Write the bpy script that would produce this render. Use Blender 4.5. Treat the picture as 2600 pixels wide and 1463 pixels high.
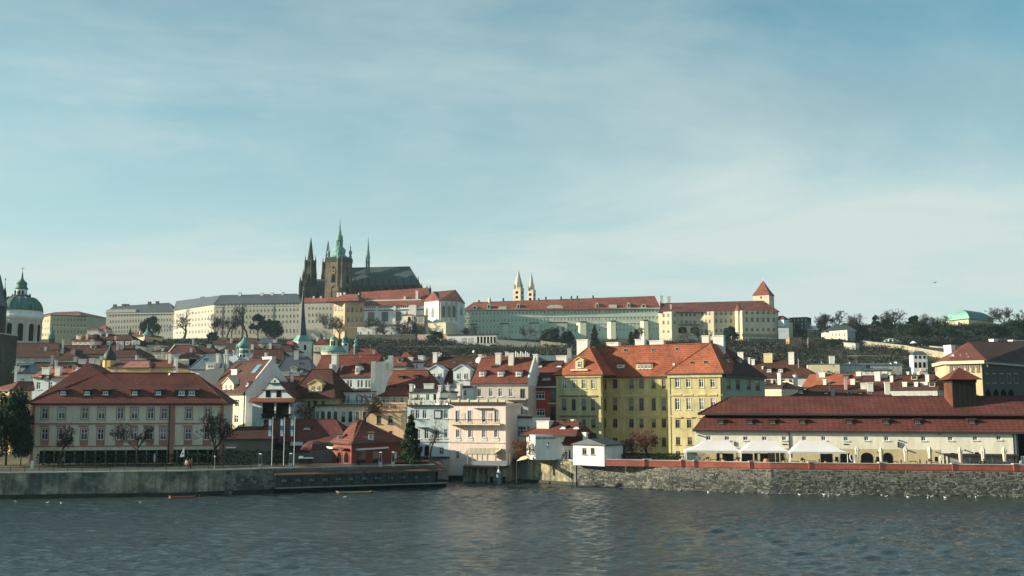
import bpy, math, random
from math import sin, cos, tan, atan2, radians, pi, hypot
from mathutils import Vector, Matrix, noise
for o in list(bpy.data.objects): bpy.data.objects.remove(o)
scn = bpy.context.scene
COL = scn.collection
RN = random.Random(11)

# ---------------------------------------------------------------- camera
F, CX, CY, HZ, HC = 2500.0, 1300.0, 731.5, 1023.0, 14.0     # the eye stands on a bridge deck 14 m above the river
PITCH = math.atan((HZ - CY) / F)
cam = bpy.data.cameras.new('camera'); camo = bpy.data.objects.new('camera', cam); COL.objects.link(camo)
cam.sensor_width = 36.0; cam.lens = 36.0 * F / 2600.0
cam.clip_start = 0.5; cam.clip_end = 20000
camo.location = (0, 0, HC); camo.rotation_euler = (pi / 2 + PITCH, 0, 0)
scn.camera = camo

# ---------------------------------------------------------------- sky, sun, exposure
OFX, OFY = 33.1, 14.2
VA, VB = 0.55, 0.85
SUN_EL, SUN_AZ = radians(18), radians(87)      # azimuth measured from -Y (behind the camera) towards -X (left)
sdir = Vector((-sin(SUN_AZ) * cos(SUN_EL), -cos(SUN_AZ) * cos(SUN_EL), sin(SUN_EL)))   # towards the sun
sl = bpy.data.lights.new('sun', 'SUN'); sl.energy = 5.0; sl.angle = radians(0.5); sl.color = (1.0, 0.87, 0.66)
so = bpy.data.objects.new('sun', sl); COL.objects.link(so)
so.rotation_euler = sdir.to_track_quat('Z', 'Y').to_euler()
W = bpy.data.worlds.new('World'); scn.world = W; W.use_nodes = True
nt = W.node_tree; nt.nodes.clear()
def wn(t, **k):
    n = nt.nodes.new(t)
    for a, b in k.items(): setattr(n, a, b)
    return n
def wm(op, a, b=None, clamp=False):
    n = wn('ShaderNodeMath', operation=op); n.use_clamp = clamp
    for i, x in enumerate((a, b)):
        if x is None: continue
        if isinstance(x, (int, float)): n.inputs[i].default_value = x
        else: nt.links.new(x, n.inputs[i])
    return n.outputs[0]
sky = wn('ShaderNodeTexSky'); sky.sky_type = 'NISHITA'; sky.sun_disc = False
sky.sun_elevation = SUN_EL; sky.sun_rotation = math.atan2(sdir.x, sdir.y)
sky.altitude = 250; sky.air_density = 1.0; sky.dust_density = 0.6; sky.ozone_density = 2.6
tc = wn('ShaderNodeTexCoord'); sep = wn('ShaderNodeSeparateXYZ'); nt.links.new(tc.outputs['Generated'], sep.inputs[0])
zc = wm('MAXIMUM', sep.outputs[2], 0.0)
den = wm('ADD', zc, 0.10)
cu = wm('DIVIDE', sep.outputs[0], den); cv = wm('DIVIDE', sep.outputs[1], den)
def cloud(sx, sy, rot, scale, detail, rough, lo, hi, off):
    cmb = wn('ShaderNodeCombineXYZ'); nt.links.new(cu, cmb.inputs[0]); nt.links.new(cv, cmb.inputs[1])
    mp = wn('ShaderNodeMapping'); mp.inputs['Scale'].default_value = (sx, sy, 1); mp.inputs['Rotation'].default_value = (0, 0, rot)
    mp.inputs['Location'].default_value = off
    nt.links.new(cmb.outputs[0], mp.inputs[0])
    no = wn('ShaderNodeTexNoise'); no.inputs['Scale'].default_value = scale; no.inputs['Detail'].default_value = detail
    no.inputs['Roughness'].default_value = rough; no.inputs['Distortion'].default_value = 0.5
    nt.links.new(mp.outputs[0], no.inputs[0])
    mr = wn('ShaderNodeMapRange'); mr.interpolation_type = 'SMOOTHSTEP'
    mr.inputs[1].default_value = lo; mr.inputs[2].default_value = hi
    nt.links.new(no.outputs[0], mr.inputs[0])
    return mr.outputs[0]
c1 = cloud(0.45, 0.60, -0.6, 0.85, 9, 0.62, 0.36, 0.72, (OFX, OFY, 0))     # thin high veil
c2 = cloud(0.20, 1.0, 0.08, 0.55, 7, 0.58, 0.50, 0.72, (5.0, 2.2, 0))      # flat grey streaks
lowv = wn('ShaderNodeMapRange'); lowv.inputs[1].default_value = 0.46; lowv.inputs[2].default_value = 0.02
lowv.interpolation_type = 'SMOOTHSTEP'
nt.links.new(zc, lowv.inputs[0])                                          # the veil thickens towards the horizon
veil = wm('ADD', wm('MULTIPLY', c1, VA), wm('MULTIPLY', lowv.outputs[0], VB), True)
tint = wn('ShaderNodeMix', data_type='RGBA', blend_type='MULTIPLY'); tint.inputs[0].default_value = 1
nt.links.new(sky.outputs[0], tint.inputs[6]); tint.inputs[7].default_value = (0.54, 1.38, 1.18, 1)
m1 = wn('ShaderNodeMix', data_type='RGBA'); nt.links.new(veil, m1.inputs[0]); nt.links.new(tint.outputs[2], m1.inputs[6])
m1.inputs[7].default_value = (5.6, 6.55, 6.4, 1)
m2 = wn('ShaderNodeMix', data_type='RGBA'); nt.links.new(wm('MULTIPLY', c2, 0.72), m2.inputs[0]); nt.links.new(m1.outputs[2], m2.inputs[6])
m2.inputs[7].default_value = (2.9, 4.1, 4.5, 1)
bg = wn('ShaderNodeBackground'); bg.inputs[1].default_value = 0.060
nt.links.new(m2.outputs[2], bg.inputs[0])
wo = wn('ShaderNodeOutputWorld'); nt.links.new(bg.outputs[0], wo.inputs[0])
vs = scn.view_settings
vs.view_transform = 'Standard'; vs.look = 'None'; vs.gamma = 1; vs.use_curve_mapping = False
vs.exposure = 0.95
scn.render.engine = 'CYCLES'
scn.cycles.max_bounces = 5; scn.cycles.diffuse_bounces = 3; scn.cycles.glossy_bounces = 2
scn.cycles.use_adaptive_sampling = True

# ---------------------------------------------------------------- pixel rays of the photograph -> points of the place
_cp, _sp = cos(PITCH), sin(PITCH)
def ray(px, py):
    v = CY - py
    return Vector((px - CX, F * _cp - v * _sp, F * _sp + v * _cp))
def U(px, py, Y):
    d = ray(px, py); t = Y / d.y
    return Vector((d.x * t, Y, HC + d.z * t))
def G(px, py, z=0.0):
    d = ray(px, py); t = (z - HC) / d.z
    return Vector((d.x * t, d.y * t, z))
def lerp_tab(tab, x):
    if x <= tab[0][0]: return tab[0][1]
    for (a, b), (c, d) in zip(tab, tab[1:]):
        if x <= c: return b + (d - b) * (x - a) / (c - a)
    return tab[-1][1]
GZ = 3.75
TZ = [(185, 3.75), (300, 6), (430, 11), (500, 19), (560, 29), (640, 42), (720, 53), (790, 62), (830, 68), (900, 70), (1300, 72), (6000, 80)]
def tz(Y): return lerp_tab(TZ, Y)
def sst(x): x = min(1, max(0, x)); return x * x * (3 - 2 * x)
def th(x, Y):
    # height of the ground: the slope, a higher hill at the right, small humps
    return tz(Y) + 7 * sst((x / max(Y, 1) - .27) / .08) * sst((Y - 740) / 90) + (1.6 * noise.noise(Vector((x * .013, Y * .013, 1))) * min(1, (Y - 450) / 80) if Y > 450 else 0)
def hillY(px, py, lo=470, hi=835):
    # distance at which the sight line of a pixel meets the slope
    best = (1e9, lo)
    for Y in range(lo, hi, 5):
        p = U(px, py, Y); d = abs(p.z - th(p.x, Y))
        if d < best[0]: best = (d, Y)
    return best[1]

# ---------------------------------------------------------------- objects and meshes
def tag(o, label=None, cat=None, group=None, kind=None):
    if label: o['label'] = label
    if cat: o['category'] = cat
    if group: o['group'] = group
    if kind or cat: o['kind'] = kind or 'thing'
    return o
def E(name, loc, rz=0.0):
    o = bpy.data.objects.new(name, None); COL.objects.link(o); o.empty_display_size = 0.2
    o.location = loc; o.rotation_euler = (0, 0, rz); return o
def obj(name, me, parent=None, loc=None, rz=None):
    o = bpy.data.objects.new(name, me); COL.objects.link(o)
    if parent is not None: o.parent = parent
    if loc is not None: o.location = loc
    if rz is not None: o.rotation_euler = (0, 0, rz)
    return o
class MB:
    def __init__(s): s.v = []; s.f = []; s.m = []
    def face(s, pts, m=0):
        i = len(s.v); s.v += [tuple(p) for p in pts]; s.f.append(tuple(range(i, i + len(pts)))); s.m.append(m)
    def idx(s, vs, fs, m=0):
        i = len(s.v); s.v += [tuple(p) for p in vs]
        for f in fs: s.f.append(tuple(i + k for k in f)); s.m.append(m)
    def box(s, x0, x1, y0, y1, z0, z1, m=0):
        s.idx([(x0, y0, z0), (x1, y0, z0), (x1, y1, z0), (x0, y1, z0), (x0, y0, z1), (x1, y0, z1), (x1, y1, z1), (x0, y1, z1)],
              [(3, 2, 1, 0), (4, 5, 6, 7), (0, 1, 5, 4), (1, 2, 6, 5), (2, 3, 7, 6), (3, 0, 4, 7)], m)
    def extr(s, poly, vec, m=0):
        n = len(poly); vec = Vector(vec)
        a = [Vector(p) for p in poly]; b = [p + vec for p in a]
        s.idx(a + b, [tuple(range(n)), tuple(range(2 * n - 1, n - 1, -1))] + [(i, (i + 1) % n, n + (i + 1) % n, n + i) for i in range(n)], m)
    def tube(s, p0, p1, r0, r1=None, n=6, m=0, cap=True):
        if r1 is None: r1 = r0
        p0 = Vector(p0); p1 = Vector(p1); d = (p1 - p0)
        if d.length < 1e-6: return
        d.normalize(); a = d.orthogonal().normalized(); b = d.cross(a)
        c = [(cos(2 * pi * i / n), sin(2 * pi * i / n)) for i in range(n)]
        vs = [p0 + (a * x + b * y) * r0 for x, y in c] + [p1 + (a * x + b * y) * r1 for x, y in c]
        fs = [(i, (i + 1) % n, n + (i + 1) % n, n + i) for i in range(n)]
        if cap: fs += [tuple(range(n - 1, -1, -1)), tuple(range(n, 2 * n))]
        s.idx(vs, fs, m)
    def lathe(s, cx, cy, prof, n=16, m=0, rot=0.0, sx=1.0):
        k = len(prof); vs = []
        for r, z in prof:
            for i in range(n):
                a = rot + 2 * pi * i / n
                vs.append((cx + r * cos(a) * sx, cy + r * sin(a), z))
        fs = []
        for j in range(k - 1):
            for i in range(n):
                fs.append((j * n + i, j * n + (i + 1) % n, (j + 1) * n + (i + 1) % n, (j + 1) * n + i))
        fs.append(tuple(range(n - 1, -1, -1))); fs.append(tuple(range((k - 1) * n, k * n)))
        s.idx(vs, fs, m)
    def mesh(s, name, mats, smooth=False):
        me = bpy.data.meshes.new(name); me.from_pydata(s.v, [], s.f)
        for m in (mats if isinstance(mats, (list, tuple)) else [mats]): me.materials.append(m)
        me.polygons.foreach_set('material_index', s.m)
        if smooth: me.polygons.foreach_set('use_smooth', [True] * len(s.f))
        me.update(); return me
    def build(s, name, mats, parent=None, loc=None, rz=None, smooth=False):
        return obj(name, s.mesh(name, mats, smooth), parent, loc, rz)

# ---------------------------------------------------------------- procedural materials
_mats = {}
def mat(name, col, rough=0.85, var=0.18, vs=0.35, fine=0.12, fs=4.0, streak=0.0, bump=0.0, bs=6.0, rows=0.0, cols=0.0,
        metal=0.0, spec=0.4, rnd=0.0, col2=None, c2s=0.5, c2lo=0.5, c2hi=0.65, curt=None):
    if name in _mats: return _mats[name]
    M = bpy.data.materials.new(name); M.use_nodes = True; t = M.node_tree; N = t.nodes; Lk = t.links
    p = N['Principled BSDF']; p.inputs['Roughness'].default_value = rough; p.inputs['Metallic'].default_value = metal
    p.inputs['Specular IOR Level'].default_value = spec
    tcn = N.new('ShaderNodeTexCoord')
    def noi(scale, det=4, vec=None, sc=None):
        n = N.new('ShaderNodeTexNoise'); n.inputs['Scale'].default_value = scale; n.inputs['Detail'].default_value = det
        n.inputs['Roughness'].default_value = 0.6
        if sc:
            mp = N.new('ShaderNodeMapping'); mp.inputs['Scale'].default_value = sc
            Lk.new(tcn.outputs['Object'], mp.inputs[0]); Lk.new(mp.outputs[0], n.inputs[0])
        else: Lk.new(tcn.outputs['Object'], n.inputs[0])
        return n.outputs[0]
    def math_(op, a, b):
        n = N.new('ShaderNodeMath'); n.operation = op
        for i, x in enumerate((a, b)):
            if isinstance(x, (int, float)): n.inputs[i].default_value = x
            else: Lk.new(x, n.inputs[i])
        return n.outputs[0]
    def rng(x, a, b, lo=0.3, hi=0.7):
        n = N.new('ShaderNodeMapRange'); n.inputs[1].default_value = lo; n.inputs[2].default_value = hi
        n.inputs[3].default_value = a; n.inputs[4].default_value = b; Lk.new(x, n.inputs[0]); return n.outputs[0]
    f = rng(noi(vs), 1 - var, 1 + var)
    if fine: f = math_('MULTIPLY', f, rng(noi(fs, 3), 1 - fine, 1 + fine))
    if streak: f = math_('MULTIPLY', f, rng(noi(1.0, 5, sc=(1.6, 1.6, 0.12)), 1 - streak, 1 + streak * 0.4))
    hgt = None
    if rows or cols:
        sx = N.new('ShaderNodeSeparateXYZ'); Lk.new(tcn.outputs['Object'], sx.inputs[0])
        if rows:
            w = math_('FRACT', math_('MULTIPLY', sx.outputs[2], 1 / rows), 0)
            f = math_('MULTIPLY', f, rng(w, 0.74, 1.1, 0.0, 0.6)); hgt = w
        if cols:
            w = math_('SINE', math_('MULTIPLY', sx.outputs[0], 2 * pi / cols), 0)
            f = math_('MULTIPLY', f, rng(w, 0.86, 1.08, -1, 1))
    if rnd:
        oi = N.new('ShaderNodeObjectInfo'); f = math_('MULTIPLY', f, rng(oi.outputs['Random'], 1 - rnd, 1 + rnd, 0, 1))
    base = N.new('ShaderNodeRGB'); base.outputs[0].default_value = (*col, 1); c = base.outputs[0]
    if col2:
        mx = N.new('ShaderNodeMix'); mx.data_type = 'RGBA'
        mr = rng(noi(c2s, 6), 0, 1, c2lo, c2hi); Lk.new(mr, mx.inputs[0]); Lk.new(c, mx.inputs[6]); mx.inputs[7].default_value = (*col2, 1)
        c = mx.outputs[2]
    if curt:      # some panes have a pale curtain or blind behind them
        oj = N.new('ShaderNodeObjectInfo'); sp_ = N.new('ShaderNodeSeparateXYZ'); Lk.new(tcn.outputs['Object'], sp_.inputs[0])
        on_ = rng(math_('FRACT', math_('MULTIPLY', oj.outputs['Random'], 7.31), 0), 0, 1, 0.62, 0.66); up_ = rng(math_('SUBTRACT', sp_.outputs[2], math_('MULTIPLY', oj.outputs['Random'], 1.6)), 0, 1, -.05, .05)
        mc = N.new('ShaderNodeMix'); mc.data_type = 'RGBA'; Lk.new(math_('MULTIPLY', on_, up_), mc.inputs[0]); Lk.new(c, mc.inputs[6]); mc.inputs[7].default_value = (*curt, 1); c = mc.outputs[2]
    mul = N.new('ShaderNodeVectorMath'); mul.operation = 'SCALE'; Lk.new(c, mul.inputs[0]); Lk.new(f, mul.inputs['Scale'])
    Lk.new(mul.outputs[0], p.inputs['Base Color'])
    if bump:
        h = noi(bs, 5)
        if hgt is not None: h = math_('ADD', h, math_('MULTIPLY', hgt, 1.5))
        b = N.new('ShaderNodeBump'); b.inputs['Strength'].default_value = bump; b.inputs['Distance'].default_value = 0.12
        Lk.new(h, b.inputs['Height']); Lk.new(b.outputs[0], p.inputs['Normal'])
    _mats[name] = M; return M
def plaster(n, c, **k):
    d = dict(rough=0.9, var=0.10, vs=0.22, fine=0.07, fs=2.5, streak=0.16, bump=0.15, bs=5, spec=0.2); d.update(k); return mat('plaster_' + n, c, **d)
def tiles(n, c, **k):
    d = dict(rough=0.85, var=0.26, vs=0.22, fine=0.34, fs=3.2, rows=0.42, bump=0.6, bs=7, spec=0.25, col2=tuple(v * .55 + .012 for v in c), c2s=0.35, c2lo=.50, c2hi=.72); d.update(k); return mat('tiles_' + n, c, **d)

M_white = plaster('white', (0.68, 0.68, 0.64)); M_cream = plaster('cream', (0.66, 0.58, 0.40)); M_beige = plaster('beige', (0.68, 0.62, 0.48))
M_yellow = plaster('yellow', (0.50, 0.45, 0.245), col2=(0.40, 0.365, 0.20), c2s=0.25, streak=0.28, var=.14); M_yellow_shade = plaster('green', (0.27, 0.37, 0.27))
M_pink = plaster('pink', (0.78, 0.63, 0.55)); M_peach = plaster('peach', (0.72, 0.50, 0.31)); M_pale = plaster('paleblue', (0.62, 0.68, 0.69))
M_pinkgrey = plaster('pinkgrey', (0.52, 0.46, 0.41)); M_grey = plaster('grey', (0.42, 0.43, 0.40)); M_red = plaster('red', (0.36, 0.07, 0.04))
M_trim = plaster('red_trim', (0.42, 0.19, 0.16)); M_ochre = plaster('ochre', (0.62, 0.45, 0.20)); M_rose = plaster('rose', (0.55, 0.37, 0.33))
M_castle = plaster('castle', (0.46, 0.445, 0.375), vs=0.05, fs=0.6, bs=1.5); M_palace = plaster('palace', (0.56, 0.63, 0.52), vs=0.05, fs=0.5)
M_palace2 = plaster('palace_trim', (0.60, 0.62, 0.48), vs=0.06); M_tower = plaster('tower', (0.64, 0.55, 0.42), vs=0.08, fs=0.8)
M_lob = plaster('lobk', (0.60, 0.53, 0.38), vs=0.06, fs=0.7)
T_red = tiles('red', (0.175, 0.056, 0.038)); T_bright = tiles('bright', (0.30, 0.095, 0.052)); T_dark = tiles('dark', (0.070, 0.029, 0.023))
T_brown = tiles('brown', (0.135, 0.041, 0.031)); T_mar = tiles('maroon', (0.115, 0.036, 0.028), cols=0.9)
T_far = tiles('far', (0.21, 0.065, 0.048), rows=0, vs=0.06, fs=0.5); T_fard = tiles('far_dark', (0.14, 0.052, 0.045), rows=0, vs=0.06, fs=0.5)
T_slate = mat('slate', (0.060, 0.075, 0.090), rough=0.55, var=0.2, vs=0.06, fine=0.2, fs=0.6, spec=0.5)
T_slate2 = mat('slate_choir', (0.050, 0.078, 0.080), rough=0.6, var=0.25, vs=0.07, fine=0.25, fs=0.5, streak=0.2)
T_metal = mat('roof_metal', (0.10, 0.14, 0.155), rough=0.5, var=0.15, cols=0.7, spec=0.5)
M_copper = mat('copper', (0.15, 0.32, 0.265), rough=0.7, var=0.22, vs=0.3, fine=0.15, streak=0.3)
M_copperd = mat('copper_dark', (0.07, 0.17, 0.15), rough=0.7, var=0.25, vs=0.25, fine=0.15, streak=0.35)
M_soot = mat('sooty_stone', (0.052, 0.050, 0.041), rough=0.95, var=0.4, vs=0.12, fine=0.35, fs=0.9, streak=0.3)
M_sand = mat('sandstone', (0.135, 0.108, 0.072), rough=0.95, var=0.35, vs=0.1, fine=0.3, fs=0.7, streak=0.4, col2=(0.10, 0.08, 0.055), c2s=0.12)
M_dark = mat('dark_paint', (0.022, 0.024, 0.024), rough=0.6, var=0.2); M_frame = mat('window_paint', (0.68, 0.69, 0.66), rough=0.5, var=0.05, fine=0.03)
M_framed = mat('window_dark', (0.13, 0.12, 0.10), rough=0.6, var=0.1)
M_gutter = mat('gutter', (0.035, 0.030, 0.028), rough=0.6, var=0.2)
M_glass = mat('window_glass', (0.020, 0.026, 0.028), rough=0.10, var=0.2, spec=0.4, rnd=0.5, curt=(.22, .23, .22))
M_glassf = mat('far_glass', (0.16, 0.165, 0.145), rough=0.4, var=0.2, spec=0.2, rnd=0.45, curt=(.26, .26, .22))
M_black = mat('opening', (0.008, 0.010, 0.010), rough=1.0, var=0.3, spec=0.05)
M_chim = plaster('chimney', (0.72, 0.70, 0.64), streak=0.25)
M_metal = mat('zinc', (0.30, 0.34, 0.36), rough=0.45, var=0.1, metal=0.3)
M_white2 = mat('white_paint', (0.78, 0.78, 0.76), rough=0.6, var=0.04, fine=0.03)
M_canvas = mat('canvas', (0.70, 0.67, 0.66), rough=0.9, var=0.05, fine=0.04)
M_umb = mat('umbrella_cloth', (0.60, 0.54, 0.44), rough=0.9, var=0.10, streak=0.2)
M_wood = mat('dark_wood', (0.016, 0.012, 0.010), rough=0.8, var=0.3, streak=0.3)
M_wood_lit = mat('lit_wood', (0.13, 0.045, 0.022), rough=0.8, var=0.45, vs=0.6, streak=0.4)
M_brick = mat('red_brick', (0.30, 0.085, 0.060), rough=0.9, var=0.25, vs=0.3, fine=0.25, fs=5)
M_bark = mat('bark', (0.050, 0.042, 0.033), rough=0.95, var=0.2, spec=0.1)
M_twig = mat('twigs', (0.050, 0.045, 0.038), rough=0.95, var=0.25, spec=0.1, rnd=0.25)
M_twigr = mat('reddish_twigs', (0.14, 0.070, 0.050), rough=0.95, var=0.25, spec=0.1)
M_leaf = mat('evergreen', (0.020, 0.040, 0.022), rough=0.9, var=0.35, vs=0.5, fine=0.2, spec=0.15, rnd=0.2)
M_brush = mat('winter_scrub', (0.075, 0.072, 0.052), rough=0.95, var=0.4, vs=0.03, fine=0.3, fs=0.4, spec=0.1, col2=(0.085, 0.068, 0.048), c2s=0.03)
M_ground = mat('ground_earth', (0.060, 0.062, 0.040), rough=0.95, var=0.35, vs=0.02, fine=0.3, fs=0.25, spec=0.1, col2=(0.10, 0.088, 0.058), c2s=0.015)
M_pave = mat('paving', (0.042, 0.046, 0.036), rough=0.95, var=0.35, vs=.15, fine=.2)
M_stone = mat('wall_stone', (0.25, 0.24, 0.19), rough=0.95, var=0.35, vs=0.7, fine=0.35, fs=5, spec=0.15, rnd=0.12, col2=(0.15, 0.16, 0.15), c2s=0.8, c2lo=0.4, c2hi=0.7)
M_mortar = mat('mortar', (0.17, 0.165, 0.13), rough=0.98, var=0.3, vs=0.3, fine=0.3, streak=0.3, spec=0.1)
M_render = mat('old_render', (0.31, 0.29, 0.22), rough=0.97, var=0.4, vs=0.18, fine=0.3, fs=1.6, streak=0.5, spec=0.1, col2=(0.10, 0.115, 0.10), c2s=0.22, c2lo=0.45, c2hi=0.62)
M_quay = mat('quay_render', (0.42, 0.37, 0.24), rough=0.97, var=0.3, vs=0.3, fine=0.3, fs=2, streak=0.6, spec=0.1, col2=(0.12, 0.12, 0.10), c2s=0.35, c2lo=0.5, c2hi=0.68)
M_terr = mat('terrace_wall', (0.36, 0.32, 0.22), rough=0.95, var=0.25, vs=0.1, fine=0.2, fs=0.8, streak=0.3)
M_skin = mat('skin', (0.50, 0.30, 0.21), rough=0.6, var=0.05)
M_green_metal = mat('terracotta', (0.45, 0.19, 0.11), rough=0.85, var=0.15)
# ---------------------------------------------------------------- windows
_wm = {}
def win_mesh(Wd, H, st, fr, sur, near):
    k = (Wd, H, st, fr.name, sur.name if sur else None, near)
    if k in _wm: return _wm[k]
    m = MB(); a = Wd / 2; t = min(0.12, Wd * 0.12) if near else min(0.16, Wd * 0.14); y0, y1 = 0.06, 0.14
    m.box(-a, -a + t, y0, y1, 0, H); m.box(a - t, a, y0, y1, 0, H); m.box(-a + t, a - t, y0, y1, 0, t); m.box(-a + t, a - t, y0, y1, H - t, H)
    b = t * 0.8
    if st in ('cross', 'two', 'tall'): m.box(-b / 2, b / 2, y0 + 0.01, y1 - 0.01, t, H - t)
    if st == 'three':
        for x in (-Wd / 6, Wd / 6): m.box(x - b / 2, x + b / 2, y0 + 0.01, y1 - 0.01, t, H - t)
    if st in ('cross', 'three'): m.box(-a + t, a - t, y0 + 0.02, y1 - 0.02, H * 0.62 - b / 2, H * 0.62 + b / 2)
    if st == 'tall': m.box(-a + t, a - t, y0 + 0.02, y1 - 0.02, H * 0.72 - b / 2, H * 0.72 + b / 2)
    if sur:
        w = min(0.15, Wd * 0.14); p = -0.05
        m.box(-a - w, -a - 0.002, p, 0.03, 0, H, 1); m.box(a + 0.002, a + w, p, 0.03, 0, H, 1)
        m.box(-a - w, a + w, p - 0.004, 0.03, H + 0.002, H + w, 1)
    m.box(-a - 0.18, a + 0.18, -0.14, 0.05, -0.12, -0.004, 1 if sur else 0)
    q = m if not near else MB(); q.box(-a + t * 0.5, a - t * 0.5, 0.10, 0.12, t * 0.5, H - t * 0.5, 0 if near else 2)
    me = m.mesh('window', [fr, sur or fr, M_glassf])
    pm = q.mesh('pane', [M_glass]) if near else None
    _wm[k] = (me, pm); return _wm[k]
def arch_pts(w, h, x=0, z=0, n=8, point=False, rise=None):
    a = w / 2; r = rise if rise is not None else (a if not point else a * 1.5); zs = z + h - r
    P = [(x - a, z), (x + a, z)]
    for i in range(n + 1):
        th = pi * i / n
        if point: xx = a * cos(th); zz = r * (1 - abs(cos(th)) ** 1.6)
        else: xx = a * cos(th); zz = r * sin(th)
        P.append((x + xx, zs + zz))
    return P

# ---------------------------------------------------------------- buildings
class B:
    def __init__(s, name, label, cat, pts, top, depth=12.0, zb=None, py=None, group=None):
        py = top if py is None else py
        P = [U(a, py, Y) for a, Y in pts]; a, b = P[0], P[-1]
        s.yaw = atan2(b.y - a.y, b.x - a.x); s.z0 = tz(a.y) if zb is None else zb
        s.o = Vector((a.x, a.y, s.z0)); s.ri = Matrix.Rotation(-s.yaw, 3, 'Z')
        s.root = tag(E(name, s.o, s.yaw), label, cat, group)
        s.c = [(s.ri @ (p - s.o)).xy for p in P]; s.L = s.c[-1].x; s.D = depth
        s.fp = s.c + [Vector((s.L, depth)), Vector((0, depth))]
        s.holes = {}; s.slope = None; s.skirt = 1.5
        s.h = s.ed(pts[0][0], top, 0)[1]
        s.mp = s.o.y / F                      # metres per photograph pixel at this distance
    def lray(s, px, py): return s.ri @ (Vector((0, 0, HC)) - s.o), s.ri @ ray(px, py)
    def plane(s, px, py, P, n):
        o, d = s.lray(px, py); P = Vector(P); n = Vector(n); t = (P - o).dot(n) / d.dot(n); return o + d * t
    def at(s, px, py, v=0.0):
        q = s.plane(px, py, (0, v, 0), (0, 1, 0)); return q.x, q.z
    def ed(s, px, py, e=0, off=0.0):
        p, q = s.fp[e], s.fp[(e + 1) % len(s.fp)]; d = (q - p).normalized(); n = Vector((-d.y, d.x))
        X = s.plane(px, py, (p.x + n.x * off, p.y + n.y * off, 0), (n.x, n.y, 0))
        return (X.xy - p).dot(d), X.z
    def epos(s, e, t, off=0.0):
        p, q = s.fp[e], s.fp[(e + 1) % len(s.fp)]; d = (q - p).normalized(); n = Vector((-d.y, d.x))
        r = p + d * t + n * off; return r, atan2(d.y, d.x)
    def win(s, px, py, w, h, e=0, st='cross', near=False, fr=None, sur=None, pane=True, name='window'):
        t0, z0 = s.ed(px - w / 2, py + h / 2, e); t1, _ = s.ed(px + w / 2, py + h / 2, e); _, z1 = s.ed(px, py - h / 2, e)
        tcn = (t0 + t1) / 2; Wd = max(0.3, round(abs(t1 - t0), 1)); H = max(0.3, round(z1 - z0, 1))
        s.holes.setdefault(e, []).append((tcn - Wd / 2, tcn + Wd / 2, z0, z0 + H))
        me, pm = win_mesh(Wd, H, st, fr or M_frame, sur, near)
        r, an = s.epos(e, tcn)
        o = obj(name, me, s.root, (r.x, r.y, z0), an)
        if pm: obj('pane', pm, o)
        return o
    def wins(s, pxs, py, w, h, **k):
        for i, px in enumerate(pxs): s.win(px, py[i] if isinstance(py, (list, tuple)) else py, w, h, **k)
    def walls(s, m, name='wall', z1=None, back=True):
        mb = MB(); h = s.h if z1 is None else z1; n = len(s.fp)
        for e in range(n):
            p, q = s.fp[e], s.fp[(e + 1) % n]; d = q - p; Ln = d.length
            if Ln < 1e-4: continue
            d = d / Ln; nn = Vector((-d.y, d.x))
            H = s.holes.get(e, [])
            zs = sorted({-s.skirt, h} | {z for q_ in H for z in (q_[2], q_[3]) if -s.skirt < z < h})
            for z0, z1_ in zip(zs, zs[1:]):
                zm = (z0 + z1_) / 2
                hs = sorted((a, b) for a, b, c, dd in H if c < zm < dd); x = 0.0; spans = []
                for a, b in hs:
                    if a > x: spans.append((x, a))
                    x = max(x, b)
                if x < Ln: spans.append((x, Ln))
                for a, b in spans:
                    A = p + d * a; Bq = p + d * b
                    mb.face([(A.x, A.y, z0), (Bq.x, Bq.y, z0), (Bq.x, Bq.y, z1_), (A.x, A.y, z1_)])
            for a, b, c, dd in H:
                A = p + d * a; Bq = p + d * b; A2 = A + nn * 0.3; B2 = Bq + nn * 0.3
                mb.face([(A.x, A.y, c), (A2.x, A2.y, c), (A2.x, A2.y, dd), (A.x, A.y, dd)])
                mb.face([(Bq.x, Bq.y, c), (Bq.x, Bq.y, dd), (B2.x, B2.y, dd), (B2.x, B2.y, c)])
                mb.face([(A.x, A.y, dd), (A2.x, A2.y, dd), (B2.x, B2.y, dd), (Bq.x, Bq.y, dd)])
                mb.face([(A.x, A.y, c), (Bq.x, Bq.y, c), (B2.x, B2.y, c), (A2.x, A2.y, c)])
                mb.face([(A2.x, A2.y, c), (B2.x, B2.y, c), (B2.x, B2.y, dd), (A2.x, A2.y, dd)])
        mb.face([(q.x, q.y, h) for q in s.fp])
        return mb.build(name, [m], s.root)
    def band(s, py0, py1, m, e=0, proud=0.12, px=None, name='string_course', ext=0.0, a=None, b=None):
        pp, qq = s.fp[e], s.fp[(e + 1) % len(s.fp)]; Ln = (qq - pp).length
        ref = px if px is not None else None
        if ref is None:
            # reference pixel: the start of the edge
            w = s.root_pt(pp); ref = w
        _, z1 = s.ed(ref, py0, e); _, z0 = s.ed(ref, py1, e)
        return s.zband(z0, z1, m, e, proud, name, ext, a, b)
    def root_pt(s, p):
        w = Matrix.Rotation(s.yaw, 3, 'Z') @ Vector((p.x, p.y, 0)) + s.o
        return CX + w.x / w.y * F * 1.0
    def zband(s, z0, z1, m, e=0, proud=0.12, name='string_course', ext=0.0, a=None, b=None):
        pp, qq = s.fp[e], s.fp[(e + 1) % len(s.fp)]; Ln = (qq - pp).length
        mb = MB(); mb.box(-ext if a is None else a, (Ln + ext) if b is None else b, -proud, 0.05, z0, z1)
        r, an = s.epos(e, 0); return mb.build(name, [m], s.root, (r.x, r.y, 0), an)
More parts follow.
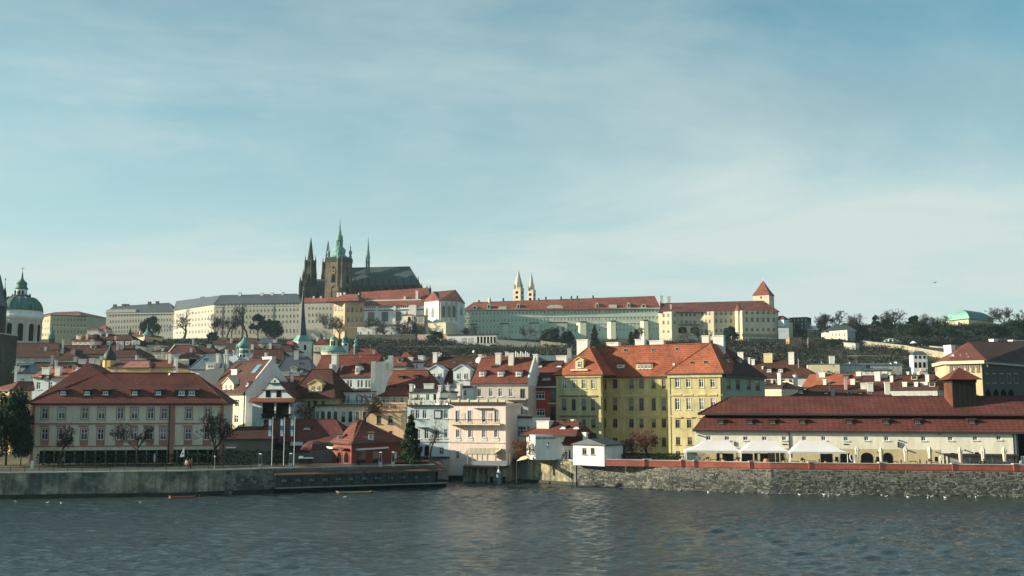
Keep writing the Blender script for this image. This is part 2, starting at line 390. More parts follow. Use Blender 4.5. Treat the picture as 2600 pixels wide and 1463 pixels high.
    def rect(s, px0, px1, py0, py1, m, e=0, proud=0.06, name='panel', inn=0.05):
        pm_ = (py0 + py1) / 2; t0, t1 = s.ed(px0, pm_, e)[0], s.ed(px1, pm_, e)[0]; z1, z0 = s.ed((px0 + px1) / 2, py0, e)[1], s.ed((px0 + px1) / 2, py1, e)[1]
        mb = MB(); mb.box(t0, t1, -proud, inn, z0, z1)
        r, an = s.epos(e, 0); return mb.build(name, [m], s.root, (r.x, r.y, 0), an)
    def arch(s, px, py0, py1, w, m, e=0, point=False, fr=None, name='arched_window', rise=None):
        t0, z1 = s.ed(px - w / 2, py0, e); t1, z0 = s.ed(px + w / 2, py1, e); tcn = (t0 + t1) / 2; Wd = t1 - t0
        mb = MB(); mb.extr([(x, -0.065, z) for x, z in arch_pts(Wd, z1 - z0, point=point, rise=rise)], (0, 0.13, 0), 0)
        if fr:
            f = max(0.12, Wd * 0.12); P = arch_pts(Wd, z1 - z0, point=point, rise=rise); Q = arch_pts(Wd + 2 * f, z1 - z0 + f, point=point, rise=(rise + f if rise else None))
            n = len(P)
            for i in range(1, n):
                j = (i + 1) % n
                mb.extr([(P[i][0], -0.1, P[i][1]), (P[j][0], -0.1, P[j][1]), (Q[j][0], -0.1, Q[j][1]), (Q[i][0], -0.1, Q[i][1])], (0, 0.14, 0), 1)
        r, an = s.epos(e, tcn); return mb.build(name, [m, fr or m], s.root, (r.x, r.y, z0), an)
    # roofs: ridge given by its two end pixels, seen at local depth vm
    def roof(s, m, ra, rb, ov=0.45, u0=None, u1=None, v0=0.0, v1=None, ze=None, name='roof', vm=None, flat=True, gl=False, gr=False, fas=None, th=0.2):
        u0 = 0.0 if u0 is None else u0; u1 = s.L if u1 is None else u1; v1 = s.D if v1 is None else v1
        vm = (v0 + v1) / 2 if vm is None else vm; ze = s.h if ze is None else ze
        (ua, za), (ub, zb) = s.at(*ra, vm), s.at(*rb, vm)
        if flat: za = zb = (za + zb) / 2
        if gl: ua = u0 + 0.02
        if gr: ub = u1 - 0.02
        ol = 0.0 if gl else ov; orr = 0.0 if gr else ov
        sl = (za - ze) / max(0.1, vm - v0); dz = sl * ov
        z = ze - dz * 0.5 + 0.16; a0, a1, b0, b1 = u0 - ol + (0.02 if gl else 0), u1 + orr - (0.02 if gr else 0), v0 - ov, v1 + ov
        vs_ = [(a0, b0, z - th), (a1, b0, z - th), (a1, b1, z - th), (a0, b1, z - th), (a0, b0, z), (a1, b0, z), (a1, b1, z), (a0, b1, z), (ua, vm, za), (ub, vm, zb)]
        mb = MB(); mb.idx(vs_, [(4, 5, 9, 8), (5, 6, 9), (6, 7, 8, 9), (7, 4, 8)], 0)
        mb.idx(vs_, [(3, 2, 1, 0), (0, 1, 5, 4), (1, 2, 6, 5), (2, 3, 7, 6), (3, 0, 4, 7)], 1)
        o = mb.build(name, [m, fas or M_gutter], s.root)
        s.slope = (Vector((0, b0, z)), Vector((0, -(za - z), vm - b0)).normalized(), (vm - b0) / (za - z))
        s.rz = za; s.rvm = vm; s.last = o
        rc = MB(); rc.tube((ua, vm, za + 0.03), (ub, vm, zb + 0.03), 0.14, n=5)
        for (uu, zz, c) in ((ua, za, (4, 7)), (ub, zb, (5, 6))):
            for k in c:
                if abs(vs_[k][0] - uu) > 0.6: rc.tube((uu, vm, zz + 0.02), (vs_[k][0], vs_[k][1], vs_[k][2] + 0.02), 0.12, n=4)
        rc.build('ridge_cap', [m], o)
        return o
    def roofv(s, m, apex, ov=0.35, u0=None, u1=None, v0=0.0, v1=None, ze=None, name='roof', hipf=0.0, hipb=0.0, fas=None):
        # ridge runs away from the viewer; apex = pixel of its near end
        u0 = 0.0 if u0 is None else u0; u1 = s.L if u1 is None else u1; v1 = s.D if v1 is None else v1; ze = s.h if ze is None else ze
        ua, za = s.at(*apex, v0 + hipf)
        z = ze + 0.1; a0, a1, b0, b1 = u0 - ov, u1 + ov, v0 - (ov if hipf else 0.12), v1 + (ov if hipb else 0.0)
        vs_ = [(a0, b0, z - 0.2), (a1, b0, z - 0.2), (a1, b1, z - 0.2), (a0, b1, z - 0.2), (a0, b0, z), (a1, b0, z), (a1, b1, z), (a0, b1, z),
               (ua, b0 if not hipf else v0 + hipf, za), (ua, b1 if not hipb else v1 - hipb, za)]
        mb = MB(); mb.idx(vs_, [(5, 6, 9, 8), (7, 4, 8, 9)], 0)
        mb.idx(vs_, [(4, 5, 8)], 0 if hipf else 2); mb.idx(vs_, [(6, 7, 9)], 0 if hipb else 2)
        mb.idx(vs_, [(3, 2, 1, 0), (0, 1, 5, 4), (1, 2, 6, 5), (2, 3, 7, 6), (3, 0, 4, 7)], 1)
        o = mb.build(name, [m, fas or M_gutter, m], s.root); s.last = o
        if hipf: s.slope = (Vector((0, b0, z)), Vector((0, -(za - z), v0 + hipf - b0)).normalized(), (v0 + hipf - b0) / (za - z))
        s.rz = za; s.rvm = v0 + hipf
        return o
    def gable(s, side, m, extra=0.35, th=0.35, v0=0.0, v1=None, vm=None, z=None, name='gable_wall'):
        v1 = s.D if v1 is None else v1; vm = s.rvm if vm is None else vm; z = s.rz if z is None else z
        x = 0.0 if side == 'L' else s.L - th
        mb = MB(); mb.extr([(x, v0, s.h - 0.5), (x, v1, s.h - 0.5), (x, v1, s.h + extra), (x, vm, z + extra), (x, v0, s.h + extra)], (th, 0, 0))
        return mb.build(name, [m], s.root, (-0.004 if side == 'L' else 0.004, 0, 0))
    def fgable(s, m, apex, v=0.0, u0=None, u1=None, ze=None, th=0.3, name='gable_wall', px=None):
        u0 = 0 if u0 is None else u0; u1 = s.L if u1 is None else u1; ze = s.h if ze is None else ze
        ua, za = s.at(*apex, v)
        mb = MB(); mb.extr([(u0, v - 0.004, ze - 0.02), (u1, v - 0.004, ze - 0.02), (ua, v - 0.004, za)], (0, th, 0)); return mb.build(name, [m], s.root)
    def onroof(s, px, py):
        if s.slope is None: return s.plane(px, py, (0, s.D / 2, 0), (0, 1, 0))
        return s.plane(px, py, s.slope[0], s.slope[1])
    def chim(s, px, py0, py1, w, m=None, v=None, d=0.9, cap=True, pots=0, name='chimney'):
        # white stack: py0 top, py1 where it meets the roof, w width in px
        m = m or M_chim
        q = s.onroof(px, py1) if v is None else Vector((s.at(px, py1, v)[0], v, s.at(px, py1, v)[1]))
        o, dd = s.lray(px, py0); zt = s.at(px, py0, q.y)[1]
        wd = abs(s.at(px + w / 2, py1, q.y)[0] - s.at(px - w / 2, py1, q.y)[0])
        mb = MB(); H = zt - q.z
        mb.box(-wd / 2, wd / 2, 0, d, -1.2 - d, H - 0.18)
        if cap: mb.box(-wd / 2 - 0.1, wd / 2 + 0.1, -0.1, d + 0.1, H - 0.18, H, 0)
        else: mb.box(-wd / 2, wd / 2, 0, d, H - 0.18, H)
        for i in range(pots):
            x = -wd / 2 + wd * (i + 0.5) / pots; mb.tube((x, d / 2, H), (x, d / 2, H + 0.55), 0.16, 0.13, 8, 1)
        return mb.build(name, [m, M_green_metal], s.root, (q.x, q.y, q.z))
    def dorm(s, px, py, w, h, wall=None, roofm=None, st='cross', kind='shed', nwin=1, ww=None, wh=None, fr=None):
        # px,py: foot centre of the dormer front on the roof; w,h front size in px
        q = s.onroof(px, py); m_ = (s.o.y + q.y) / F; Wd = w * m_; H = h * m_; k = s.slope[2]; dv = H * k + 0.3
        mb = MB(); a = Wd / 2; wall = wall or M_dark; roofm = roofm or M_gutter
        mb.box(-a, a, 0, dv, -0.6, H)
        if kind == 'shed':
            rise = 0.25 * H; mb.extr([(-a - 0.15, -0.25, H + 0.002), (-a - 0.15, -0.25, H + 0.12), (-a - 0.15, dv + rise * k + 0.6, H + rise + 0.12), (-a - 0.15, dv + rise * k + 0.6, H + rise)], (Wd + 0.3, 0, 0), 1)
        elif kind == 'gable':
            rise = 0.55 * a
            mb.extr([(-a, 0, H), (a, 0, H), (0, 0, H + rise)], (0, dv + rise * k, 0), 0)
            for sg in (-1, 1):
                mb.extr([(0, -0.2, H + rise + 0.02), (sg * (a + 0.2), -0.2, H - 0.1 * rise), (sg * (a + 0.2), -0.2, H - 0.1 * rise + 0.13), (0, -0.2, H + rise + 0.17)], (0, dv + rise * k + 0.3, 0), 1)
        else:
            mb.box(-a - 0.12, a + 0.12, -0.15, dv, H, H + 0.15, 1)
        o = mb.build('dormer', [wall, roofm], s.root, (q.x, q.y, q.z))
        Ww = round(ww * m_, 1) if ww else round(Wd * 0.62 / nwin, 1); Wh = round(wh * m_, 1) if wh else round(H * 0.66, 1)
        me, pm = win_mesh(max(.3, Ww), max(.3, Wh), st, fr or M_frame, None, True)
        for i in range(nwin):
            x = (i - (nwin - 1) / 2) * Wd / nwin * 0.86
            wi = obj('window', me, o, (x, -0.15, (H - Wh) * 0.5)); obj('pane', pm, wi)
        return o
    def skyl(s, px, py, w, h, m=None):
        q = s.onroof(px, py); m_ = (s.o.y + q.y) / F; n = s.slope[1]
        mb = MB(); a, b = w * m_ / 2, h * m_ / 2 / max(0.3, 0.75)
        mb.box(-a, a, -b, b, -0.05, 0.12, 0); mb.box(-a + .08, a - .08, -b + .08, b - .08, 0.12, 0.14, 1)
        o = mb.build('skylight', [M_metal, m or M_glass], s.root, (q.x, q.y, q.z)); o.rotation_euler = (atan2(-n.y, n.z), 0, 0); return o
    def dish(s, px, py, r, v=None, m=None):
        q = s.onroof(px, py) if v is None else Vector((s.at(px, py, v)[0], v, s.at(px, py, v)[1]))
        R_ = r * (s.o.y + q.y) / F; mb = MB()
        mb.lathe(0, 0, [(0.05, -0.12 * R_), (R_ * 0.7, -0.06 * R_), (R_, 0.1 * R_), (R_, 0.14 * R_), (R_ * 0.7, 0.0), (0.04, -0.05 * R_)], 14)
        mb.tube((0, 0, -0.1 * R_), (0, -R_ * 0.9, -0.6 * R_), 0.05, n=5)
        o = mb.build('satellite_dish', [m or M_white2], s.root, (q.x, q.y - 0.3, q.z)); o.rotation_euler = (radians(75), 0, radians(-25)); return o
    def pole(s, px, py0, py1, r=0.04, v=None, m=None, name='aerial'):
        q = s.onroof(px, py1) if v is None else Vector((s.at(px, py1, v)[0], v, s.at(px, py1, v)[1]))
        zt = s.at(px, py0, q.y)[1]; mb = MB(); mb.tube((0, 0, -0.4), (0, 0, zt - q.z), r, n=5); return mb.build(name, [m or M_metal], s.root, q)

# towers turned on the lathe: profile in pixels of half width / height
class T:
    def __init__(s, name, label, cat, px, Y, zb=None, group=None, py=800):
        p = U(px, py, Y); s.px = px; s.Y = Y; s.z0 = tz(Y) if zb is None else zb
        s.o = Vector((p.x, p.y, s.z0)); s.root = tag(E(name, s.o), label, cat, group)
    def z(s, py, dY=0.0): return U(s.px, py, s.Y + dY).z - s.z0
    def st(s, part, m, prof, n=16, dpx=0.0, dY=0.0, rot=0.0, smooth=False, parent=None, sx=1.0):
        Yd = s.Y + dY; x = dpx * Yd / F
        k = 1.0
        if n == 4: k = 1 / (cos(pi / 4) * (abs(cos(rot)) + abs(sin(rot))))
        elif n <= 8: k = 1 / cos(pi / n)
        mb = MB(); mb.lathe(x, dY, [(max(0.02, hw * Yd / F * k), s.z(py, dY)) for hw, py in prof], n, 0, rot + (pi / 4 if n == 4 else (pi / n if n <= 8 else 0)), sx)
        return mb.build(part, [m], parent or s.root, smooth=smooth)
    def face_win(s, dpx, py0, py1, w, hw, rot=0.0, face=0, m=None, point=True, fr=None, part='belfry_window', dY=0.0):
        # opening on a face of a square tower with half width hw (px) turned by rot; face 0 front, 1 right, -1 left; dpx along the face
        a = hw * s.Y / F / (abs(cos(rot)) + abs(sin(rot))); th = rot + face * pi / 2
        n = Vector((sin(th), -cos(th), 0)); d = Vector((cos(th), sin(th), 0))
        c = n * (a + 0.02) + d * (dpx * s.Y / F); z0 = s.z(py1); H = s.z(py0) - z0; Wd = w * s.Y / F
        mb = MB(); mb.extr([(x, -0.1, z) for x, z in arch_pts(Wd, H, point=point)], (0, 0.2, 0), 0)
        if fr:
            f = Wd * 0.25; P = arch_pts(Wd, H, point=point); Q = arch_pts(Wd + 2 * f, H + f, point=point)
            for i in range(1, len(P)):
                j = (i + 1) % len(P)
                mb.extr([(P[i][0], -0.25, P[i][1]), (P[j][0], -0.25, P[j][1]), (Q[j][0], -0.25, Q[j][1]), (Q[i][0], -0.25, Q[i][1])], (0, 0.3, 0), 1)
        return mb.build(part, [m or M_black, fr or M_black], s.root, (c.x, c.y + dY, z0), th)

# ---------------------------------------------------------------- trees
def _tube3(mb, p0, p1, r0, r1, n=3):
    mb.tube(p0, p1, r0, r1, n, 0, False)
def bare_meshes(seed, H=10.0, lean=0.0, spread=0.85, levels=5, twigs=3, upward=0.16, trunk=0.24, rad=0.026, mtw=None, tw_r=0.016):
    r = random.Random(seed); tr = MB(); cr = MB()
    def grow(p, d, L, rad_, lv):
        steps = 3 if lv < 3 else 2; q = p.copy(); dd = d.copy()
        for i in range(steps):
            dd = (dd + Vector((r.gauss(0, .14), r.gauss(0, .14), r.gauss(0.03, .1)))).normalized()
            e = q + dd * (L / steps); r0 = rad_ * (1 - 0.35 * i / steps); r1 = rad_ * (1 - 0.35 * (i + 1) / steps)
            (tr if lv <= 1 else cr).tube(q, e, r0, r1, 6 if lv == 0 else (4 if lv == 1 else 3), 0, False)
            if lv >= 1 and lv < levels and i < steps - 1 and r.random() < 0.8: side(e, dd, L * r.uniform(.5, .75), r1 * .6, lv + 1)
            q = e
        if lv >= levels: return
        nb = r.choice((2, 3, 3)) if lv < levels - 1 else twigs
        for k in range(nb): side(q, dd, L * r.uniform(.62, .86), max(tw_r, rad_ * r.uniform(.5, .66)), lv + 1)
    def side(p, d, L, rad_, lv):
        a = d.orthogonal().normalized(); b = d.cross(a); th = r.uniform(0, 2 * pi); k = spread * r.uniform(.5, 1.25)
        nd = (d + (a * cos(th) + b * sin(th)) * k + Vector((0, 0, upward))).normalized()
        grow(p, nd, L, rad_, lv)
    grow(Vector((0, 0, -0.3)), Vector((lean, 0, 1)).normalized(), H * trunk, H * rad, 0)
    zt = max(v[2] for v in cr.v); k = H / zt
    for m_ in (tr, cr): m_.v = [(x * k, y * k, z * k) for x, y, z in m_.v]
    return tr.mesh('trunk', [M_bark]), cr.mesh('crown', [mtw or M_twig])
def leaf_meshes(seed, kind='round', H=10.0, n=5200, size=0.30, mleaf=None):
    r = random.Random(seed); cr = MB(); tr = MB()
    tr.tube((0, 0, -0.3), (0.1, 0, H * 0.5), H * .025, H * .012, 6)
    for a in range(5):
        th = a * 1.3; tr.tube((0.05, 0, H * (.2 + .06 * a)), (cos(th) * H * .16, sin(th) * H * .16, H * (.42 + .07 * a)), H * .01, H * .004, 4, 0, False)
    lob = []
    if kind == 'round':
        for i in range(26):
            th = r.uniform(0, 2 * pi); z = r.uniform(.25, .88); rr = (.34 * sin(pi * min(1, max(.1, (z - .05)))) ) * r.uniform(.5, 1)
            lob.append((Vector((cos(th) * rr * H, sin(th) * rr * H, z * H)), H * r.uniform(.10, .17)))
    elif kind == 'cone':
        for i in range(30):
            z = (i + .5) / 30; th = i * 2.4; rr = .24 * (1 - z) ** 0.8 * r.uniform(.6, 1.1)
            lob.append((Vector((cos(th) * rr * H, sin(th) * rr * H, z * H * .96 + .02 * H)), H * (.035 + .09 * (1 - z))))
    elif kind == 'column':
        for i in range(22):
            z = (i + .5) / 22; th = i * 2.4; rr = .10 * sin(pi * (z * .9 + .08)) * r.uniform(.6, 1.1)
            lob.append((Vector((cos(th) * rr * H, sin(th) * rr * H, z * H * .94 + .02 * H)), H * .07))
    elif kind == 'pine':
        for i in range(17):
            z = r.uniform(.48, .95); th = r.uniform(0, 6.28); rr = .30 * (1.15 - z) ** .5 * r.uniform(.2, 1)
            lob.append((Vector((cos(th) * rr * H, sin(th) * rr * H, z * H)), H * r.uniform(.07, .13)))
    for i in range(n):
        c, R_ = lob[r.randrange(len(lob))]
        d = Vector((r.gauss(0, 1), r.gauss(0, 1), r.gauss(0, .75))).normalized() * R_ * r.uniform(.45, 1.1) ** .7
        p = c + d; a = Vector((r.gauss(0, 1), r.gauss(0, 1), r.gauss(0, 1))).normalized(); b = a.orthogonal().normalized(); s_ = size * r.uniform(.5, 1.3)
        cr.face([p - a * s_ - b * s_ * .4, p + a * s_ * .2 - b * s_ * .6, p + a * s_ + b * s_ * .3, p - a * s_ * .3 + b * s_ * .6])
    return tr.mesh('trunk', [M_bark]), cr.mesh('crown', [mleaf or M_leaf])
_tm = {}
def tree_meshes(k):
    if k not in _tm:
        kd, s = k[:-1], int(k[-1])
        if kd == 'bare': _tm[k] = bare_meshes(20 + s, levels=6, twigs=4, tw_r=.030)
        elif kd == 'fine': _tm[k] = bare_meshes(40 + s, levels=6, twigs=6, spread=.78, tw_r=.011, trunk=.13, upward=.26, rad=.018)
        elif kd == 'limb': _tm[k] = bare_meshes(60 + s, levels=5, twigs=4, spread=1.0, rad=.038, lean=.1, upward=.08, tw_r=.03)
        elif kd == 'shrub': _tm[k] = bare_meshes(80 + s, levels=6, twigs=6, spread=1.05, trunk=.15, upward=.06, mtw=M_twigr, tw_r=.018)
        elif kd == 'round': _tm[k] = leaf_meshes(s, 'round')
        elif kd == 'cone': _tm[k] = leaf_meshes(s, 'cone', n=5000, size=.24)
        elif kd == 'column': _tm[k] = leaf_meshes(s, 'column', n=2400, size=.22)
        elif kd == 'pine': _tm[k] = leaf_meshes(s, 'pine', n=3400, size=.26)
    return _tm[k]
def tree(name, kind, px, py, hp, Y, label, group=None, wide=1.0, rz=None):
    # foot at pixel (px, py), height hp pixels, standing at distance Y
    if Y > 450:
        Y = hillY(px, py); p = U(px, py, Y); g_ = th(p.x, Y); hp += (p.z - g_) * F / Y; p.z = g_
    else: p = U(px, py, Y)
    k = hp * Y / F / 10.0
    r = tag(E(name, p, RN.uniform(0, 6.28) if rz is None else rz), label, 'shrub' if 'shrub' in name else ('hedge' if 'hedge' in name else 'tree'), group)
    r.scale = (k * wide, k * wide, k)
    a, b = tree_meshes(kind)
    obj('trunk', a, r); obj('crown', b, r)
    return r

def clutter(b, seed, dens=.28, u0=1.0, u1=None):
    # small things on a roof slope: flues, little chimneys, skylights, aerials
    if b.slope is None: return
    r = random.Random(seed); P0, n, k = b.slope; u1 = b.L - 1.0 if u1 is None else u1
    zt = b.rz - b.h
    for i in range(int((u1 - u0) * dens + .5)):
        u = r.uniform(u0, max(u0 + .1, u1)); f = r.uniform(.12, .85); v = P0.y + f * zt * k; z = P0.z + f * zt; t_ = r.random(); mb = MB()
        if t_ < .34:
            w, d, h = r.uniform(.5, 1.1), r.uniform(.5, .8), r.uniform(1.1, 2.4); mb.box(-w / 2, w / 2, 0, d, -1.2, h, 0); mb.box(-w / 2 - .08, w / 2 + .08, -.08, d + .08, h, h + .15, 0)
            if r.random() < .5: mb.tube((0, d / 2, h), (0, d / 2, h + .5), .14, .12, 7, 1)
            mb.build('chimney', [r.choice((M_chim, M_chim, M_grey, M_rose)), M_green_metal], b.root, (u, v, z))
        elif t_ < .62:
            mb.box(-.45, .45, -.6, .6, -.05, .1, 0); mb.box(-.37, .37, -.52, .52, .1, .12, 1); o = mb.build('skylight', [M_metal, M_glass], b.root, (u, v, z)); o.rotation_euler = (atan2(-n.y, n.z), 0, 0)
        elif t_ < .78:
            h = r.uniform(1.5, 3.2); mb.tube((0, 0, -.3), (0, 0, h), .035, n=4)
            for q in range(4): mb.tube((-.35 + .05 * q, 0, h - .15 - .22 * q), (.35 - .05 * q, 0, h - .15 - .22 * q), .02, n=4)
            mb.build('aerial', [M_metal], b.root, (u, v, z))
        else:
            w, h = r.uniform(1.0, 1.5), r.uniform(.8, 1.1); dv = h * k + .2
            mb.box(-w / 2, w / 2, 0, dv, -.5, h, 0); mb.extr([(-w / 2 - .12, -.2, h), (-w / 2 - .12, -.2, h + .1), (-w / 2 - .12, dv + .5, h + .36), (-w / 2 - .12, dv + .5, h + .26)], (w + .24, 0, 0), 1); mb.box(-w / 2 + .12, w / 2 - .12, -.03, .02, .12, h - .12, 2)
            mb.build('dormer', [r.choice((M_white, M_cream, M_dark)), M_gutter, M_glass], b.root, (u, v, z))
def autowin(b, near=True):
    r = random.Random(int(b.L * 100)); n = int(b.L / 2.7)
    for row in range(3):
        z = b.h - 2.7 - row * 3.3
        if z < .6: break
        for i in range(n):
            t = (i + .5) * b.L / n; w, h = 1.0, 1.6
            b.holes.setdefault(0, []).append((t - w / 2, t + w / 2, z, z + h)); me, pm = win_mesh(w, h, 'cross', M_frame, None, near); q, an = b.epos(0, t); o = obj('window', me, b.root, (q.x, q.y, z), an)
            if pm: obj('pane', pm, o)
# ================================================================ the setting: river, banks, ground, hill
M_water = bpy.data.materials.new('river_water'); M_water.use_nodes = True
t = M_water.node_tree; p = t.nodes['Principled BSDF']; p.inputs['Base Color'].default_value = (0.036, 0.052, 0.055, 1)
p.inputs['Roughness'].default_value = 0.10; p.inputs['IOR'].default_value = 1.333
tcw = t.nodes.new('ShaderNodeTexCoord')
def wnoise(scale, sc, det, rough=0.55, dist=0.0):
    mp = t.nodes.new('ShaderNodeMapping'); mp.inputs['Scale'].default_value = sc; mp.inputs['Rotation'].default_value = (0, 0, 0.15)
    n = t.nodes.new('ShaderNodeTexNoise'); n.inputs['Scale'].default_value = scale; n.inputs['Detail'].default_value = det
    n.inputs['Roughness'].default_value = rough; n.inputs['Distortion'].default_value = dist
    t.links.new(tcw.outputs['Object'], mp.inputs[0]); t.links.new(mp.outputs[0], n.inputs[0]); return n.outputs[0]
def wmath(op, a, b):
    n = t.nodes.new('ShaderNodeMath'); n.operation = op
    for i, x in enumerate((a, b)):
        if isinstance(x, (int, float)): n.inputs[i].default_value = x
        else: t.links.new(x, n.inputs[i])
    return n.outputs[0]
patch = wnoise(0.018, (0.55, 1.6, 1), 3)                       # gusts: rougher and calmer water
mr = t.nodes.new('ShaderNodeMapRange'); mr.inputs[1].default_value = 0.36; mr.inputs[2].default_value = 0.62; mr.inputs[3].default_value = 0.30; mr.inputs[4].default_value = 1.0
t.links.new(patch, mr.inputs[0])
hgt = wmath('ADD', wmath('MULTIPLY', wnoise(1.0, (0.42, 1.0, 1), 5, 0.66, 1.0), 0.8), wmath('MULTIPLY', wnoise(0.30, (0.5, 1.1, 1), 4, 0.6, 0.5), 1.3))
bmp = t.nodes.new('ShaderNodeBump'); bmp.inputs['Distance'].default_value = 0.45
t.links.new(wmath('MULTIPLY', mr.outputs[0], 1.0), bmp.inputs['Strength']); t.links.new(hgt, bmp.inputs['Height']); t.links.new(bmp.outputs[0], p.inputs['Normal'])
import numpy as np
rw_ = np.random.RandomState(3); X0, X1, Y0, Y1 = -132.0, 132.0, 50.0, 190.0; NX, NY = 530, 400
gx, gy = np.meshgrid(np.linspace(X0, X1, NX), np.linspace(Y0, Y1, NY)); gz = np.zeros_like(gx)
gust = .75 + .35 * np.sin(gx * .045 + 1.3 * np.sin(gy * .03)) * np.sin(gy * .07 + .6 * np.sin(gx * .025)) + .2 * np.sin(gx * .11 + gy * .05)
for i in range(46):     # wind chop: many short wave trains of different length and heading
    lam = 1.4 * (3.6 / 1.4) ** (rw_.rand() ** 1.5); th_ = rw_.normal(-1.45, .55); k_ = 2 * np.pi / lam
    ph = k_ * (np.cos(th_) * gx + np.sin(th_) * gy) + rw_.rand() * 6.28 + 1.2 * np.sin(gx * .05 * rw_.rand() + gy * .06 * rw_.rand() + rw_.rand() * 6)
    gz += .0062 * lam ** .9 * (np.sin(ph) + .25 * np.sin(2 * ph))
edge = np.clip(np.minimum.reduce([gx - X0, X1 - gx, gy - Y0, Y1 - gy]) / 8, 0, 1); gz *= gust * edge
vs_ = np.stack([gx, gy, gz], -1).reshape(-1, 3)
ii = np.arange(NX * NY).reshape(NY, NX); q_ = np.stack([ii[:-1, :-1], ii[:-1, 1:], ii[1:, 1:], ii[1:, :-1]], -1).reshape(-1, 4)
me = bpy.data.meshes.new('river'); far = np.array([(-3000, -400, 0), (3000, -400, 0), (3000, Y0, 0), (-3000, Y0, 0), (X0, Y0, 0), (X0, Y1, 0), (-3000, Y1, 0), (X1, Y0, 0), (X1, Y1, 0), (3000, Y1, 0), (-3000, 260, 0), (3000, 260, 0)], float)
n0_ = len(vs_); allv = np.concatenate([vs_, far]); fq = np.array([(0, 1, 2, 3), (3, 4, 5, 6), (7, 2, 9, 8), (6, 9, 11, 10)]) + n0_; allf = np.concatenate([q_, fq])
me.vertices.add(len(allv)); me.vertices.foreach_set('co', allv.ravel()); me.loops.add(allf.size); me.loops.foreach_set('vertex_index', allf.ravel().astype(np.int32))
me.polygons.add(len(allf)); me.polygons.foreach_set('loop_start', np.arange(0, allf.size, 4, dtype=np.int32)); me.polygons.foreach_set('use_smooth', np.ones(len(allf), bool)); me.update(calc_edges=True); me.materials.append(M_water)
tag(obj('river', me), kind='structure')

BANKPX = [(-60, 1267), (450, 1260), (700, 1250), (1105, 1237), (1122, 1212), (1140, 1213), (1300, 1222), (1340, 1224), (1462, 1232), (1560, 1237), (1700, 1244), (1960, 1252), (2600, 1261), (2660, 1262)]
BANK = [G(*q) for q in BANKPX]
def bankY(x):
    if x <= BANK[0].x: return BANK[0].y + (x - BANK[0].x) * 0.02
    if x >= BANK[-1].x: return BANK[-1].y - (x - BANK[-1].x) * 0.05
    return lerp_tab([(b.x, b.y) for b in BANK], x)
xs = sorted(set([-3000, -1500, -800, -400, -200, -150, -110] + [round(b.x, 2) for b in BANK] + [BANK[3].x + .05, 120, 160, 220, 400, 800, 1500, 3000] + list(range(-90, 95, 10)) + list(range(-400, 401, 25))))
ys = [0, 2, 176, 185, 195, 210, 240, 300, 360, 430, 465, 500, 530, 560, 600, 640, 680, 720, 755, 790, 815, 840, 870, 900, 1000, 1300, 2000, 4000, 9000]
m = MB(); vs_, fs_ = [], []
for x in xs:
    b = bankY(x)
    for j, y in enumerate(ys):
        Y = max(b + 0.3 + 0.4 * j, y); z = th(x, Y)
        vs_.append((x, Y, z))
nj = len(ys)
for i in range(len(xs) - 1):
    for j in range(nj - 1): fs_.append((i * nj + j, (i + 1) * nj + j, (i + 1) * nj + j + 1, i * nj + j + 1))
m.idx(vs_, fs_); tag(m.build('ground', [M_ground], smooth=True), kind='structure')
m = MB()
for x0, x1 in zip(xs, xs[1:]):
    if x0 < -200 or x1 > 200: continue
    if x0 < BANK[3].x - .5 or x0 > BANK[8].x - .5:
        m.face([(x0, bankY(x0) + .3, GZ + .012), (x1, bankY(x1) + .3, GZ + .012), (x1, bankY(x1) + 9, GZ + .012), (x0, bankY(x0) + 9, GZ + .012)])
tag(m.build('riverside_path', [M_pave]), kind='structure')

def wall_run(mb, pts, z0, z1, th, m=0):
    # pts: ground points; a solid wall with its face on the line and its body behind
    for a, b in zip(pts, pts[1:]):
        a = Vector(a); b = Vector(b); d = (b - a).xy.normalized(); n = Vector((-d.y, d.x, 0)) * th
        za = z1[0] if isinstance(z1, tuple) else z1
        mb.extr([(a.x, a.y, z0), (b.x, b.y, z0), (b.x + n.x, b.y + n.y, z0), (a.x + n.x, a.y + n.y, z0)], (0, 0, za - z0), m)
def stones(mb, a, b, z0, z1, r, hmin=.16, hmax=.34, lmin=.18, lmax=.75, ztop=None):
    a = Vector(a); b = Vector(b); d = (b - a).xy; Ln = d.length; d = d / Ln; n = Vector((d.y, -d.x)); z = z0
    while z < z1 - .1:
        h = min(r.uniform(hmin, hmax), z1 - z); x = -r.uniform(0, lmin)
        while x < Ln:
            l = r.uniform(lmin, lmax); x0, x1 = max(0, x), min(Ln, x + l - .012); x += l
            if x1 - x0 < .08: continue
            pr = r.uniform(.01, .09); j = [r.uniform(-.025, .025) for _ in range(8)]; g = .008
            zz0, zz1 = z + g, z + h - g
            P = [(x0 + j[0], zz0 + j[1]), (x1 + j[2], zz0 + j[3]), (x1 + j[4], zz1 + j[5]), (x0 + j[6], zz1 + j[7])]
            bk = [(a.x + d.x * u - n.x * .05, a.y + d.y * u - n.y * .05, w) for u, w in P]
            fr = [(a.x + d.x * (u + (.03 if k in (0, 3) else -.03)) + n.x * pr, a.y + d.y * (u + (.03 if k in (0, 3) else -.03)) + n.y * pr, w + (.02 if k < 2 else -.02)) for k, (u, w) in enumerate(P)]
            mi = r.choices((0, 1, 2), (5, 3, 2))[0] if z > z0 + 1.7 + .5 * noise.noise(Vector((x * .1, z, 0))) else r.choices((0, 1, 2), (1, 3, 6))[0]
            mb.idx(bk + fr, [(4, 5, 6, 7), (0, 1, 5, 4), (1, 2, 6, 5), (2, 3, 7, 6), (3, 0, 4, 7)], mi)
        z += h
M_st2 = mat('wall_stone_grey', (0.19, 0.195, 0.175), rough=0.95, var=0.3, vs=1.2, fine=0.3, fs=5, spec=0.15)
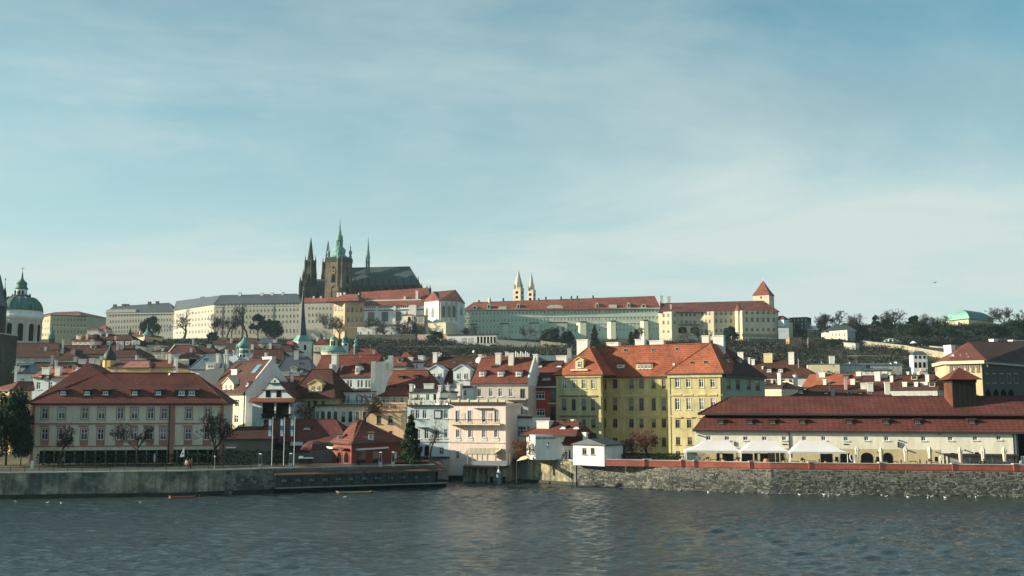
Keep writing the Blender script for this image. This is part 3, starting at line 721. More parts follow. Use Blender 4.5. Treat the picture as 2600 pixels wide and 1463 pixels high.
M_st3 = mat('wall_stone_dark', (0.085, 0.092, 0.084), rough=0.95, var=0.35, vs=1.0, fine=0.35, fs=5, spec=0.15)
M_moss = mat('tide_line', (0.022, 0.026, 0.020), rough=0.7, var=0.4)
rs = random.Random(5)
# left embankment: old render, then a stone stretch
ew = tag(E('embankment_wall', BANK[0]), 'long patchy grey green quay wall on the left bank below the red trimmed house', 'wall')
def rel(root, mb): o_ = root.location; mb.v = [(x - o_.x, y - o_.y, z - o_.z) for x, y, z in mb.v]; return mb
L0 = BANK[0] + (BANK[0] - BANK[1]).normalized() * 60
LA = G(570, 1255.5)
m = MB(); wall_run(m, [L0, BANK[0], BANK[1], LA], -1.5, GZ - .12, .7); rel(ew, m).build('wall_face', [M_render], ew)
m = MB(); wall_run(m, [LA, BANK[2], BANK[3]], -1.5, GZ - .12, .7); rel(ew, m).build('wall_core', [M_mortar], ew)
m = MB(); stones(m, LA, BANK[2], 0.0, GZ - .2, rs, .3, .5, .4, 1.0); o = rel(ew, m).build('masonry', [M_stone, M_st2, M_st3], ew); o['kind'] = 'stuff'
m = MB()
for a, b in ((L0, BANK[1]), (BANK[1], BANK[2]), (BANK[2], BANK[3])):
    d = (b - a).xy; n_ = int(d.length / 2.4); d = d / n_
    for i in range(n_):
        q = Vector(a.xy) + d * i; e = d.normalized(); nn = Vector((-e.y, e.x))
        q0 = q - nn * .12; q1 = q + d * .99 - nn * .12
        dz = rs.uniform(-.015, .015)
        m.extr([(q0.x, q0.y, GZ - .118), (q1.x, q1.y, GZ - .118), (q1.x + nn.x * .95, q1.y + nn.y * .95, GZ - .118), (q0.x + nn.x * .95, q0.y + nn.y * .95, GZ - .118)], (0, 0, .16 + dz))
rel(ew, m).build('coping', [plaster('coping', (0.36, 0.37, 0.34))], ew)
m = MB(); wall_run(m, [L0 - Vector((0, .25, 0)), BANK[1] - Vector((0, .25, 0)), BANK[2] - Vector((0, .25, 0)), BANK[3] - Vector((0, .25, 0))], -1.5, .55, .3); rel(ew, m).build('wet_footing', [M_moss], ew)
# right embankment
rw = tag(E('embankment_wall', BANK[8]), 'long rough stone quay wall on the right bank under the red brick parapet', 'wall')
RW = [BANK[8], BANK[9], BANK[10], BANK[11], BANK[12], BANK[12] + (BANK[12] - BANK[11]).normalized() * 40]
ZS = 3.62
m = MB(); wall_run(m, RW, -1.5, ZS, .8); rel(rw, m).build('wall_core', [M_mortar], rw)
m = MB()
for a, b in zip(RW[:-1], RW[1:]): stones(m, a, b, 0.1, ZS, rs)
o = rel(rw, m).build('masonry', [M_stone, M_st2, M_st3], rw); o['kind'] = 'stuff'
m = MB()
for a, b in zip(RW[:-1], RW[1:]):
    d = (b - a); 
    for i in range(int(d.length * 3.5)):
        q = a + d * rs.random() + Vector((rs.gauss(0, .05), -rs.uniform(.05, .9), 0)); s_ = rs.uniform(.08, .32)
        vs8 = [(q.x + sx * s_ * rs.uniform(.7, 1.4), q.y + sy * s_ * rs.uniform(.5, 1), sz * s_ * rs.uniform(.3, .8)) for sz in (-.6, .6) for sx, sy in ((-1, -1), (1, -1), (1, 1), (-1, 1))]
        m.idx(vs8, [(4, 5, 6, 7), (0, 1, 5, 4), (1, 2, 6, 5), (2, 3, 7, 6), (3, 0, 4, 7)], rs.choice((0, 0, 1, 2)))
o = rel(rw, m).build('footing_rubble', [M_stone, M_st2, M_moss], rw); o['kind'] = 'stuff'
# brick parapet on the right embankment
PA = [U(1540, 1182, 165.6), G(1700, 1244) + Vector((.0, .35, 0)), G(1960, 1252) + Vector((0, .35, 0)), G(2600, 1261) + Vector((0, .35, 0)), RW[-1] + Vector((0, .35, 0))]
PA = [Vector((p_.x, p_.y, 0)) for p_ in PA]
def parY(px):
    Y = 158.0
    for _ in range(6): Y = lerp_tab([(p_.x, p_.y) for p_ in PA], (px - CX) / F * Y)
    return Y
bp = tag(E('brick_parapet', PA[0]), 'low red brick parapet wall with pale coping in front of the white tents', 'wall')
m = MB(); wall_run(m, PA, ZS + .003, 4.62, .45); rel(bp, m).build('brickwork', [M_brick], bp)
for a, b in zip(PA[:-1], PA[1:]):
    d = (b - a).xy; n_ = max(1, int(d.length / 3.0)); d = d / n_; e = d.normalized(); nn = Vector((-e.y, e.x))
    for i in range(n_):
        q = Vector(a.xy) + d * i - nn * .07; q1 = q + d * .995
        m = MB(); m.extr([(q.x, q.y, 4.622), (q1.x, q1.y, 4.622), (q1.x + nn.x * .6, q1.y + nn.y * .6, 4.622), (q.x + nn.x * .6, q.y + nn.y * .6, 4.622)], (0, 0, .10)); rel(bp, m).build('coping_stone', [mat('coping_pale', (0.46, 0.44, 0.38), rough=.9, var=.2, rnd=.12)], bp)
for px in (1640, 1732, 1765, 1904, 2053, 2230, 2412, 2566):
    Yb = parY(px); x = (px - CX) / F * Yb
    m = MB(); m.box(-.6, .6, -.05, .55, -.95, .10, 0); m.box(-.7, .7, -.12, .62, .10, .2, 1)
    m.build('parapet_pier', [M_brick, mat('coping_pale', (0.46, 0.44, 0.38))], bp, Vector((x, Yb, 4.66)) - bp.location)
# quay wall under the museum, yellowish render with pilasters
qa, qb = BANK[7], BANK[8]
qw = tag(E('quay_wall', qa), 'stained yellowish quay wall with dark drips under the white museum house', 'wall')
m = MB(); wall_run(m, [qa, qb], -1.5, 4.15, 2.0); rel(qw, m).build('wall_face', [M_quay], qw)
d = (qb - qa); 
for f0, f1, z in ((0, .035, 4.15), (.10, .125, 4.0), (.9, 1.0, 3.9)):
    m = MB(); a = qa + d * f0 - Vector((0, .22, 0)); b = qa + d * f1 - Vector((0, .22, 0)); wall_run(m, [a, b], -1.5, z, .3); rel(qw, m).build('pilaster', [M_render], qw)
m = MB(); wall_run(m, [qa + d * .1 - Vector((0, .1, 0)), qb - Vector((0, .1, 0))], 4.05, 4.3, .5); rel(qw, m).build('coping', [plaster('coping', (0.36, 0.37, 0.34))], qw)
m = MB(); wall_run(m, [qa - Vector((0, .35, 0)), qb - Vector((0, .35, 0))], -1.5, .5, .3); rel(qw, m).build('wet_footing', [M_moss], qw)

# terrace walls and walls on the castle slope: one thing each
def garden_wall(p0, p1, hpx, Y0, Y1, label, m=None, th=.6, name='garden_wall'):
    Y0 = hillY(p0[0], p0[1] + hpx, 460, Y0 if Y0 > 745 else 745) + 2; Y1 = hillY(p1[0], p1[1] + hpx, 460, Y1 if Y1 > 745 else 745) + 2; a = U(p0[0], p0[1], Y0); b = U(p1[0], p1[1], Y1)
    r = tag(E(name, a), label, 'wall'); mb = MB(); h = hpx * Y0 / F
    d = (b - a); n = Vector((-d.y, d.x, 0)).normalized() * th
    low = 2.2
    mb.idx([a - a - Vector((0, 0, h + low)), d - Vector((0, 0, h + low)), d, Vector((0, 0, 0)), n - Vector((0, 0, h + low)), d + n - Vector((0, 0, h + low)), d + n, n],
           [(0, 1, 2, 3), (5, 4, 7, 6), (3, 2, 6, 7), (4, 0, 3, 7), (1, 5, 6, 2), (1, 0, 4, 5)])
    mb.build('wall_face', [m or M_terr], r)
    c = MB(); q = Vector((0, 0, .02)); w = n * 1.35; o_ = -n * .17
    c.idx([o_ + q, d + o_ + q, d + o_ + w + q, o_ + w + q] + [v + Vector((0, 0, .22)) for v in (o_ + q, d + o_ + q, d + o_ + w + q, o_ + w + q)], [(0, 1, 5, 4), (1, 2, 6, 5), (2, 3, 7, 6), (3, 0, 4, 7), (4, 5, 6, 7), (3, 2, 1, 0)])
    c.build('coping', [plaster('coping', (0.36, 0.37, 0.34))], r)
# ================================================================ the castle on the hill
def grid(a, b, n): return [a + (b - a) * i / (n - 1) for i in range(n)]
# --- west wing of the castle: three joined stretches
b = B('castle_wing', 'pale far left castle wing with grey roof, left of the sunlit angled wing', 'palace', [(270, 915), (442, 905)], 795, 16, zb=58)
for y, h in ((802, 4.5), (817, 6), (832, 7), (843, 6)): b.wins(grid(280, 432, 22), [y - 5 * i / 21 for i in range(22)], 3.2, h, fr=M_framed)
b.walls(M_castle); b.roof(T_slate, (287, 779), (430, 769), ov=.6, v1=16, flat=False)
b.band(796.5, 799, M_palace2, px=270, proud=.6, name='cornice'); b.rect(270, 345, 786, 795, M_castle, proud=.2, inn=1.5, name='attic_parapet')
for px, y in ((290, 775), (312, 774), (322, 774), (378, 768), (398, 767)): b.chim(px, y - 2, y + 12, 7, m=M_sand, v=7, d=2)
b = B('castle_wing', 'sunlit warm castle wing with grey roof set at an angle', 'palace', [(442, 905), (544, 848)], 788, 16, zb=58)
for y0, y1, h in ((800, 790, 4.5), (816, 808, 6), (829, 823, 6), (845, 841, 6)): b.wins(grid(450, 537, 12), [y0 + (y1 - y0) * i / 11 for i in range(12)], 3.4, h, fr=M_framed, e=0)
b.walls(M_castle); b.roof(T_slate, (448, 765), (563, 750), ov=.6, flat=False)
for z in (b.h - 2.2, b.h * .5): b.zband(z, z + .4, M_palace2, proud=.3)
b.chim(511, 754, 766, 7, m=M_sand, v=8, d=2); b.chim(499, 758, 768, 4, m=M_sand, v=8, d=2)
b = B('castle_wing', 'long grey castle wing with dark slate hip roof behind the green spire', 'palace', [(544, 848), (764, 836)], 772, 16, zb=58)
for y, h in ((777, 4), (791, 6), (807, 7), (821, 6), (845, 9)): b.wins(grid(552, 756, 23), [y - 5 * i / 22 for i in range(23)], 3.6, h, fr=M_framed)
b.walls(M_castle); b.roof(T_slate, (561, 750), (754, 746), ov=.6, flat=False)
b.zband(b.h - 2.6, b.h - 2.2, M_palace2, proud=.35, name='cornice')
for t_ in (.1, .33, .69): b.zband(2, b.h - .3, M_gutter, proud=.3, name='downpipe', a=b.L * t_, b=b.L * t_ + .35)
for px, y, w in ((596, 752, 6), (608, 742, 7), (664, 743, 8), (690, 743, 6), (717, 741, 5)): b.chim(px, y, y + 12, w, v=7, d=1.5)
b = B('castle_wing', 'short grey castle wing with low red roof just right of the green spire', 'palace', [(766, 833), (846, 828)], 769, 14, zb=58)
for y, h in ((783, 5), (800, 7), (816, 7)): b.wins(grid(785, 840, 7), y, 4, h, fr=M_framed)
b.walls(M_castle); b.roof(T_far, (768, 757), (850, 755), ov=.5, gl=True, gr=True)
for px in (796, 814): b.chim(px, 752, 760, 4, v=6, d=1)
b = B('corner_palace', 'orange sunlit corner palace with red hip roof in front of the cathedral', 'palace', [(845, 829), (876, 815), (924, 821)], 769, 16, zb=58)
b.wins([852, 861, 869], 784, 6, 13, e=0, fr=M_framed); b.wins([852, 861, 869], 808, 6, 13, e=0, fr=M_framed)
for y in (787, 812): b.wins(grid(884, 917, 4), y, 5.5, 11, e=1, fr=M_framed)
b.walls(plaster('ochre_far', (0.58, 0.41, 0.25), vs=.06)); 
b.roof(T_far, (875, 746), (907, 749), ov=.6, u0=-.3, v0=-11, v1=10, vm=2)
for e in (0, 1): b.zband(b.h * .45, b.h * .45 + .6, M_palace2, e=e, proud=.3)
for px in (857, 864, 874): b.chim(px, 743, 757, 4.5, v=3, d=1)

# --- old hall with the long red roof
b = B('old_royal_hall', 'white hall with long dull red roof, white chimneys and large dark windows', 'hall', [(921, 822), (1080, 812)], 776, 18, zb=58)
b.wins([942, 977, 1010], [805, 804, 803], 17, 24, st='three', fr=M_framed); b.win(1034, 796, 6, 10, fr=M_framed); b.win(1037, 808, 8, 6, fr=M_framed)
b.walls(M_white)
b.roof(T_far, (915, 742), (1083, 731), ov=.4, v0=1.5, v1=18, ze=b.h - .3, flat=False, gr=True)
b.gable('R', M_white, extra=.8, v0=1.5, vm=9.7, th=.6)
mb = MB(); z = b.h + .5; mb.extr([(2, 1.6, z + 3.1), (b.L - 3, 1.6, z + 3.1), (b.L - 1.5, -1.0, z - 1), (1, -1.0, z - 1)], (0, .2, .5)); mb.build('lean_to_roof', [T_far], b.root)
mb = MB(); mb.box(2, b.L - 4, 1.2, 2.0, z + 3.2, z + 4.2); mb.build('parapet', [M_white], b.root)
for i in range(26): b.zband(b.h - 2.3, b.h - 1.0, M_gutter, a=3 + i * (b.L - 8) / 26, b=3.9 + i * (b.L - 8) / 26, proud=.15, name='gallery_opening')
b.zband(b.h - 4.6, b.h - 3.9, M_gutter, proud=.35, name='string_course'); b.zband(b.h - 3.9, b.h - 3.2, M_white, proud=.6, name='string_course')
for px in (957, 1002): b.rect(px - 3, px + 3, 778, 818, M_white, proud=.9, name='buttress')
b.rect(1041, 1058, 775, 805, M_white, proud=2.2, name='stair_turret')
b.chim(1027, 753, 763, 5, v=3, d=1.2); b.chim(1058, 738, 762, 6, v=3, d=1.2); b.chim(910, 744, 756, 3, v=8, d=.6)
for px, y in ((958, 757), (988, 755), (1020, 749), (1046, 747)): b.dorm(px, y, 3, 3, roofm=T_far)
# --- chapel with pointed windows
b = B('castle_chapel', 'white castle chapel with red hip roof and tall pointed windows', 'chapel', [(1078, 811), (1114, 797), (1166, 806), (1180, 822)], 767, 16, zb=58)
for px in (1084, 1099): b.arch(px, 781, 806, 7, M_glassf, e=0, point=True, fr=M_palace2)
for px in (1126, 1140, 1152): b.arch(px, 775, 806, 8, M_glassf, e=1, point=True, fr=M_white)
b.arch(1171, 776, 802, 5, M_glassf, e=2, point=True, fr=M_white)
for px in (1119, 1133, 1146, 1158): b.rect(px - 1.6, px + 1.6, 768, 815, M_grey, e=1, proud=1.2, name='buttress')
b.walls(M_white)
hz = b.h
def P3(px, py, v): q = b.at(px, py, v); return (q[0], v, q[1])
mb = MB(); A0 = (b.c[0].x - .5, b.c[0].y - .3, hz); A1 = (b.c[1].x + .2, b.c[1].y - .7, hz); A2 = (b.c[2].x + .3, b.c[2].y - .7, hz); A3 = (b.c[3].x + .6, b.c[3].y, hz); A4 = (b.L + .5, 16.5, hz); A5 = (-.5, 16.5, hz)
r0 = P3(1100, 740, 4); r1 = P3(1108, 740.5, 9); r2 = P3(1157, 736, 9)
mb.face([A0, A1, r0]); mb.face([A1, r1, r0]); mb.face([A1, A2, r2, r1]); mb.face([A2, A3, r2]); mb.face([A3, A4, r2]); mb.face([A4, A5, r1, r2]); mb.face([A5, A0, r0, r1]); mb.face([A5, A4, A3, A2, A1, A0])
mb.build('roof', [T_far], b.root); b.slope = None
for e in (0, 1, 2): b.zband(b.h - .5, b.h - .05, M_grey, e=e, proud=.4, name='cornice')
# --- lower pale buildings on the terrace
b = B('castle_annex', 'pale yellow windowless annex block below the chapel', 'building', [(1054, 800), (1132, 784), (1150, 790)], 824, 10, zb=56)
b.wins([1072, 1091, 1132 - 8], 838, 3.5, 9, fr=M_framed); b.walls(M_cream); b.zband(b.h - .1, b.h + .4, M_cream, proud=.2, name='parapet', e=0); b.zband(b.h - .1, b.h + .4, M_cream, proud=.2, name='parapet', e=1)
b.zband(0, 5.2, M_terr, proud=.2, name='plinth'); b.zband(0, 5.2, M_terr, proud=.2, name='plinth', e=1)
b = B('castle_annex', 'low whitewashed garden building half hidden by bare trees under the old hall', 'building', [(907, 795), (1021, 788)], 829, 9, zb=56)
b.wins([909, 916, 936, 956, 975, 994, 1013], 848, 4, 9, fr=M_framed); b.walls(M_white); b.roof(T_fard, (909, 825), (1019, 824), ov=.3)
b = B('castle_annex', 'small grey stone stair house with arched door between the hall and the chapel', 'building', [(1022, 802), (1052, 797), (1056, 803)], 803, 8, zb=58)
b.arch(1039, 804, 818, 7, M_black); b.walls(M_pinkgrey); b.roof(T_fard, (1030, 799), (1048, 799), ov=.3)
b = B('castle_annex', 'small dark porch with white posts beside the chapel wall', 'building', [(1055, 796), (1078, 793)], 803, 6, zb=60)
b.wins([1060, 1067, 1074], 813, 5, 14, fr=M_white); b.walls(M_framed); b.roof(T_fard, (1058, 800), (1075, 800), ov=.3)
b = B('colonnade', 'white garden colonnade with flat roof below the green palace', 'building', [(1135, 760), (1260, 752)], 852, 6, zb=52)
b.walls(M_white)
for px in grid(1214, 1256, 6): b.rect(px - 2.6, px + 2.6, 855, 872, M_black, name='opening', proud=.03)
for px in (1148, 1178, 1196): b.rect(px - 7, px + 7, 858, 871, M_grey, name='panel', proud=.05)
mb = MB(); mb.box(-.5, b.L + .5, -.6, 6.5, b.h + .01, b.h + .7); mb.build('roof', [M_gutter], b.root)

# --- the long green palace
b = B('green_palace', 'very long pale green palace with red roof and cream buttresses under the twin spires', 'palace', [(1176, 838), (1400, 833), (1530, 829), (1676, 824)], 788, 20, zb=54)
def yrow(y0, y1, px): return y0 + (y1 - y0) * (px - 1176) / 500
for e, xs_ in ((0, grid(1182, 1392, 24)), (1, grid(1408, 1522, 14)), (2, grid(1538, 1668, 15))):
    for (y0, y1, h) in ((797, 789, 7), (816, 806, 7), (831, 824, 4), (846, 834, 7)):
        for px in xs_: b.win(px, yrow(y0, y1, px), 3.6, h, e=e, fr=M_palace2, st='two')
b.walls(M_palace)
b.roof(T_far, (1203, 768), (1662, 752), ov=.7, flat=False)
hz = b.h
for e in range(3):
    b.zband(hz - .3, hz + .9, M_palace2, e=e, proud=.8, name='cornice', a=-.1 if e == 0 else .01); b.zband(hz - 6.6, hz - 6.0, M_palace2, e=e, proud=.25); b.zband(hz - 12.2, hz - 11.7, M_palace2, e=e, proud=.3)
    b.zband(hz - 16.5, hz - 16.2, M_palace2, e=e, proud=.25)
for px, w, e in ((1203, 17, 0), (1281, 23, 0), (1356, 25, 0), (1476, 26, 1), (1553, 22, 2), (1636, 20, 2)):
    t0, z1 = b.ed(px - w / 2, yrow(824, 812, px), e); t1, _ = b.ed(px + w / 2, 820, e)
    mb = MB(); wd = t1 - t0
    mb.idx([(wd * .42, -4.5, -2), (wd, -4.5, -2), (wd, .1, -2), (-1.2, .1, -2), (wd * .38, -2.6, z1 - .8), (wd - .3, -2.6, z1 - .8), (wd - .3, .1, z1 - .8), (-.2, .1, z1 - .8)], [(0, 1, 5, 4), (1, 2, 6, 5), (3, 0, 4, 7), (4, 5, 6, 7)], 0)
    mb.extr([(wd * .36, -2.9, z1 - .78), (wd - .1, -2.9, z1 - .78), (wd - .1, .1, z1 - .78), (-.5, .1, z1 - .78)], (0, 0, .8), 1); r_, an = b.epos(e, t0); mb.build('buttress', [M_palace2, M_gutter], b.root, (r_.x, r_.y, 0), an)
t0, z1 = b.ed(1392, 819, 0); t1, _ = b.ed(1440, 819, 1)
mb = MB(); mb.box(0, 16, -3.2, .1, -2, z1 - .8, 0); mb.box(-.2, 16.2, -3.4, .1, z1 - .78, z1, 1)
for x in (3.5, 8, 12.5): mb.box(x - 1, x + 1, -3.3, -3.1, z1 - 8, z1 - 4, 2)
r_, an = b.epos(0, t0); mb.build('bay_block', [M_palace2, M_gutter, M_glassf], b.root, (r_.x, r_.y, 0), an)
for px, y in ((1205, 781), (1241, 778), (1316, 775), (1516, 765), (1596, 762), (1634, 762)):
    e = 0 if px < 1400 else (1 if px < 1530 else 2); t0, z0 = b.ed(px, y + 8, e); r_, an = b.epos(e, t0)
    mb = MB(); big = px in (1205, 1634); wd = 4.2 if big else 2.6; H = 3.4 if big else 5
    mb.extr([(x, -.5, z) for x, z in arch_pts(wd, H)], (0, 3.2, 0), 0); mb.extr([(x, -.56, z + .8) for x, z in arch_pts(wd * .45, H * .6)], (0, .1, 0), 1)
    mb.build('dormer', [M_palace2, M_black], b.root, (r_.x, r_.y, hz + .6), an)
t0, z0 = b.ed(1412, 780, 1); r_, an = b.epos(1, t0 - 1)
mb = MB(); mb.extr([(x, -.7, z) for x, z in arch_pts(14, 3.4, rise=2.2)], (0, 2.6, 0)); mb.build('pediment', [M_palace], b.root, (r_.x, r_.y, hz + .7), an)
for px, w in ((1276, 20), (1556, 20)):
    e = 0 if px < 1400 else 2; b.rect(px - w / 2, px + w / 2, yrow(780, 772, px), yrow(788, 780, px), M_palace2, e=e, proud=.6, inn=2, name='attic_parapet')
for px, y in ((1216, 765), (1278, 760), (1368, 760), (1386, 757), (1425, 756), (1451, 755), (1466, 754), (1506, 753)): b.chim(px, y - 3, y + 6, 4, m=M_sand, v=9, d=1.5, cap=False)
mb = MB(); q = b.at(1243, 768, 10); mb.lathe(q[0], 10, [(1.3, q[1] - 2), (1.3, q[1] + 1), (1.6, q[1] + 1.2), (1.2, q[1] + 3), (.5, q[1] + 4), (.3, q[1] + 5), (.05, q[1] + 8)], 8); mb.build('roof_lantern', [M_palace2], b.root)
for px in (1680, 1699):
    b.chim(px, 751 if px < 1690 else 753, 772, 8, v=6, d=2)

# --- the white palace at the right end of the castle
b = B('white_palace', 'cream palace with dark red roof, arched loggia and turret at the castle right end', 'palace', [(1673, 822), (1705, 815), (1722, 822), (1777, 820), (1812, 814), (1868, 816), (1884, 806), (1976, 816)], 793, 18, zb=52)
for y, h in ((801, 8), (819, 9), (842, 6)): b.wins([1685, 1697], y, 5, h, e=0, fr=M_framed)
for y, h in ((799, 8), (818, 8)): b.win(1713, y, 5, h, e=1, fr=M_framed); b.wins([1731, 1743, 1753, 1764], y, 5, h, e=2, fr=M_framed)
for y, h in ((796, 8), (816, 9), (841, 6)): b.wins([1783, 1793, 1802], y, 5, h, e=3, fr=M_framed)
for y, h in ((795, 9), (815, 9), (839, 6)): b.wins([1819, 1831, 1843, 1856], y, 5.5, h, e=4, fr=M_framed)
for y, h in ((793, 8), (813, 8), (838, 5)): b.win(1878, y, 3, h, e=5, fr=M_framed)
for y, h in ((793, 9), (812, 11), (837, 7)): b.wins([1896, 1910, 1924, 1938, 1951, 1965], y, 6, h, e=6, fr=M_framed)
b.walls(M_lob)
for px in (1733, 1764): b.arch(px, 830, 846, 22, M_black, e=2, fr=M_lob, rise=2.2)
b.rect(1724, 1776, 824, 826, M_gutter, e=2, proud=1.2, name='balcony'); b.rect(1884, 1976, 848, 856, M_terr, e=6, proud=.25, name='plinth')
b.roof(T_fard, (1690, 770), (1938, 764), ov=.8, flat=False, v0=-1.5, v1=17, vm=8)
for q in (4, 6): b.zband(b.h - .9, b.h - .5, M_lob, e=q, proud=.4, name='cornice')
mb = MB(); c_ = (b.c[5] + b.c[6]) / 2; mb.lathe(c_.x, c_.y + 1.2, [(3.1, -1), (3.1, b.h + .2)], 8, 0, .4); mb.lathe(c_.x, c_.y + 1.2, [(3.6, b.h + .22), (2.1, b.h + 3), (.1, b.h + 6.5)], 8, 1, .4); mb.build('corner_turret', [M_lob, T_far], b.root)
b.chim(1704, 773, 791, 4, v=1, d=1); b.chim(1690, 770, 776, 22, m=T_fard, v=7, d=3, cap=False)
for px, y in ((1895, 776), (1916, 774)): b.dorm(px, y, 7, 4, roofm=T_fard)
# --- tower with the pyramid roof
t_ = T('castle_tower', 'square cream tower with steep red pyramid roof above the white palace', 'tower', 1940, 845, zb=60)
rt = radians(-32)
t_.st('shaft', M_lob, [(28.5, 860), (28.5, 750)], 4, rot=rt); t_.st('roof', T_far, [(30.5, 751.5), (30, 750), (17, 735), (1, 713)], 4, rot=rt)
t_.st('finial', M_metal, [(.5, 714), (.3, 705)], 5); t_.face_win(0, 754, 760, 3, 28.5, rot=rt, face=0); t_.face_win(3, 755, 761, 2.6, 28.5, rot=rt, face=1)
# --- twin spires
for px, tip, base, hw, lab in ((1316.5, 685, 733, 14.5, 'taller left one of the two cream twin spires behind the green palace'), (1349.5, 691, 738, 11.5, 'smaller right one of the two cream twin spires behind the green palace')):
    t_ = T('church_spire', lab, 'tower', px, 905 if hw > 13 else 925, zb=68, group='twin spires'); rt = radians(-25); k = (base - tip) / 48
    t_.st('shaft', M_tower, [(hw - .5, 790), (hw - .5, base)], 4, rot=rt); t_.st('cornice', M_tower, [(hw, base + 1.5), (hw + .6, base), (hw, base - 1)], 4, rot=rt)
    t_.st('spire', plaster('spire', (0.50, 0.45, 0.37), vs=.1), [(hw - 3.5, base - 1), (hw - 5.5, base - 14 * k), (1.0, tip + 4), (.5, tip)], 8)
    for dx in (-1, 1):
        for dy in (-1, 1): t_.st('pinnacle', M_tower, [(1.5, base), (1.5, base - 6), (.2, base - 13)], 4, dpx=dx * (hw - 4.5), dY=dy * 2.5)
    for r_ in range(3 if hw > 13 else 3):
        y = base + 7 + r_ * 12
        for f in (0, 1): t_.face_win(0, y, y + 7, 7 if f == 0 else 6, hw - .5, rot=rt, face=f, point=False)

# ================================================================ the cathedral
c0 = U(905, 720, 880)
ca = tag(E('cathedral', (c0.x, c0.y, 68)), 'huge dark gothic cathedral with green baroque tower cap and twin spires above the castle', 'cathedral')
class CP(T):
    def __init__(s, px, Y, py=720):
        p = U(px, py, Y); s.px, s.Y, s.z0, s.o, s.root = px, Y, 68, Vector((p.x, p.y, 68)), ca; s.off = s.o - Vector(ca.location)
    def st(s, *a, **k): o = T.st(s, *a, **k); (o.parent == ca) and setattr(o, 'location', s.off); return o
    def face_win(s, *a, **k): o = T.face_win(s, *a, **k); o.location = Vector(o.location) + s.off; return o
# great south tower
rt = radians(-22)
g = CP(860, 868)
sh = g.st('great_tower', M_sand, [(34, 800), (33, 740), (32, 700), (31, 657)], 4, rot=rt)
g.st('gallery', M_soot, [(31.5, 668), (32.5, 667), (33, 657), (31, 656), (30, 655)], 4, rot=rt)
for f in (0, 1, -1):
    for dx in (-12, 0, 12): g.face_win(dx, 659, 666, 6, 31.5, rot=rt, face=f, point=True)
    g.face_win(0, 698, 720, 12, 32.6, rot=rt, face=f, fr=M_sand); g.face_win(0, 729, 752, 15, 33.4, rot=rt, face=f, fr=M_sand)
    g.face_win(-1, 680, 694, 4, 32, rot=rt, face=f, fr=M_soot)
cl = MB(); cl.lathe(0, 0, [(1.9, 0), (1.9, .25)], 20, 0); cl.lathe(0, 0, [(1.5, .26), (1.5, .3)], 20, 1)
a_ = 31.5 * 868 / F / (cos(rt) + abs(sin(rt))); n_ = Vector((sin(rt), -cos(rt), 0)); cp_ = n_ * (a_ + .55)
o = cl.build('clock_face', [mat('gold', (.45, .30, .10), rough=.5), M_soot], ca, g.off + Vector((cp_.x, cp_.y, g.z(692)))); o.rotation_euler = (pi / 2, 0, rt)
for dx, dy in ((-27, -1), (27, 3), (3, -9.5), (-2, 10)):
    g.st('corner_turret', M_sand, [(3.6, 800), (3.6, 655)], 8, dpx=dx, dY=dy); 
    g.st('turret_cap', M_copper, [(4.4, 656), (4.0, 652), (2.6, 648), (4.4, 643), (3.8, 639), (1.3, 635), (1.1, 632), (1.9, 629.5), (.5, 626), (.25, 617)], 10, dpx=dx, dY=dy)
cap = [(27, 655.5), (23, 653), (17, 650), (14.5, 646), (16.2, 641), (16.5, 636), (14.5, 632), (10, 628.5), (9.0, 627)]
cpo = g.st('tower_cap', M_copper, cap, 16, smooth=True)
for k in range(8):
    a = k * pi / 4 + .2; x, y = cos(a) * 7.2, sin(a) * 7.2 * 868 / F
    g.st('lantern_post', M_copper, [(1.3, 627), (1.3, 611)], 5, dpx=x, dY=y)
g.st('lantern_core', M_copperd, [(3.2, 627), (3.2, 611)], 8)
g.st('lantern_cap', M_copper, [(8.8, 611.5), (9.2, 610), (8.2, 606), (8.6, 602), (6.8, 598), (4.0, 595.5), (3.6, 594), (4.6, 592), (4.2, 588.5), (2.8, 586), (2.4, 581), (1.4, 570), (.8, 562)], 14, smooth=True)
g.st('finial', mat('gold', (.45, .30, .10)), [(.3, 563), (1.2, 561), (1.2, 559.5), (.3, 558), (.25, 551)], 8)
# west towers
def spire(px, Y, tip, base, hw, bw, bot, lab='west_tower'):
    w = CP(px, Y); w.st(lab, M_soot, [(bw + 4, bot), (bw + 2.5, base + 65), (bw, base + 30), (bw - 1.5, base + 2)], 4, rot=radians(-22))
    w.st('spire', M_soot, [(hw, base + 2), (hw * .98, base), (hw * .52, (tip + base) / 2), (.8, tip + 3), (.4, tip)], 8)
    k = (base - tip) / 10
    for i in range(1, 9):
        f = i / 10
        for a in range(8):
            th = a * pi / 4 + pi / 8; r_ = hw * (1 - f) + .2
            if a % 2 == 0: w.st('crocket', M_soot, [(.5, base - f * (base - tip) + 1), (.75, base - f * (base - tip)), (.1, base - f * (base - tip) - 1.6)], 4, dpx=cos(th) * r_, dY=sin(th) * r_ * Y / F)
    for th in range(4):
        a = th * pi / 2 + radians(23)
        for (r_, yb, yt) in ((bw + .5, base + 12, base - 12), (bw + 2.5, base + 45, base + 18)):
            w.st('pinnacle', M_soot, [(2.2, yb + 20), (2.0, yb - (yb - yt) * .3), (1.2, yb - (yb - yt) * .5), (.15, yt)], 6, dpx=cos(a) * r_, dY=sin(a) * r_ * Y / F)
    for f in (0, 1):
        for dx in (-4, 4): w.face_win(dx, base + 6, base + 28, 4, bw - 1, rot=radians(-22), face=f, fr=M_soot); w.face_win(dx, base + 38, base + 66, 5, bw + 1.4, rot=radians(-22), face=f, fr=M_soot)
spire(787, 885, 603, 659, 7.6, 12.5, 800); spire(831, 905, 611, 664, 7.4, 12, 800)
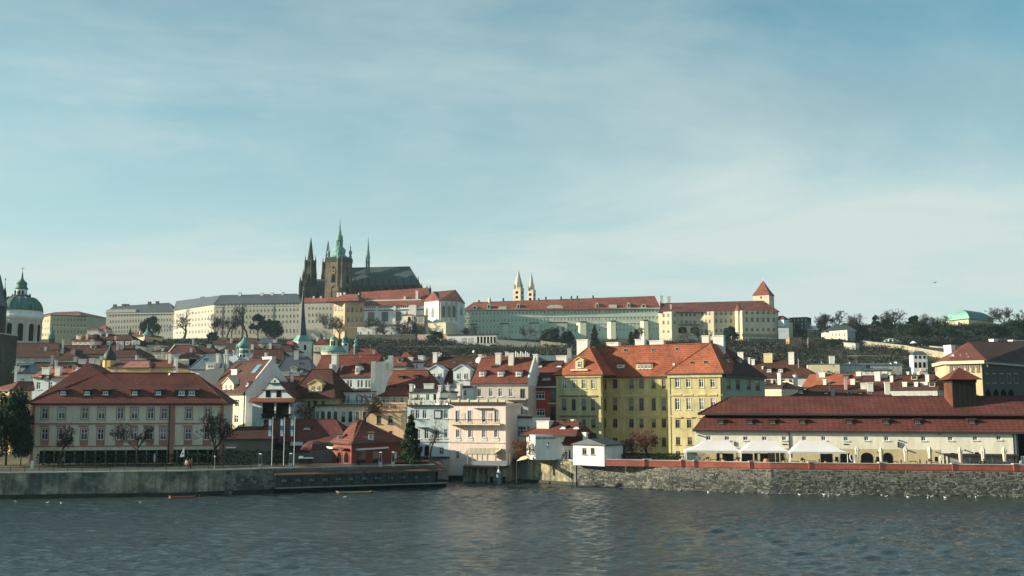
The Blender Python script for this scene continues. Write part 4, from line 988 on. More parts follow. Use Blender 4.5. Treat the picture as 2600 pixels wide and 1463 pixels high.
w = CP(769, 880); w.st('stair_turret', M_soot, [(5, 800), (4.5, 715), (3, 712), (2.6, 700), (1.6, 697), (.2, 682)], 6)
# nave, choir roof, flèche
def cbox(part, m, pts, depth, z0py, z1py, roof=None):
    pass
cb = B('cathedral_body', None, None, [(760, 880), (1062, 868)], 728, 26, zb=68)
for px in grid(806, 842, 3): cb.arch(px, 740, 765, 6, M_black, point=True, fr=M_soot)
for px in (888, 905, 922, 946, 963, 981, 999, 1017, 1035, 1050): cb.arch(px, 731, 752, 8, M_black, point=True, fr=M_soot)
cb.walls(M_soot, name='body_wall'); xa = cb.at(877, 720, 6)[0]
cb.roof(T_slate2, (884, 680), (1040, 677), ov=.3, u0=xa, u1=cb.L - .3, v0=2, v1=24, ze=cb.h - 1, name='choir_roof', flat=False)
cb.roof(T_slate2, (790, 710), (876, 708), ov=.3, u0=4, u1=xa - .5, v0=6, v1=24, ze=cb.h - 1, name='nave_roof')
for px in (884, 903, 921, 938, 955, 973, 990.5, 1008, 1026, 1044, 1060):
    t0, z0 = cb.ed(px, 722); mb = MB(); mb.box(-.8, .8, -3.2, .2, -2, z0 - 3, 0); mb.lathe(0, -2.2, [(.9, z0 - 3), (.75, z0 + 1.8), (.95, z0 + 1.9), (.1, z0 + 6)], 6, 0)
    mb.extr([(-.3, -2.4, z0 - 5), (-.3, -2.4, z0 - 4), (-.3, .2, z0), (-.3, .2, z0 - 1)], (.6, 0, 0)); mb.build('buttress', [M_soot], cb.root, (t0, 0, 0))
for px, y0, y1, dv in ((1062, 702, 735, 8), (1071, 718, 745, 14), (1084, 722, 745, 10), (1092, 722, 745, 3)):
    q = cb.at(px, y1, dv); zt = cb.at(px, y0, dv)[1]; mb = MB(); mb.lathe(0, 0, [(1.3, -3), (1.1, (zt - q[1]) * .5), (.6, (zt - q[1]) * .6), (.05, zt - q[1])], 6); mb.build('pinnacle', [M_soot], cb.root, (q[0], dv, q[1]))
cb.zband(cb.h - 1.2, cb.h - .2, M_soot, proud=.5, name='parapet')
for px in (762, 773): 
    q = cb.at(px, 735, -2); zt = cb.at(px, 700, -2)[1]; mb = MB(); mb.lathe(0, 0, [(1.5, -20), (1.3, (zt - q[1]) * .4), (.05, zt - q[1])], 6); mb.build('pinnacle', [M_soot], cb.root, (q[0], -2, q[1]))
q = CP(856, 858); q.st('south_porch', M_sand, [(24, 800), (24, 742), (1, 727)], 4, rot=rt)
for dx in (-9, 9): q.st('pinnacle', M_soot, [(2, 760), (2, 742), (.2, 724)], 6, dpx=dx, dY=-9)
# the body belongs to the cathedral
for o in list(cb.root.children):
    o.parent = ca; lm = Matrix.Translation(cb.o - Vector(ca.location)) @ Matrix.Rotation(cb.yaw, 4, 'Z')
    o.matrix_local = lm @ Matrix.LocRotScale(o.location, o.rotation_euler, o.scale)
bpy.data.objects.remove(cb.root)
f_ = CP(933, 880); f_.st('fleche_base', M_copperd, [(7, 697), (6.2, 684)], 8)
for k in range(6): a = k * pi / 3; f_.st('lantern_post', M_copperd, [(1.0, 684), (1.0, 652)], 5, dpx=cos(a) * 4.2, dY=sin(a) * 4.2 * .352)
f_.st('fleche_floor', M_copperd, [(5.4, 668), (5.4, 666)], 8); f_.st('fleche', M_copper, [(5.2, 653), (5, 651), (3.2, 635), (1.2, 615), (.4, 604)], 8); f_.st('finial', M_metal, [(.3, 606), (.2, 598)], 5)
# ================================================================ houses along the river
def H(label, pts, top, wall, roof, ra=None, rb=None, depth=11, name='town_house', cat='house', gl=False, gr=False, wins=(), chims=(), zb=None, gw=None, dorms=(), sky=(), near=False, ov=.4, fr=None, **kw):
    b = B(name, label, cat, pts, top, depth, zb=zb)
    for xs_, y, w, h in wins: b.wins(xs_, y, w, h, near=near, fr=fr)
    if not wins and b.h > 4 and b.o.y > 200: autowin(b, b.o.y < 330)
    b.walls(wall)
    if ra:
        b.roof(roof, ra, rb, gl=gl, gr=gr, ov=ov, **kw)
        if b.o.y < 560: clutter(b, len(label) * 7 + int(b.L))
    if ra and gl: b.gable('L', gw or wall)
    if ra and gr: b.gable('R', gw or wall)
    for c in chims: b.chim(*c[:4], **(c[4] if len(c) > 4 else {}))
    for d in dorms: b.dorm(*d[:4], **(d[4] if len(d) > 4 else {}))
    for s_ in sky: b.skyl(*s_)
    return b
# ---- 1 long beige house with red trim
b = B('riverside_palace', 'long beige house with red trim and broad dark red hip roof at the left', 'house', [(79, 170), (566, 175)], 1022, 15, zb=GZ)
up = [113, 156, 215, 257, 305, 341, 382, 416, 479, 527]; lo = [113, 155, 213, 255, 303, 339, 380, 414, 477, 525]
b.wins(up, 1050, 17, 29, near=True, sur=M_trim); b.wins(lo, 1103, 17, 29, near=True, sur=M_trim)
b.walls(M_beige)
for px in lo: b.rect(px - 10.5, px + 10.5, 1119, 1131, M_trim, name='apron'); b.rect(px - 12, px + 12, 1080, 1083.5, M_trim, proud=.22, name='window_hood')
b.rect(79, 566, 1022, 1030, M_trim, proud=.18, name='frieze'); b.rect(79, 566, 1074, 1077.5, M_trim, proud=.12, name='string_course'); b.rect(79, 566, 1131, 1134, M_trim, proud=.12, name='string_course')
for x0, x1 in ((79, 86), (432, 442), (559, 566)):
    b.rect(x0, x1, 1030, 1180, M_trim, proud=.09, name='quoin_strip')
    for i in range(17): b.rect(x0 - 2.2, x1 + 2.2, 1034 + i * 6, 1037 + i * 6, M_trim, proud=.13, name='quoin')
b.rect(428, 431, 1028, 1145, M_gutter, proud=.2, name='downpipe')
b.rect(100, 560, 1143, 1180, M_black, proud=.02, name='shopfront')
for px in range(110, 560, 26): b.rect(px, px + 4, 1143, 1180, M_framed, proud=.12, name='shopfront_post')
b.roof(T_brown, (262, 948), (494, 948), ov=.8)
for px in (160, 221, 268, 342, 402): b.dorm(px, 1005, 19, 14, kind='shed')
b.dorm(474, 1005, 58, 14, nwin=2, ww=14, wh=11)
b.dish(430, 950, 3)
sv = (b.slope, b.rz, b.rvm)
b.roofv(T_brown, (223, 922), u0=.2, u1=17.5, v0=.4, v1=22, ze=b.h, hipf=9.5, hipb=5, name='cross_roof', ov=.5)
for px, y in ((192, 935), (184, 946)): b.skyl(px, y, 4, 3, M_white2)
# ---- small house behind its left end
b = H('small yellow house with orange roof at the far left behind the long beige house', [(34, 196), (80, 199)], 991, M_ochre, T_red, (48, 971), (84, 969), depth=9, zb=GZ, wins=[([44, 57, 67], 1001, 6, 12), ([42, 53, 62], 1024, 6, 12), ([66, 72], 1050, 7, 12)], near=True, fr=M_framed)
b.rect(34, 80, 1011, 1014, M_cream, proud=.2, name='string_course')
# ---- 2 white house with the big bare gable
b = B('gable_house', 'white house with large bare right gable and triangular dormer, next to the long beige house', 'house', [(520, 205), (623, 194)], 999, 11.5, zb=GZ)
b.wins([575, 601], 1024, 11, 20, near=True); b.wins([573, 599], 1064, 11, 20, near=True)
b.walls(plaster('warmwhite', (0.66, 0.60, 0.46)))
b.roof(T_dark, (598, 917), (687, 916), gr=True, ov=.5)
gw = b.gable('R', M_white, extra=.25, th=.3)
mb = MB(); mb.box(b.L - .02, b.L + .25, 0, b.D, -1, b.h - .5); mb.build('gable_wall', [M_white], b.root)
b.rect(520, 621, 1001, 1004, M_cream, proud=.25, name='cornice'); b.rect(520, 621, 1036, 1038, M_cream, proud=.1, name='string_course')
b.dorm(579, 990, 52, 15, wall=M_cream, kind='gable', nwin=2, ww=8, wh=11, roofm=M_cream)
b.skyl(652, 937, 20, 20, mat('skylight_glass', (.12, .28, .34), rough=.15)); b.skyl(616, 950, 2, 2, M_white2)
b.chim(594, 938, 952, 14); b.dorm(629, 981, 8, 9, wall=M_cream)
b.chim(678, 906, 918, 24, v=6.5)
b.rect(619, 621, 1000, 1085, M_gutter, proud=.1, name='downpipe')
# ---- 3 small house with the curved gable and loggia
b = B('curved_gable_house', 'small white house with curved baroque gable and dark timber loggia below a red eave', 'house', [(641, 190), (746, 188.5)], 1022, 9, zb=GZ)
b.walls(M_pale)
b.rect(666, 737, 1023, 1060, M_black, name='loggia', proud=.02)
for px in (665, 700, 737): b.rect(px - 2, px + 2, 1022, 1062, M_white, proud=.3, name='loggia_post')
b.rect(664, 739, 1051, 1055, M_wood, proud=.35, name='loggia_rail'); b.rect(664, 739, 1060, 1063, M_gutter, proud=.3, name='string_course')
for i in range(18): b.rect(667 + i * 4, 668 + i * 4, 1055, 1060, M_wood, proud=.32, name='baluster')
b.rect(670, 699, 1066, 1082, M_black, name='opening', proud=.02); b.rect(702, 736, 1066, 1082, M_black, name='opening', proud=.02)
def gpt(px, py): q = b.at(px, py, 0); return (q[0], -.05, q[1])
prof = [(652, 1011), (660, 1003), (668, 996), (670, 990), (678, 984), (684, 974), (689, 965), (698, 957), (707, 965), (712, 974), (719, 984), (727, 990), (728, 996), (737, 1003), (746, 1011)]
mb = MB(); mb.extr([gpt(*q) for q in prof], (0, .5, 0)); mb.build('gable_wall', [M_pale], b.root)
mb = MB()
for q0, q1 in zip(prof, prof[1:]): mb.tube(Vector(gpt(*q0)) + Vector((0, .1, 0)), Vector(gpt(*q1)) + Vector((0, .1, 0)), .13, n=5)
mb.build('gable_coping', [M_gutter], b.root)
for y in (972, 989): 
    a = 684 if y < 980 else 667; mb = MB(); p0, p1 = gpt(a, y), gpt(1396 - a, y); mb.box(p0[0], p1[0], -.35, 0, p0[2] - .25, p0[2]); mb.build('string_course', [M_gutter], b.root)
for px in (681, 708): 
    p0, p1 = gpt(px - 6, 1009), gpt(px + 6, 990); mb = MB(); mb.box(p0[0], p1[0], -.1, -.06, p0[2], p1[2]); mb.build('attic_opening', [M_black], b.root)
p0 = gpt(698, 968); mb = MB(); mb.lathe(p0[0], 0, [(.22, -.12), (.22, 0)], 8); o = mb.build('round_vent', [M_black], b.root, (0, 0, 0)); 
o.matrix_local = Matrix.Translation((p0[0], -.06, p0[2])) @ Matrix.Rotation(pi / 2, 4, 'X') @ Matrix.Translation((-p0[0], 0, 0))
mb = MB(); z0, z1 = b.at(690, 1022)[1], b.at(690, 1009)[1]; mb.extr([(-.4, -.9, z0), (-.4, -.9, z0 + .12), (-.4, .2, z1), (-.4, .2, z0)], (b.L + .8, 0, 0)); mb.build('eave_roof', [T_red], b.root)
mb = MB(); za = b.at(698, 962, 0)[1]; u_ = b.at(698, 962)[0]
mb.extr([(.3, .45, z1), (b.L - .3, .45, z1), (u_, .45, za - .4)], (0, 9, 0)); mb.build('roof', [T_brown], b.root)
# ---- maroon roofs behind 2/3
H('low house with dull maroon roof between the curved gable and the yellow dormer house', [(712, 216), (786, 216)], 1004, M_grey, T_brown, (712, 958), (772, 955), depth=12, zb=5, chims=[(724, 944, 957, 17, dict(v=6)), (750, 944, 957, 17, dict(v=6))])
b = H('grey slate roofed house with small yellow dormer gable', [(700, 236), (790, 236)], 952, M_grey, T_slate, (722, 908), (782, 905), depth=12, zb=5)
b.dorm(746, 944, 16, 9, wall=M_cream, kind='gable', roofm=M_cream); b.dorm(766, 945, 7, 6, wall=M_cream, roofm=T_red)
# ---- 4 yellow dormer house
b = B('town_house', 'weathered yellow house with dark half hip roof and yellow gabled dormer above bare trees', 'house', [(744, 194), (846, 192)], 1007, 11, zb=GZ)
b.wins([766, 784, 800, 820], 1026, 8, 16, near=True, fr=M_framed); b.wins([760, 786, 802, 824], 1060, 8, 18, near=True, fr=M_framed)
b.walls(plaster('dullyellow', (0.44, 0.36, 0.20), col2=(.28, .25, .17)))
b.roof(T_dark, (790, 940), (842, 936), ov=.6)
b.dorm(800, 996, 36, 20, wall=plaster('dormer_yellow', (.64, .5, .24)), kind='gable', nwin=2, ww=7, wh=11, roofm=plaster('dormer_yellow', (.64, .5, .24)))
b.rect(744, 846, 1009, 1012, M_gutter, proud=.3, name='cornice')
# ---- 5 white house with chimney wall and firewall
b = B('town_house', 'white house with dull red roof between a tall white chimney and a white fire wall', 'house', [(838, 208), (946, 206)], 957, 11, zb=GZ)
prs = [(864, 872), (883.5, 891), (910, 918.5), (930, 938)]
for a, c in prs: b.wins([a, c], 975, 6, 18, near=True, st='tall')
b.walls(M_pale); b.roof(T_brown, (778, 903), (960, 902), gl=True, gr=True, ov=.3, u0=-4.2)
b.chim(847, 899, 958, 13, v=.6, d=1.1); b.rect(838, 845, 925, 995, M_white, proud=.5, name='chimney_breast', inn=.8)
b.rect(844, 946, 988, 992, M_gutter, proud=.7, name='ledge')
b.dorm(907, 951, 10, 22, wall=M_white2); b.dish(914, 908, 4, v=5.5); b.dish(923, 937, 4); b.pole(866, 930, 940, .2); b.chim(868, 928, 934, 4)
fw = [(944, 921), (956, 920), (975, 916), (985, 910), (994, 912), (994, 946), (984, 962), (976, 990), (966, 1026), (944, 1026)]
y_ = 199.0
o0 = U(944, 1026, y_); fb = tag(E('fire_wall', (o0.x, o0.y, GZ)), 'tall bare white fire wall stepping down beside the red roof with four dark dormers', 'wall')
mb = MB(); L_ = [U(px, py, y_) - Vector((o0.x, o0.y, GZ)) for px, py in fw]; mb.extr([(p_.x, p_.x * .55, p_.z) for p_ in L_[:-2]] + [(L_[-2].x, L_[-2].x * .55, 0), (0, 0, 0)], (-.2, 1.4, 0)); mb.build('wall_face', [M_white], fb)
mb = MB(); mb.box(-.25, .6, -.3, .9, 0, U(944, 918, y_).z - GZ); mb.build('chimney_breast', [M_chim], fb)
mb = MB(); mb.box(3.0, 3.9, 1.2, 2.6, U(985, 912, y_).z - GZ - 2, U(990, 902, y_).z - GZ); mb.build('chimney', [M_chim], fb)
# lower white front with balcony
b = B('town_house', 'low white terrace front with tall paired windows and dark balcony behind bare branches', 'house', [(835, 197), (942, 196)], 996, 8, zb=GZ)
for px in (852, 862, 874, 884, 905, 918, 930): b.win(px, 1014, 6.5, 21, st='tall', near=True)
b.walls(M_pale); mb = MB(); mb.box(-.2, b.L + .2, -.4, 8, b.h + .005, b.h + .25); mb.build('roof', [M_gutter], b.root)
b.rect(835, 942, 1026, 1029, M_gutter, proud=1.3, name='balcony')
for i in range(27): b.rect(836 + i * 4, 836.6 + i * 4, 1017, 1026, M_dark, proud=1.25, name='railing_bar', inn=-1.2)
b.rect(835, 942, 1016, 1017, M_dark, proud=1.27, name='handrail', inn=-1.2)
b = B('town_house', 'cream house with paired white pillars and arches half hidden by bare trees', 'house', [(800, 190), (942, 189)], 1031, 6, zb=GZ)
for px in (806, 820, 836, 852, 872, 890, 908, 926): b.arch(px, 1044, 1072, 9, M_glass, fr=M_white)
b.walls(plaster('warmwhite', (0.66, 0.60, 0.46)))
mb = MB(); mb.box(-.2, b.L + .2, -.5, 6, b.h + .005, b.h + .3); mb.build('roof', [M_gutter], b.root)
# ---- 6 red roofed house with dark dormers
b = B('town_house', 'grey house with red roof and four dark eyelid dormers beside the fire wall', 'house', [(963, 200), (1090, 198)], 1004, 13, zb=GZ)
b.wins([975, 984, 1000, 1020], 1016, 8, 14, near=True); b.walls(M_pinkgrey)
b.roof(T_red, (985, 941), (1086, 940), ov=.5)
for px, y in ((1019, 962), (1058, 960), (994, 987), (1028, 986)): b.dorm(px, y, 14, 6, kind='shed', fr=M_framed)
# ---- 7 peach house
b = B('town_house', 'peach coloured house with balustrade and two dark windows behind a dark conifer', 'house', [(938, 187.5), (1032, 186)], 1024, 8, zb=GZ)
b.wins([962, 991], 1066, 11, 21, near=True, fr=M_framed); b.wins([992], 1103, 9, 16, near=True, fr=M_framed); b.walls(M_peach)
b.rect(938, 1032, 1041, 1044, M_peach, proud=.3, name='cornice'); b.rect(938, 1032, 1022, 1026, M_peach, proud=.12, name='coping')
for px in (970, 976, 982, 993, 999, 1004): b.rect(px - 1.5, px + 1.5, 1029, 1038, M_trim, proud=.05, name='baluster')
# ---- 8 pale blue house and its penthouse
b = B('penthouse', 'pale mint rooftop penthouse with white chimneys above the light blue house', 'house', [(1041, 192.5), (1142, 191)], 997, 6, zb=GZ)
b.wins([1062, 1086], 1010, 9, 17, near=True, st='two'); b.wins([1104], 1012, 8, 22, near=True, st='plain', fr=M_framed); b.wins([1143 - 3], 1008, 5, 12, near=True)
b.walls(plaster('mint', (0.60, 0.66, 0.58))); b.roof(M_gutter, (1046, 990), (1112, 989), ov=.2)
b.chim(1043, 975, 1000, 7, v=0, d=1.4); b.chim(1088, 974, 990, 24, v=3); b.chim(1116, 978, 1000, 7, v=0, d=1.4); b.chim(1136, 978, 990, 8, v=3, pots=1); b.dish(1052, 983, 5, v=2)
b.rect(1112, 1119, 995, 1030, M_white, proud=.4, name='pilaster')
b = B('town_house', 'light blue house with roof terrace, dark framed blind window and arched door', 'house', [(1034, 184), (1141, 182.3)], 1029, 8, zb=1.5)
b.wins([1048, 1060, 1078], 1052, 10, 22, near=True, st='tall'); b.win(1132, 1052, 10, 22, near=True, st='tall')
b.wins([1062, 1083, 1110, 1132], [1103, 1103, 1102, 1101], 10, 23, near=True, st='tall'); b.wins([1060, 1121], 1145, 13, 19, near=True)
b.walls(plaster('lightblue', (0.58, 0.66, 0.68)))
b.rect(1102, 1122, 1041, 1064, M_gutter, name='blind_frame', proud=.08); b.rect(1105, 1119, 1045, 1061, M_pale, name='blind_panel', proud=.12)
b.arch(1084, 1131, 1158, 12, M_black, fr=M_pale); b.rect(1034, 1142, 1028, 1032, M_gutter, proud=.45, name='cornice')
b.rect(1034, 1142, 1119, 1122, M_pale, proud=.15, name='string_course'); b.rect(1064, 1088, 1085, 1087, M_gutter, proud=.9, name='canopy')
for px in range(1036, 1142, 13): b.rect(px, px + 3.4, 1017, 1029, M_white, proud=.02, name='terrace_post', inn=.35)
mb = MB(); z = b.h; mb.box(0, b.L, .1, .25, z + .85, z + .95); mb.build('terrace_rail', [M_white], b.root)
for i, px in enumerate((1052, 1068, 1120, 1128)):
    q = b.at(px, 1029, 2.2); mb = MB(); mb.lathe(q[0], 2.2, [(.25, b.h), (.32, b.h + .5)], 8, 1); r = random.Random(i)
    for k in range(60):
        p_ = Vector((q[0] + r.gauss(0, .35), 2.2 + r.gauss(0, .3), b.h + .7 + r.uniform(0, .6))); mb.face([p_, p_ + Vector((.16, .05, .1)), p_ + Vector((-.03, .1, .2))], 0)
    mb.build('potted_plant', [M_leaf, M_green_metal], b.root)
b.rect(1034, 1142, 1159, 1163, M_gutter, proud=1.4, name='balcony'); b.rect(1090, 1140, 1163, 1216, M_pinkgrey, proud=1.0, name='plinth')
# ---- 9 house with two white gabled dormers
b = B('town_house', 'dark roofed house with two large pale gabled dormers', 'house', [(1082, 214), (1212, 211)], 972, 13, zb=5)
b.walls(M_pale); b.roof(T_dark, (1107, 908), (1208, 905), ov=.3, gr=True)
b.gable('R', M_pale, extra=.3)
for px, w in ((1106, 42), (1172, 44)):
    b.dorm(px, 972, w, 32, wall=M_pale, kind='gable', nwin=2, ww=8, wh=15, roofm=M_pale, st='tall')
b.chim(1104, 895, 918, 10, v=5); b.dish(1121, 900, 3, v=6); b.skyl(1154, 921, 5, 3); b.skyl(1192, 922, 5, 3); b.skyl(1197, 922, 4, 3)
b = H('small pale blue annex with paired windows and tall round chimney behind the terrace parapet', [(1140, 200), (1208, 198)], 984, M_pale, M_gutter, depth=5, zb=GZ, wins=[([1180], 998, 8, 14), ([1145], 1005, 6, 12)], near=True)
b.rect(1140, 1208, 981, 985, M_gutter, proud=.25, name='cornice'); b.chim(1164, 974, 1018, 9, v=-1.5, d=1.2)
# ---- 10 house with red roof and three white dormers
b = B('town_house', 'pinkish grey house with red roof and three white dormers in a row', 'house', [(1202, 198), (1341, 195)], 973, 12, zb=GZ)
b.wins([1217, 1246, 1270, 1297], 997, 10, 20, near=True, st='tall'); b.win(1327, 1000, 12, 24, near=True, st='two', fr=M_framed); b.wins([1300, 1318], 1044, 9, 18, near=True)
b.walls(M_pinkgrey); b.roof(T_red, (1222, 910), (1349, 908), ov=.5, gr=True); b.gable('R', M_pale, extra=.3)
for px in (1224, 1271, 1317): b.dorm(px, 957, 16, 14, wall=M_white, kind='shed', roofm=T_red)
b.rect(1202, 1341, 973, 978, M_white, proud=.3, name='cornice'); b.rect(1286, 1341, 1012, 1016, M_pinkgrey, proud=1.6, name='balcony')
for i in range(14): b.rect(1287 + i * 4, 1287.7 + i * 4, 1005, 1012, M_dark, proud=1.55, name='railing_bar', inn=-1.5)
for px, w in ((1264, 13), (1297, 13)): b.chim(px, 896, 921, w, v=4)
for i in range(9): b.pole(1310 + i * 4.2, 892 + (i % 3) * 3, 914, .10, v=6.5, name='flue_pipe', m=M_white2)
b.chim(1219, 900, 912, 9, v=6.5, m=M_chim); b.chim(1226, 899, 912, 8, m=M_rose, v=6.5); b.dish(1214, 915, 7, v=3); b.dish(1203, 893, 3, v=6)
# ---- 11 dark red house
b = B('town_house', 'dark red house with brown roof and white windows beside the yellow palace', 'house', [(1341, 202), (1413, 200)], 985, 11, zb=GZ)
b.wins([1371], 1004, 24, 19, near=True, st='three'); b.wins([1373], 1047, 22, 18, near=True, st='three'); b.win(1403, 1004, 14, 36, near=True, st='plain', fr=M_framed); b.win(1403, 1054, 14, 44, near=True, st='plain', fr=M_framed)
b.walls(M_red); b.roof(T_brown, (1352, 919), (1419, 917), ov=.4, gl=True, gr=True); b.gable('L', M_white, extra=.2, th=.25)
b.rect(1341, 1413, 982, 986, M_pink, proud=.3, name='cornice'); b.rect(1391, 1413, 1024, 1026, M_pink, proud=.3, name='balcony')
for px, w in ((1357, 18), (1388, 24)): b.dorm(px, 966, w, 8, wall=M_framed, nwin=2)
for px in (1371, 1420): b.dorm(px, 932, 16, 5, wall=M_dark)
b.chim(1359, 899, 921, 11, v=4); b.chim(1425, 903, 919, 26, v=6)
b.dish(1344, 996, 5, v=-.6)
# ---- 12 pinkish river house
b = B('river_house', 'pale pink flat roofed house standing in the water with balcony and square windows', 'house', [(1141, 182.2), (1284, 178.2), (1323, 187)], 1024, 11, zb=-.5)
b.wins([1161, 1192, 1228, 1260], 1057, 9, 30, near=True, st='two', sur=M_white); b.wins([1162, 1193, 1228, 1259], 1101, 9, 19, near=True, st='two', sur=M_white); b.win(1162, 1155, 9, 20, near=True, st='two', sur=M_white)
b.walls(M_pink)
b.rect(1141, 1284, 1021, 1026, M_gutter, proud=.5, name='cornice'); b.zband(b.h - .6, b.h, M_pink, e=1, proud=.3, name='cornice')
for i, px in enumerate(range(1141, 1284, 24)): b.rect(px, px + 22.5, 1015.5, 1022.5, M_cream, proud=.1, name='parapet_panel', inn=.2); b.rect(px - 2, px + 2, 1012, 1022, M_cream, proud=.2, name='parapet_pier', inn=.35)
b.rect(1144, 1276, 1075, 1079, M_cream, proud=1.3, name='balcony')
for i in range(34): b.rect(1145 + i * 3.9, 1145.6 + i * 3.9, 1066, 1075, M_dark, proud=1.25, name='railing_bar', inn=-1.2)
b.rect(1144, 1276, 1064.6, 1066, M_dark, proud=1.28, name='handrail', inn=-1.2)
for px in (1176, 1243): b.rect(px - 5, px + 5, 1049, 1068, M_pinkgrey, proud=.06, name='panel'); 
b.rect(1206, 1252, 1036, 1038, M_framed, proud=.5, name='awning_box')
for i, px in enumerate((1175, 1243)):
    q = b.at(px, 1075, -.8); mb = MB(); r = random.Random(i + 9)
    for k in range(160):
        d = Vector((r.gauss(0, 1), r.gauss(0, .5), r.gauss(0, 1))).normalized(); p_ = Vector((q[0], -.8, q[1] + .45)) + Vector((d.x * .5, d.y * .35, d.z * .45)); mb.face([p_, p_ + Vector((.16, .05, .1)), p_ + Vector((-.03, .1, .2))], 0)
    mb.build('balcony_bush', [M_leaf], b.root)
for px in (1162, 1193, 1228, 1259): b.rect(px - 8, px + 8, 1114, 1120, M_white, proud=.07, name='apron')
b.rect(1141, 1284, 1123, 1125, M_pinkgrey, proud=.12, name='string_course')
b.zband(-2, 1.4, M_moss, proud=.1, name='wet_base')
# awning terrace in front of it
a0 = U(1176, 1178, 176); ct = tag(E('cafe_terrace', a0), 'small cafe terrace on stilts with striped cream awning against the pink house', 'terrace')
def rp(px, py, Y): return U(px, py, Y) - a0
mb = MB(); p0, p1 = rp(1176, 1179, 176), rp(1292, 1184, 176); mb.box(p0.x, p1.x, -.2, 4.5, p1.z - .35, p1.z); mb.build('deck', [M_dark], ct)
mb = MB(); p0, p1 = rp(1202, 1170, 176), rp(1288, 1181, 176); mb.box(p0.x, p1.x, -.25, -.15, p1.z, p0.z); mb.build('white_rail', [M_white2], ct)
for px in (1187, 1199, 1212, 1225, 1238, 1259, 1288, 1294): mb = MB(); p0, p1 = rp(px, 1152, 176), rp(px, 1181, 176); mb.box(p0.x - .1, p0.x + .1, -.1, .1, p1.z, p0.z); mb.build('post', [M_cream], ct)
mb = MB(); A = [rp(1178, 1154, 176), rp(1252, 1155, 176), rp(1272, 1142, 176.0), rp(1270, 1139, 178.6), rp(1190, 1139, 178.6)]
mb.extr(A, (0, 0, .08)); mb.build('awning', [mat('awning_cloth', (.52, .47, .33), rough=.9, cols=.8, var=.1)], ct)
mb = MB(); A = [rp(1252, 1155, 176.05), rp(1276, 1154, 176.05), rp(1288, 1141, 177.5), rp(1272, 1141, 177.5)]; mb.extr(A, (0, 0, .08)); mb.build('awning_side', [mat('awning_olive', (.24, .24, .13), rough=.9, var=.3)], ct)
for px in (1178, 1196, 1213, 1227, 1241, 1256, 1273, 1288): mb = MB(); p0, p1 = rp(px, 1184, 176.4), rp(px, 1225, 176.4); mb.tube((p0.x, .4, p1.z), (p0.x, .4, p0.z), .2, n=7); mb.build('stilt', [M_render], ct)
mb = MB(); p0, p1 = rp(1180, 1186, 179), rp(1296, 1222, 179); mb.box(p0.x, p1.x, 3.4, 4.2, p1.z - .5, p0.z); mb.build('back_wall', [M_quay], ct)
# mooring post with a white cap
mp_ = G(1266, 1229); mo = tag(E('mooring_pile', mp_), 'blue grey mooring pile with pale pointed cap standing in the water', 'post')
mb = MB(); mb.lathe(0, 0, [(.42, -1), (.42, 1.2), (.36, 1.9)], 10, 0); mb.lathe(0, 0, [(.40, 1.9), (.05, 2.5)], 10, 1); mb.tube((0, .3, 0), (0, .3, 3.2), .16, n=6, m=0); mb.build('pile', [mat('pile', (.14, .20, .25), rough=.7, streak=.4), M_white2], mo)
# ---- 13 red framed window house
b = B('town_house', 'narrow pale house with large red framed window and dark arch at the water lane', 'house', [(1296, 186), (1352, 184)], 1061, 8, zb=1)
b.win(1324, 1096, 24, 29, near=True, st='three'); b.walls(M_pale); b.rect(1296, 1352, 1057, 1062, M_gutter, proud=.4, name='cornice'); b.rect(1300, 1340, 1119, 1122, M_trim, proud=.15, name='string_course')
for px in (1306, 1342): b.rect(px - 3, px + 3, 1082, 1111, M_trim, proud=.06, name='painted_border')
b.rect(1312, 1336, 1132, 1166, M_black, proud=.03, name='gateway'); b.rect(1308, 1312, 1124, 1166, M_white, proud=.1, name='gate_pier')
mb = MB(); q = b.at(1310, 1057, 1); 
b.rect(1298, 1350, 1052, 1057, M_cream, proud=.05, name='parapet')
for i, px in enumerate((1309, 1321)): tree('conifer_shrub', 'column1', px, 1058, 36 - i * 10, 189, 'dark %s conifer shrub on the roof terrace of the red framed window house' % ('taller' if i == 0 else 'shorter'), wide=1.6)
aw = tag(E('awning', U(1330, 1172, 172)), 'cream sloping awning beside the quay wall over the water lane', 'awning'); o0 = aw.location
mb = MB(); mb.extr([U(1311, 1172, 171) - o0, U(1338, 1166, 171) - o0, U(1338, 1157, 174) - o0, U(1322, 1162, 174) - o0], (0, 0, .07)); mb.build('cloth', [mat('awning_cream', (.66, .60, .42), rough=.9)], aw)
mb = MB(); q = U(1312, 1174, 171) - o0; mb.tube(q - Vector((0, 0, 3.5)), q, .06, n=5); mb.build('post', [M_dark], aw)
# ---- 14 white museum house with its lettering
b = B('museum_house', 'white museum house with lettering, wall lantern and large white chimney on the quay', 'house', [(1337, 177.5), (1359, 173.2), (1429, 174.2)], 1103, 9, zb=4.2); b.skirt = .1
b.win(1345, 1112, 3.2, 10, e=0, near=True, st='plain', fr=M_framed); b.win(1345, 1144, 3.2, 15, e=0, near=True, st='plain', fr=M_framed)
b.fp = [b.c[0], b.c[1], b.c[2], b.c[2] + Vector((1.0, 9)), b.c[0] + Vector((0, 8))]
hh = b.h; 
b.walls(M_white)
b.roof(T_brown, (1392, 1072), (1470, 1071), ov=.5, u0=-.2, u1=b.at(1462, 1103, 0)[0], v0=-.6, v1=6.5, flat=True, vm=3)
b.chim(1378, 1068.5, 1097, 31, v=.8, d=2.0)
for px in (1430, 1464): b.dorm(px, 1089, 18, 6, wall=M_dark)
b.chim(1453, 1065, 1072, 6, v=6)
t0, z0 = b.ed(1411, 1103, 1); t1, z1 = b.ed(1428, 1130, 1)
r_, an = b.epos(1, 0)
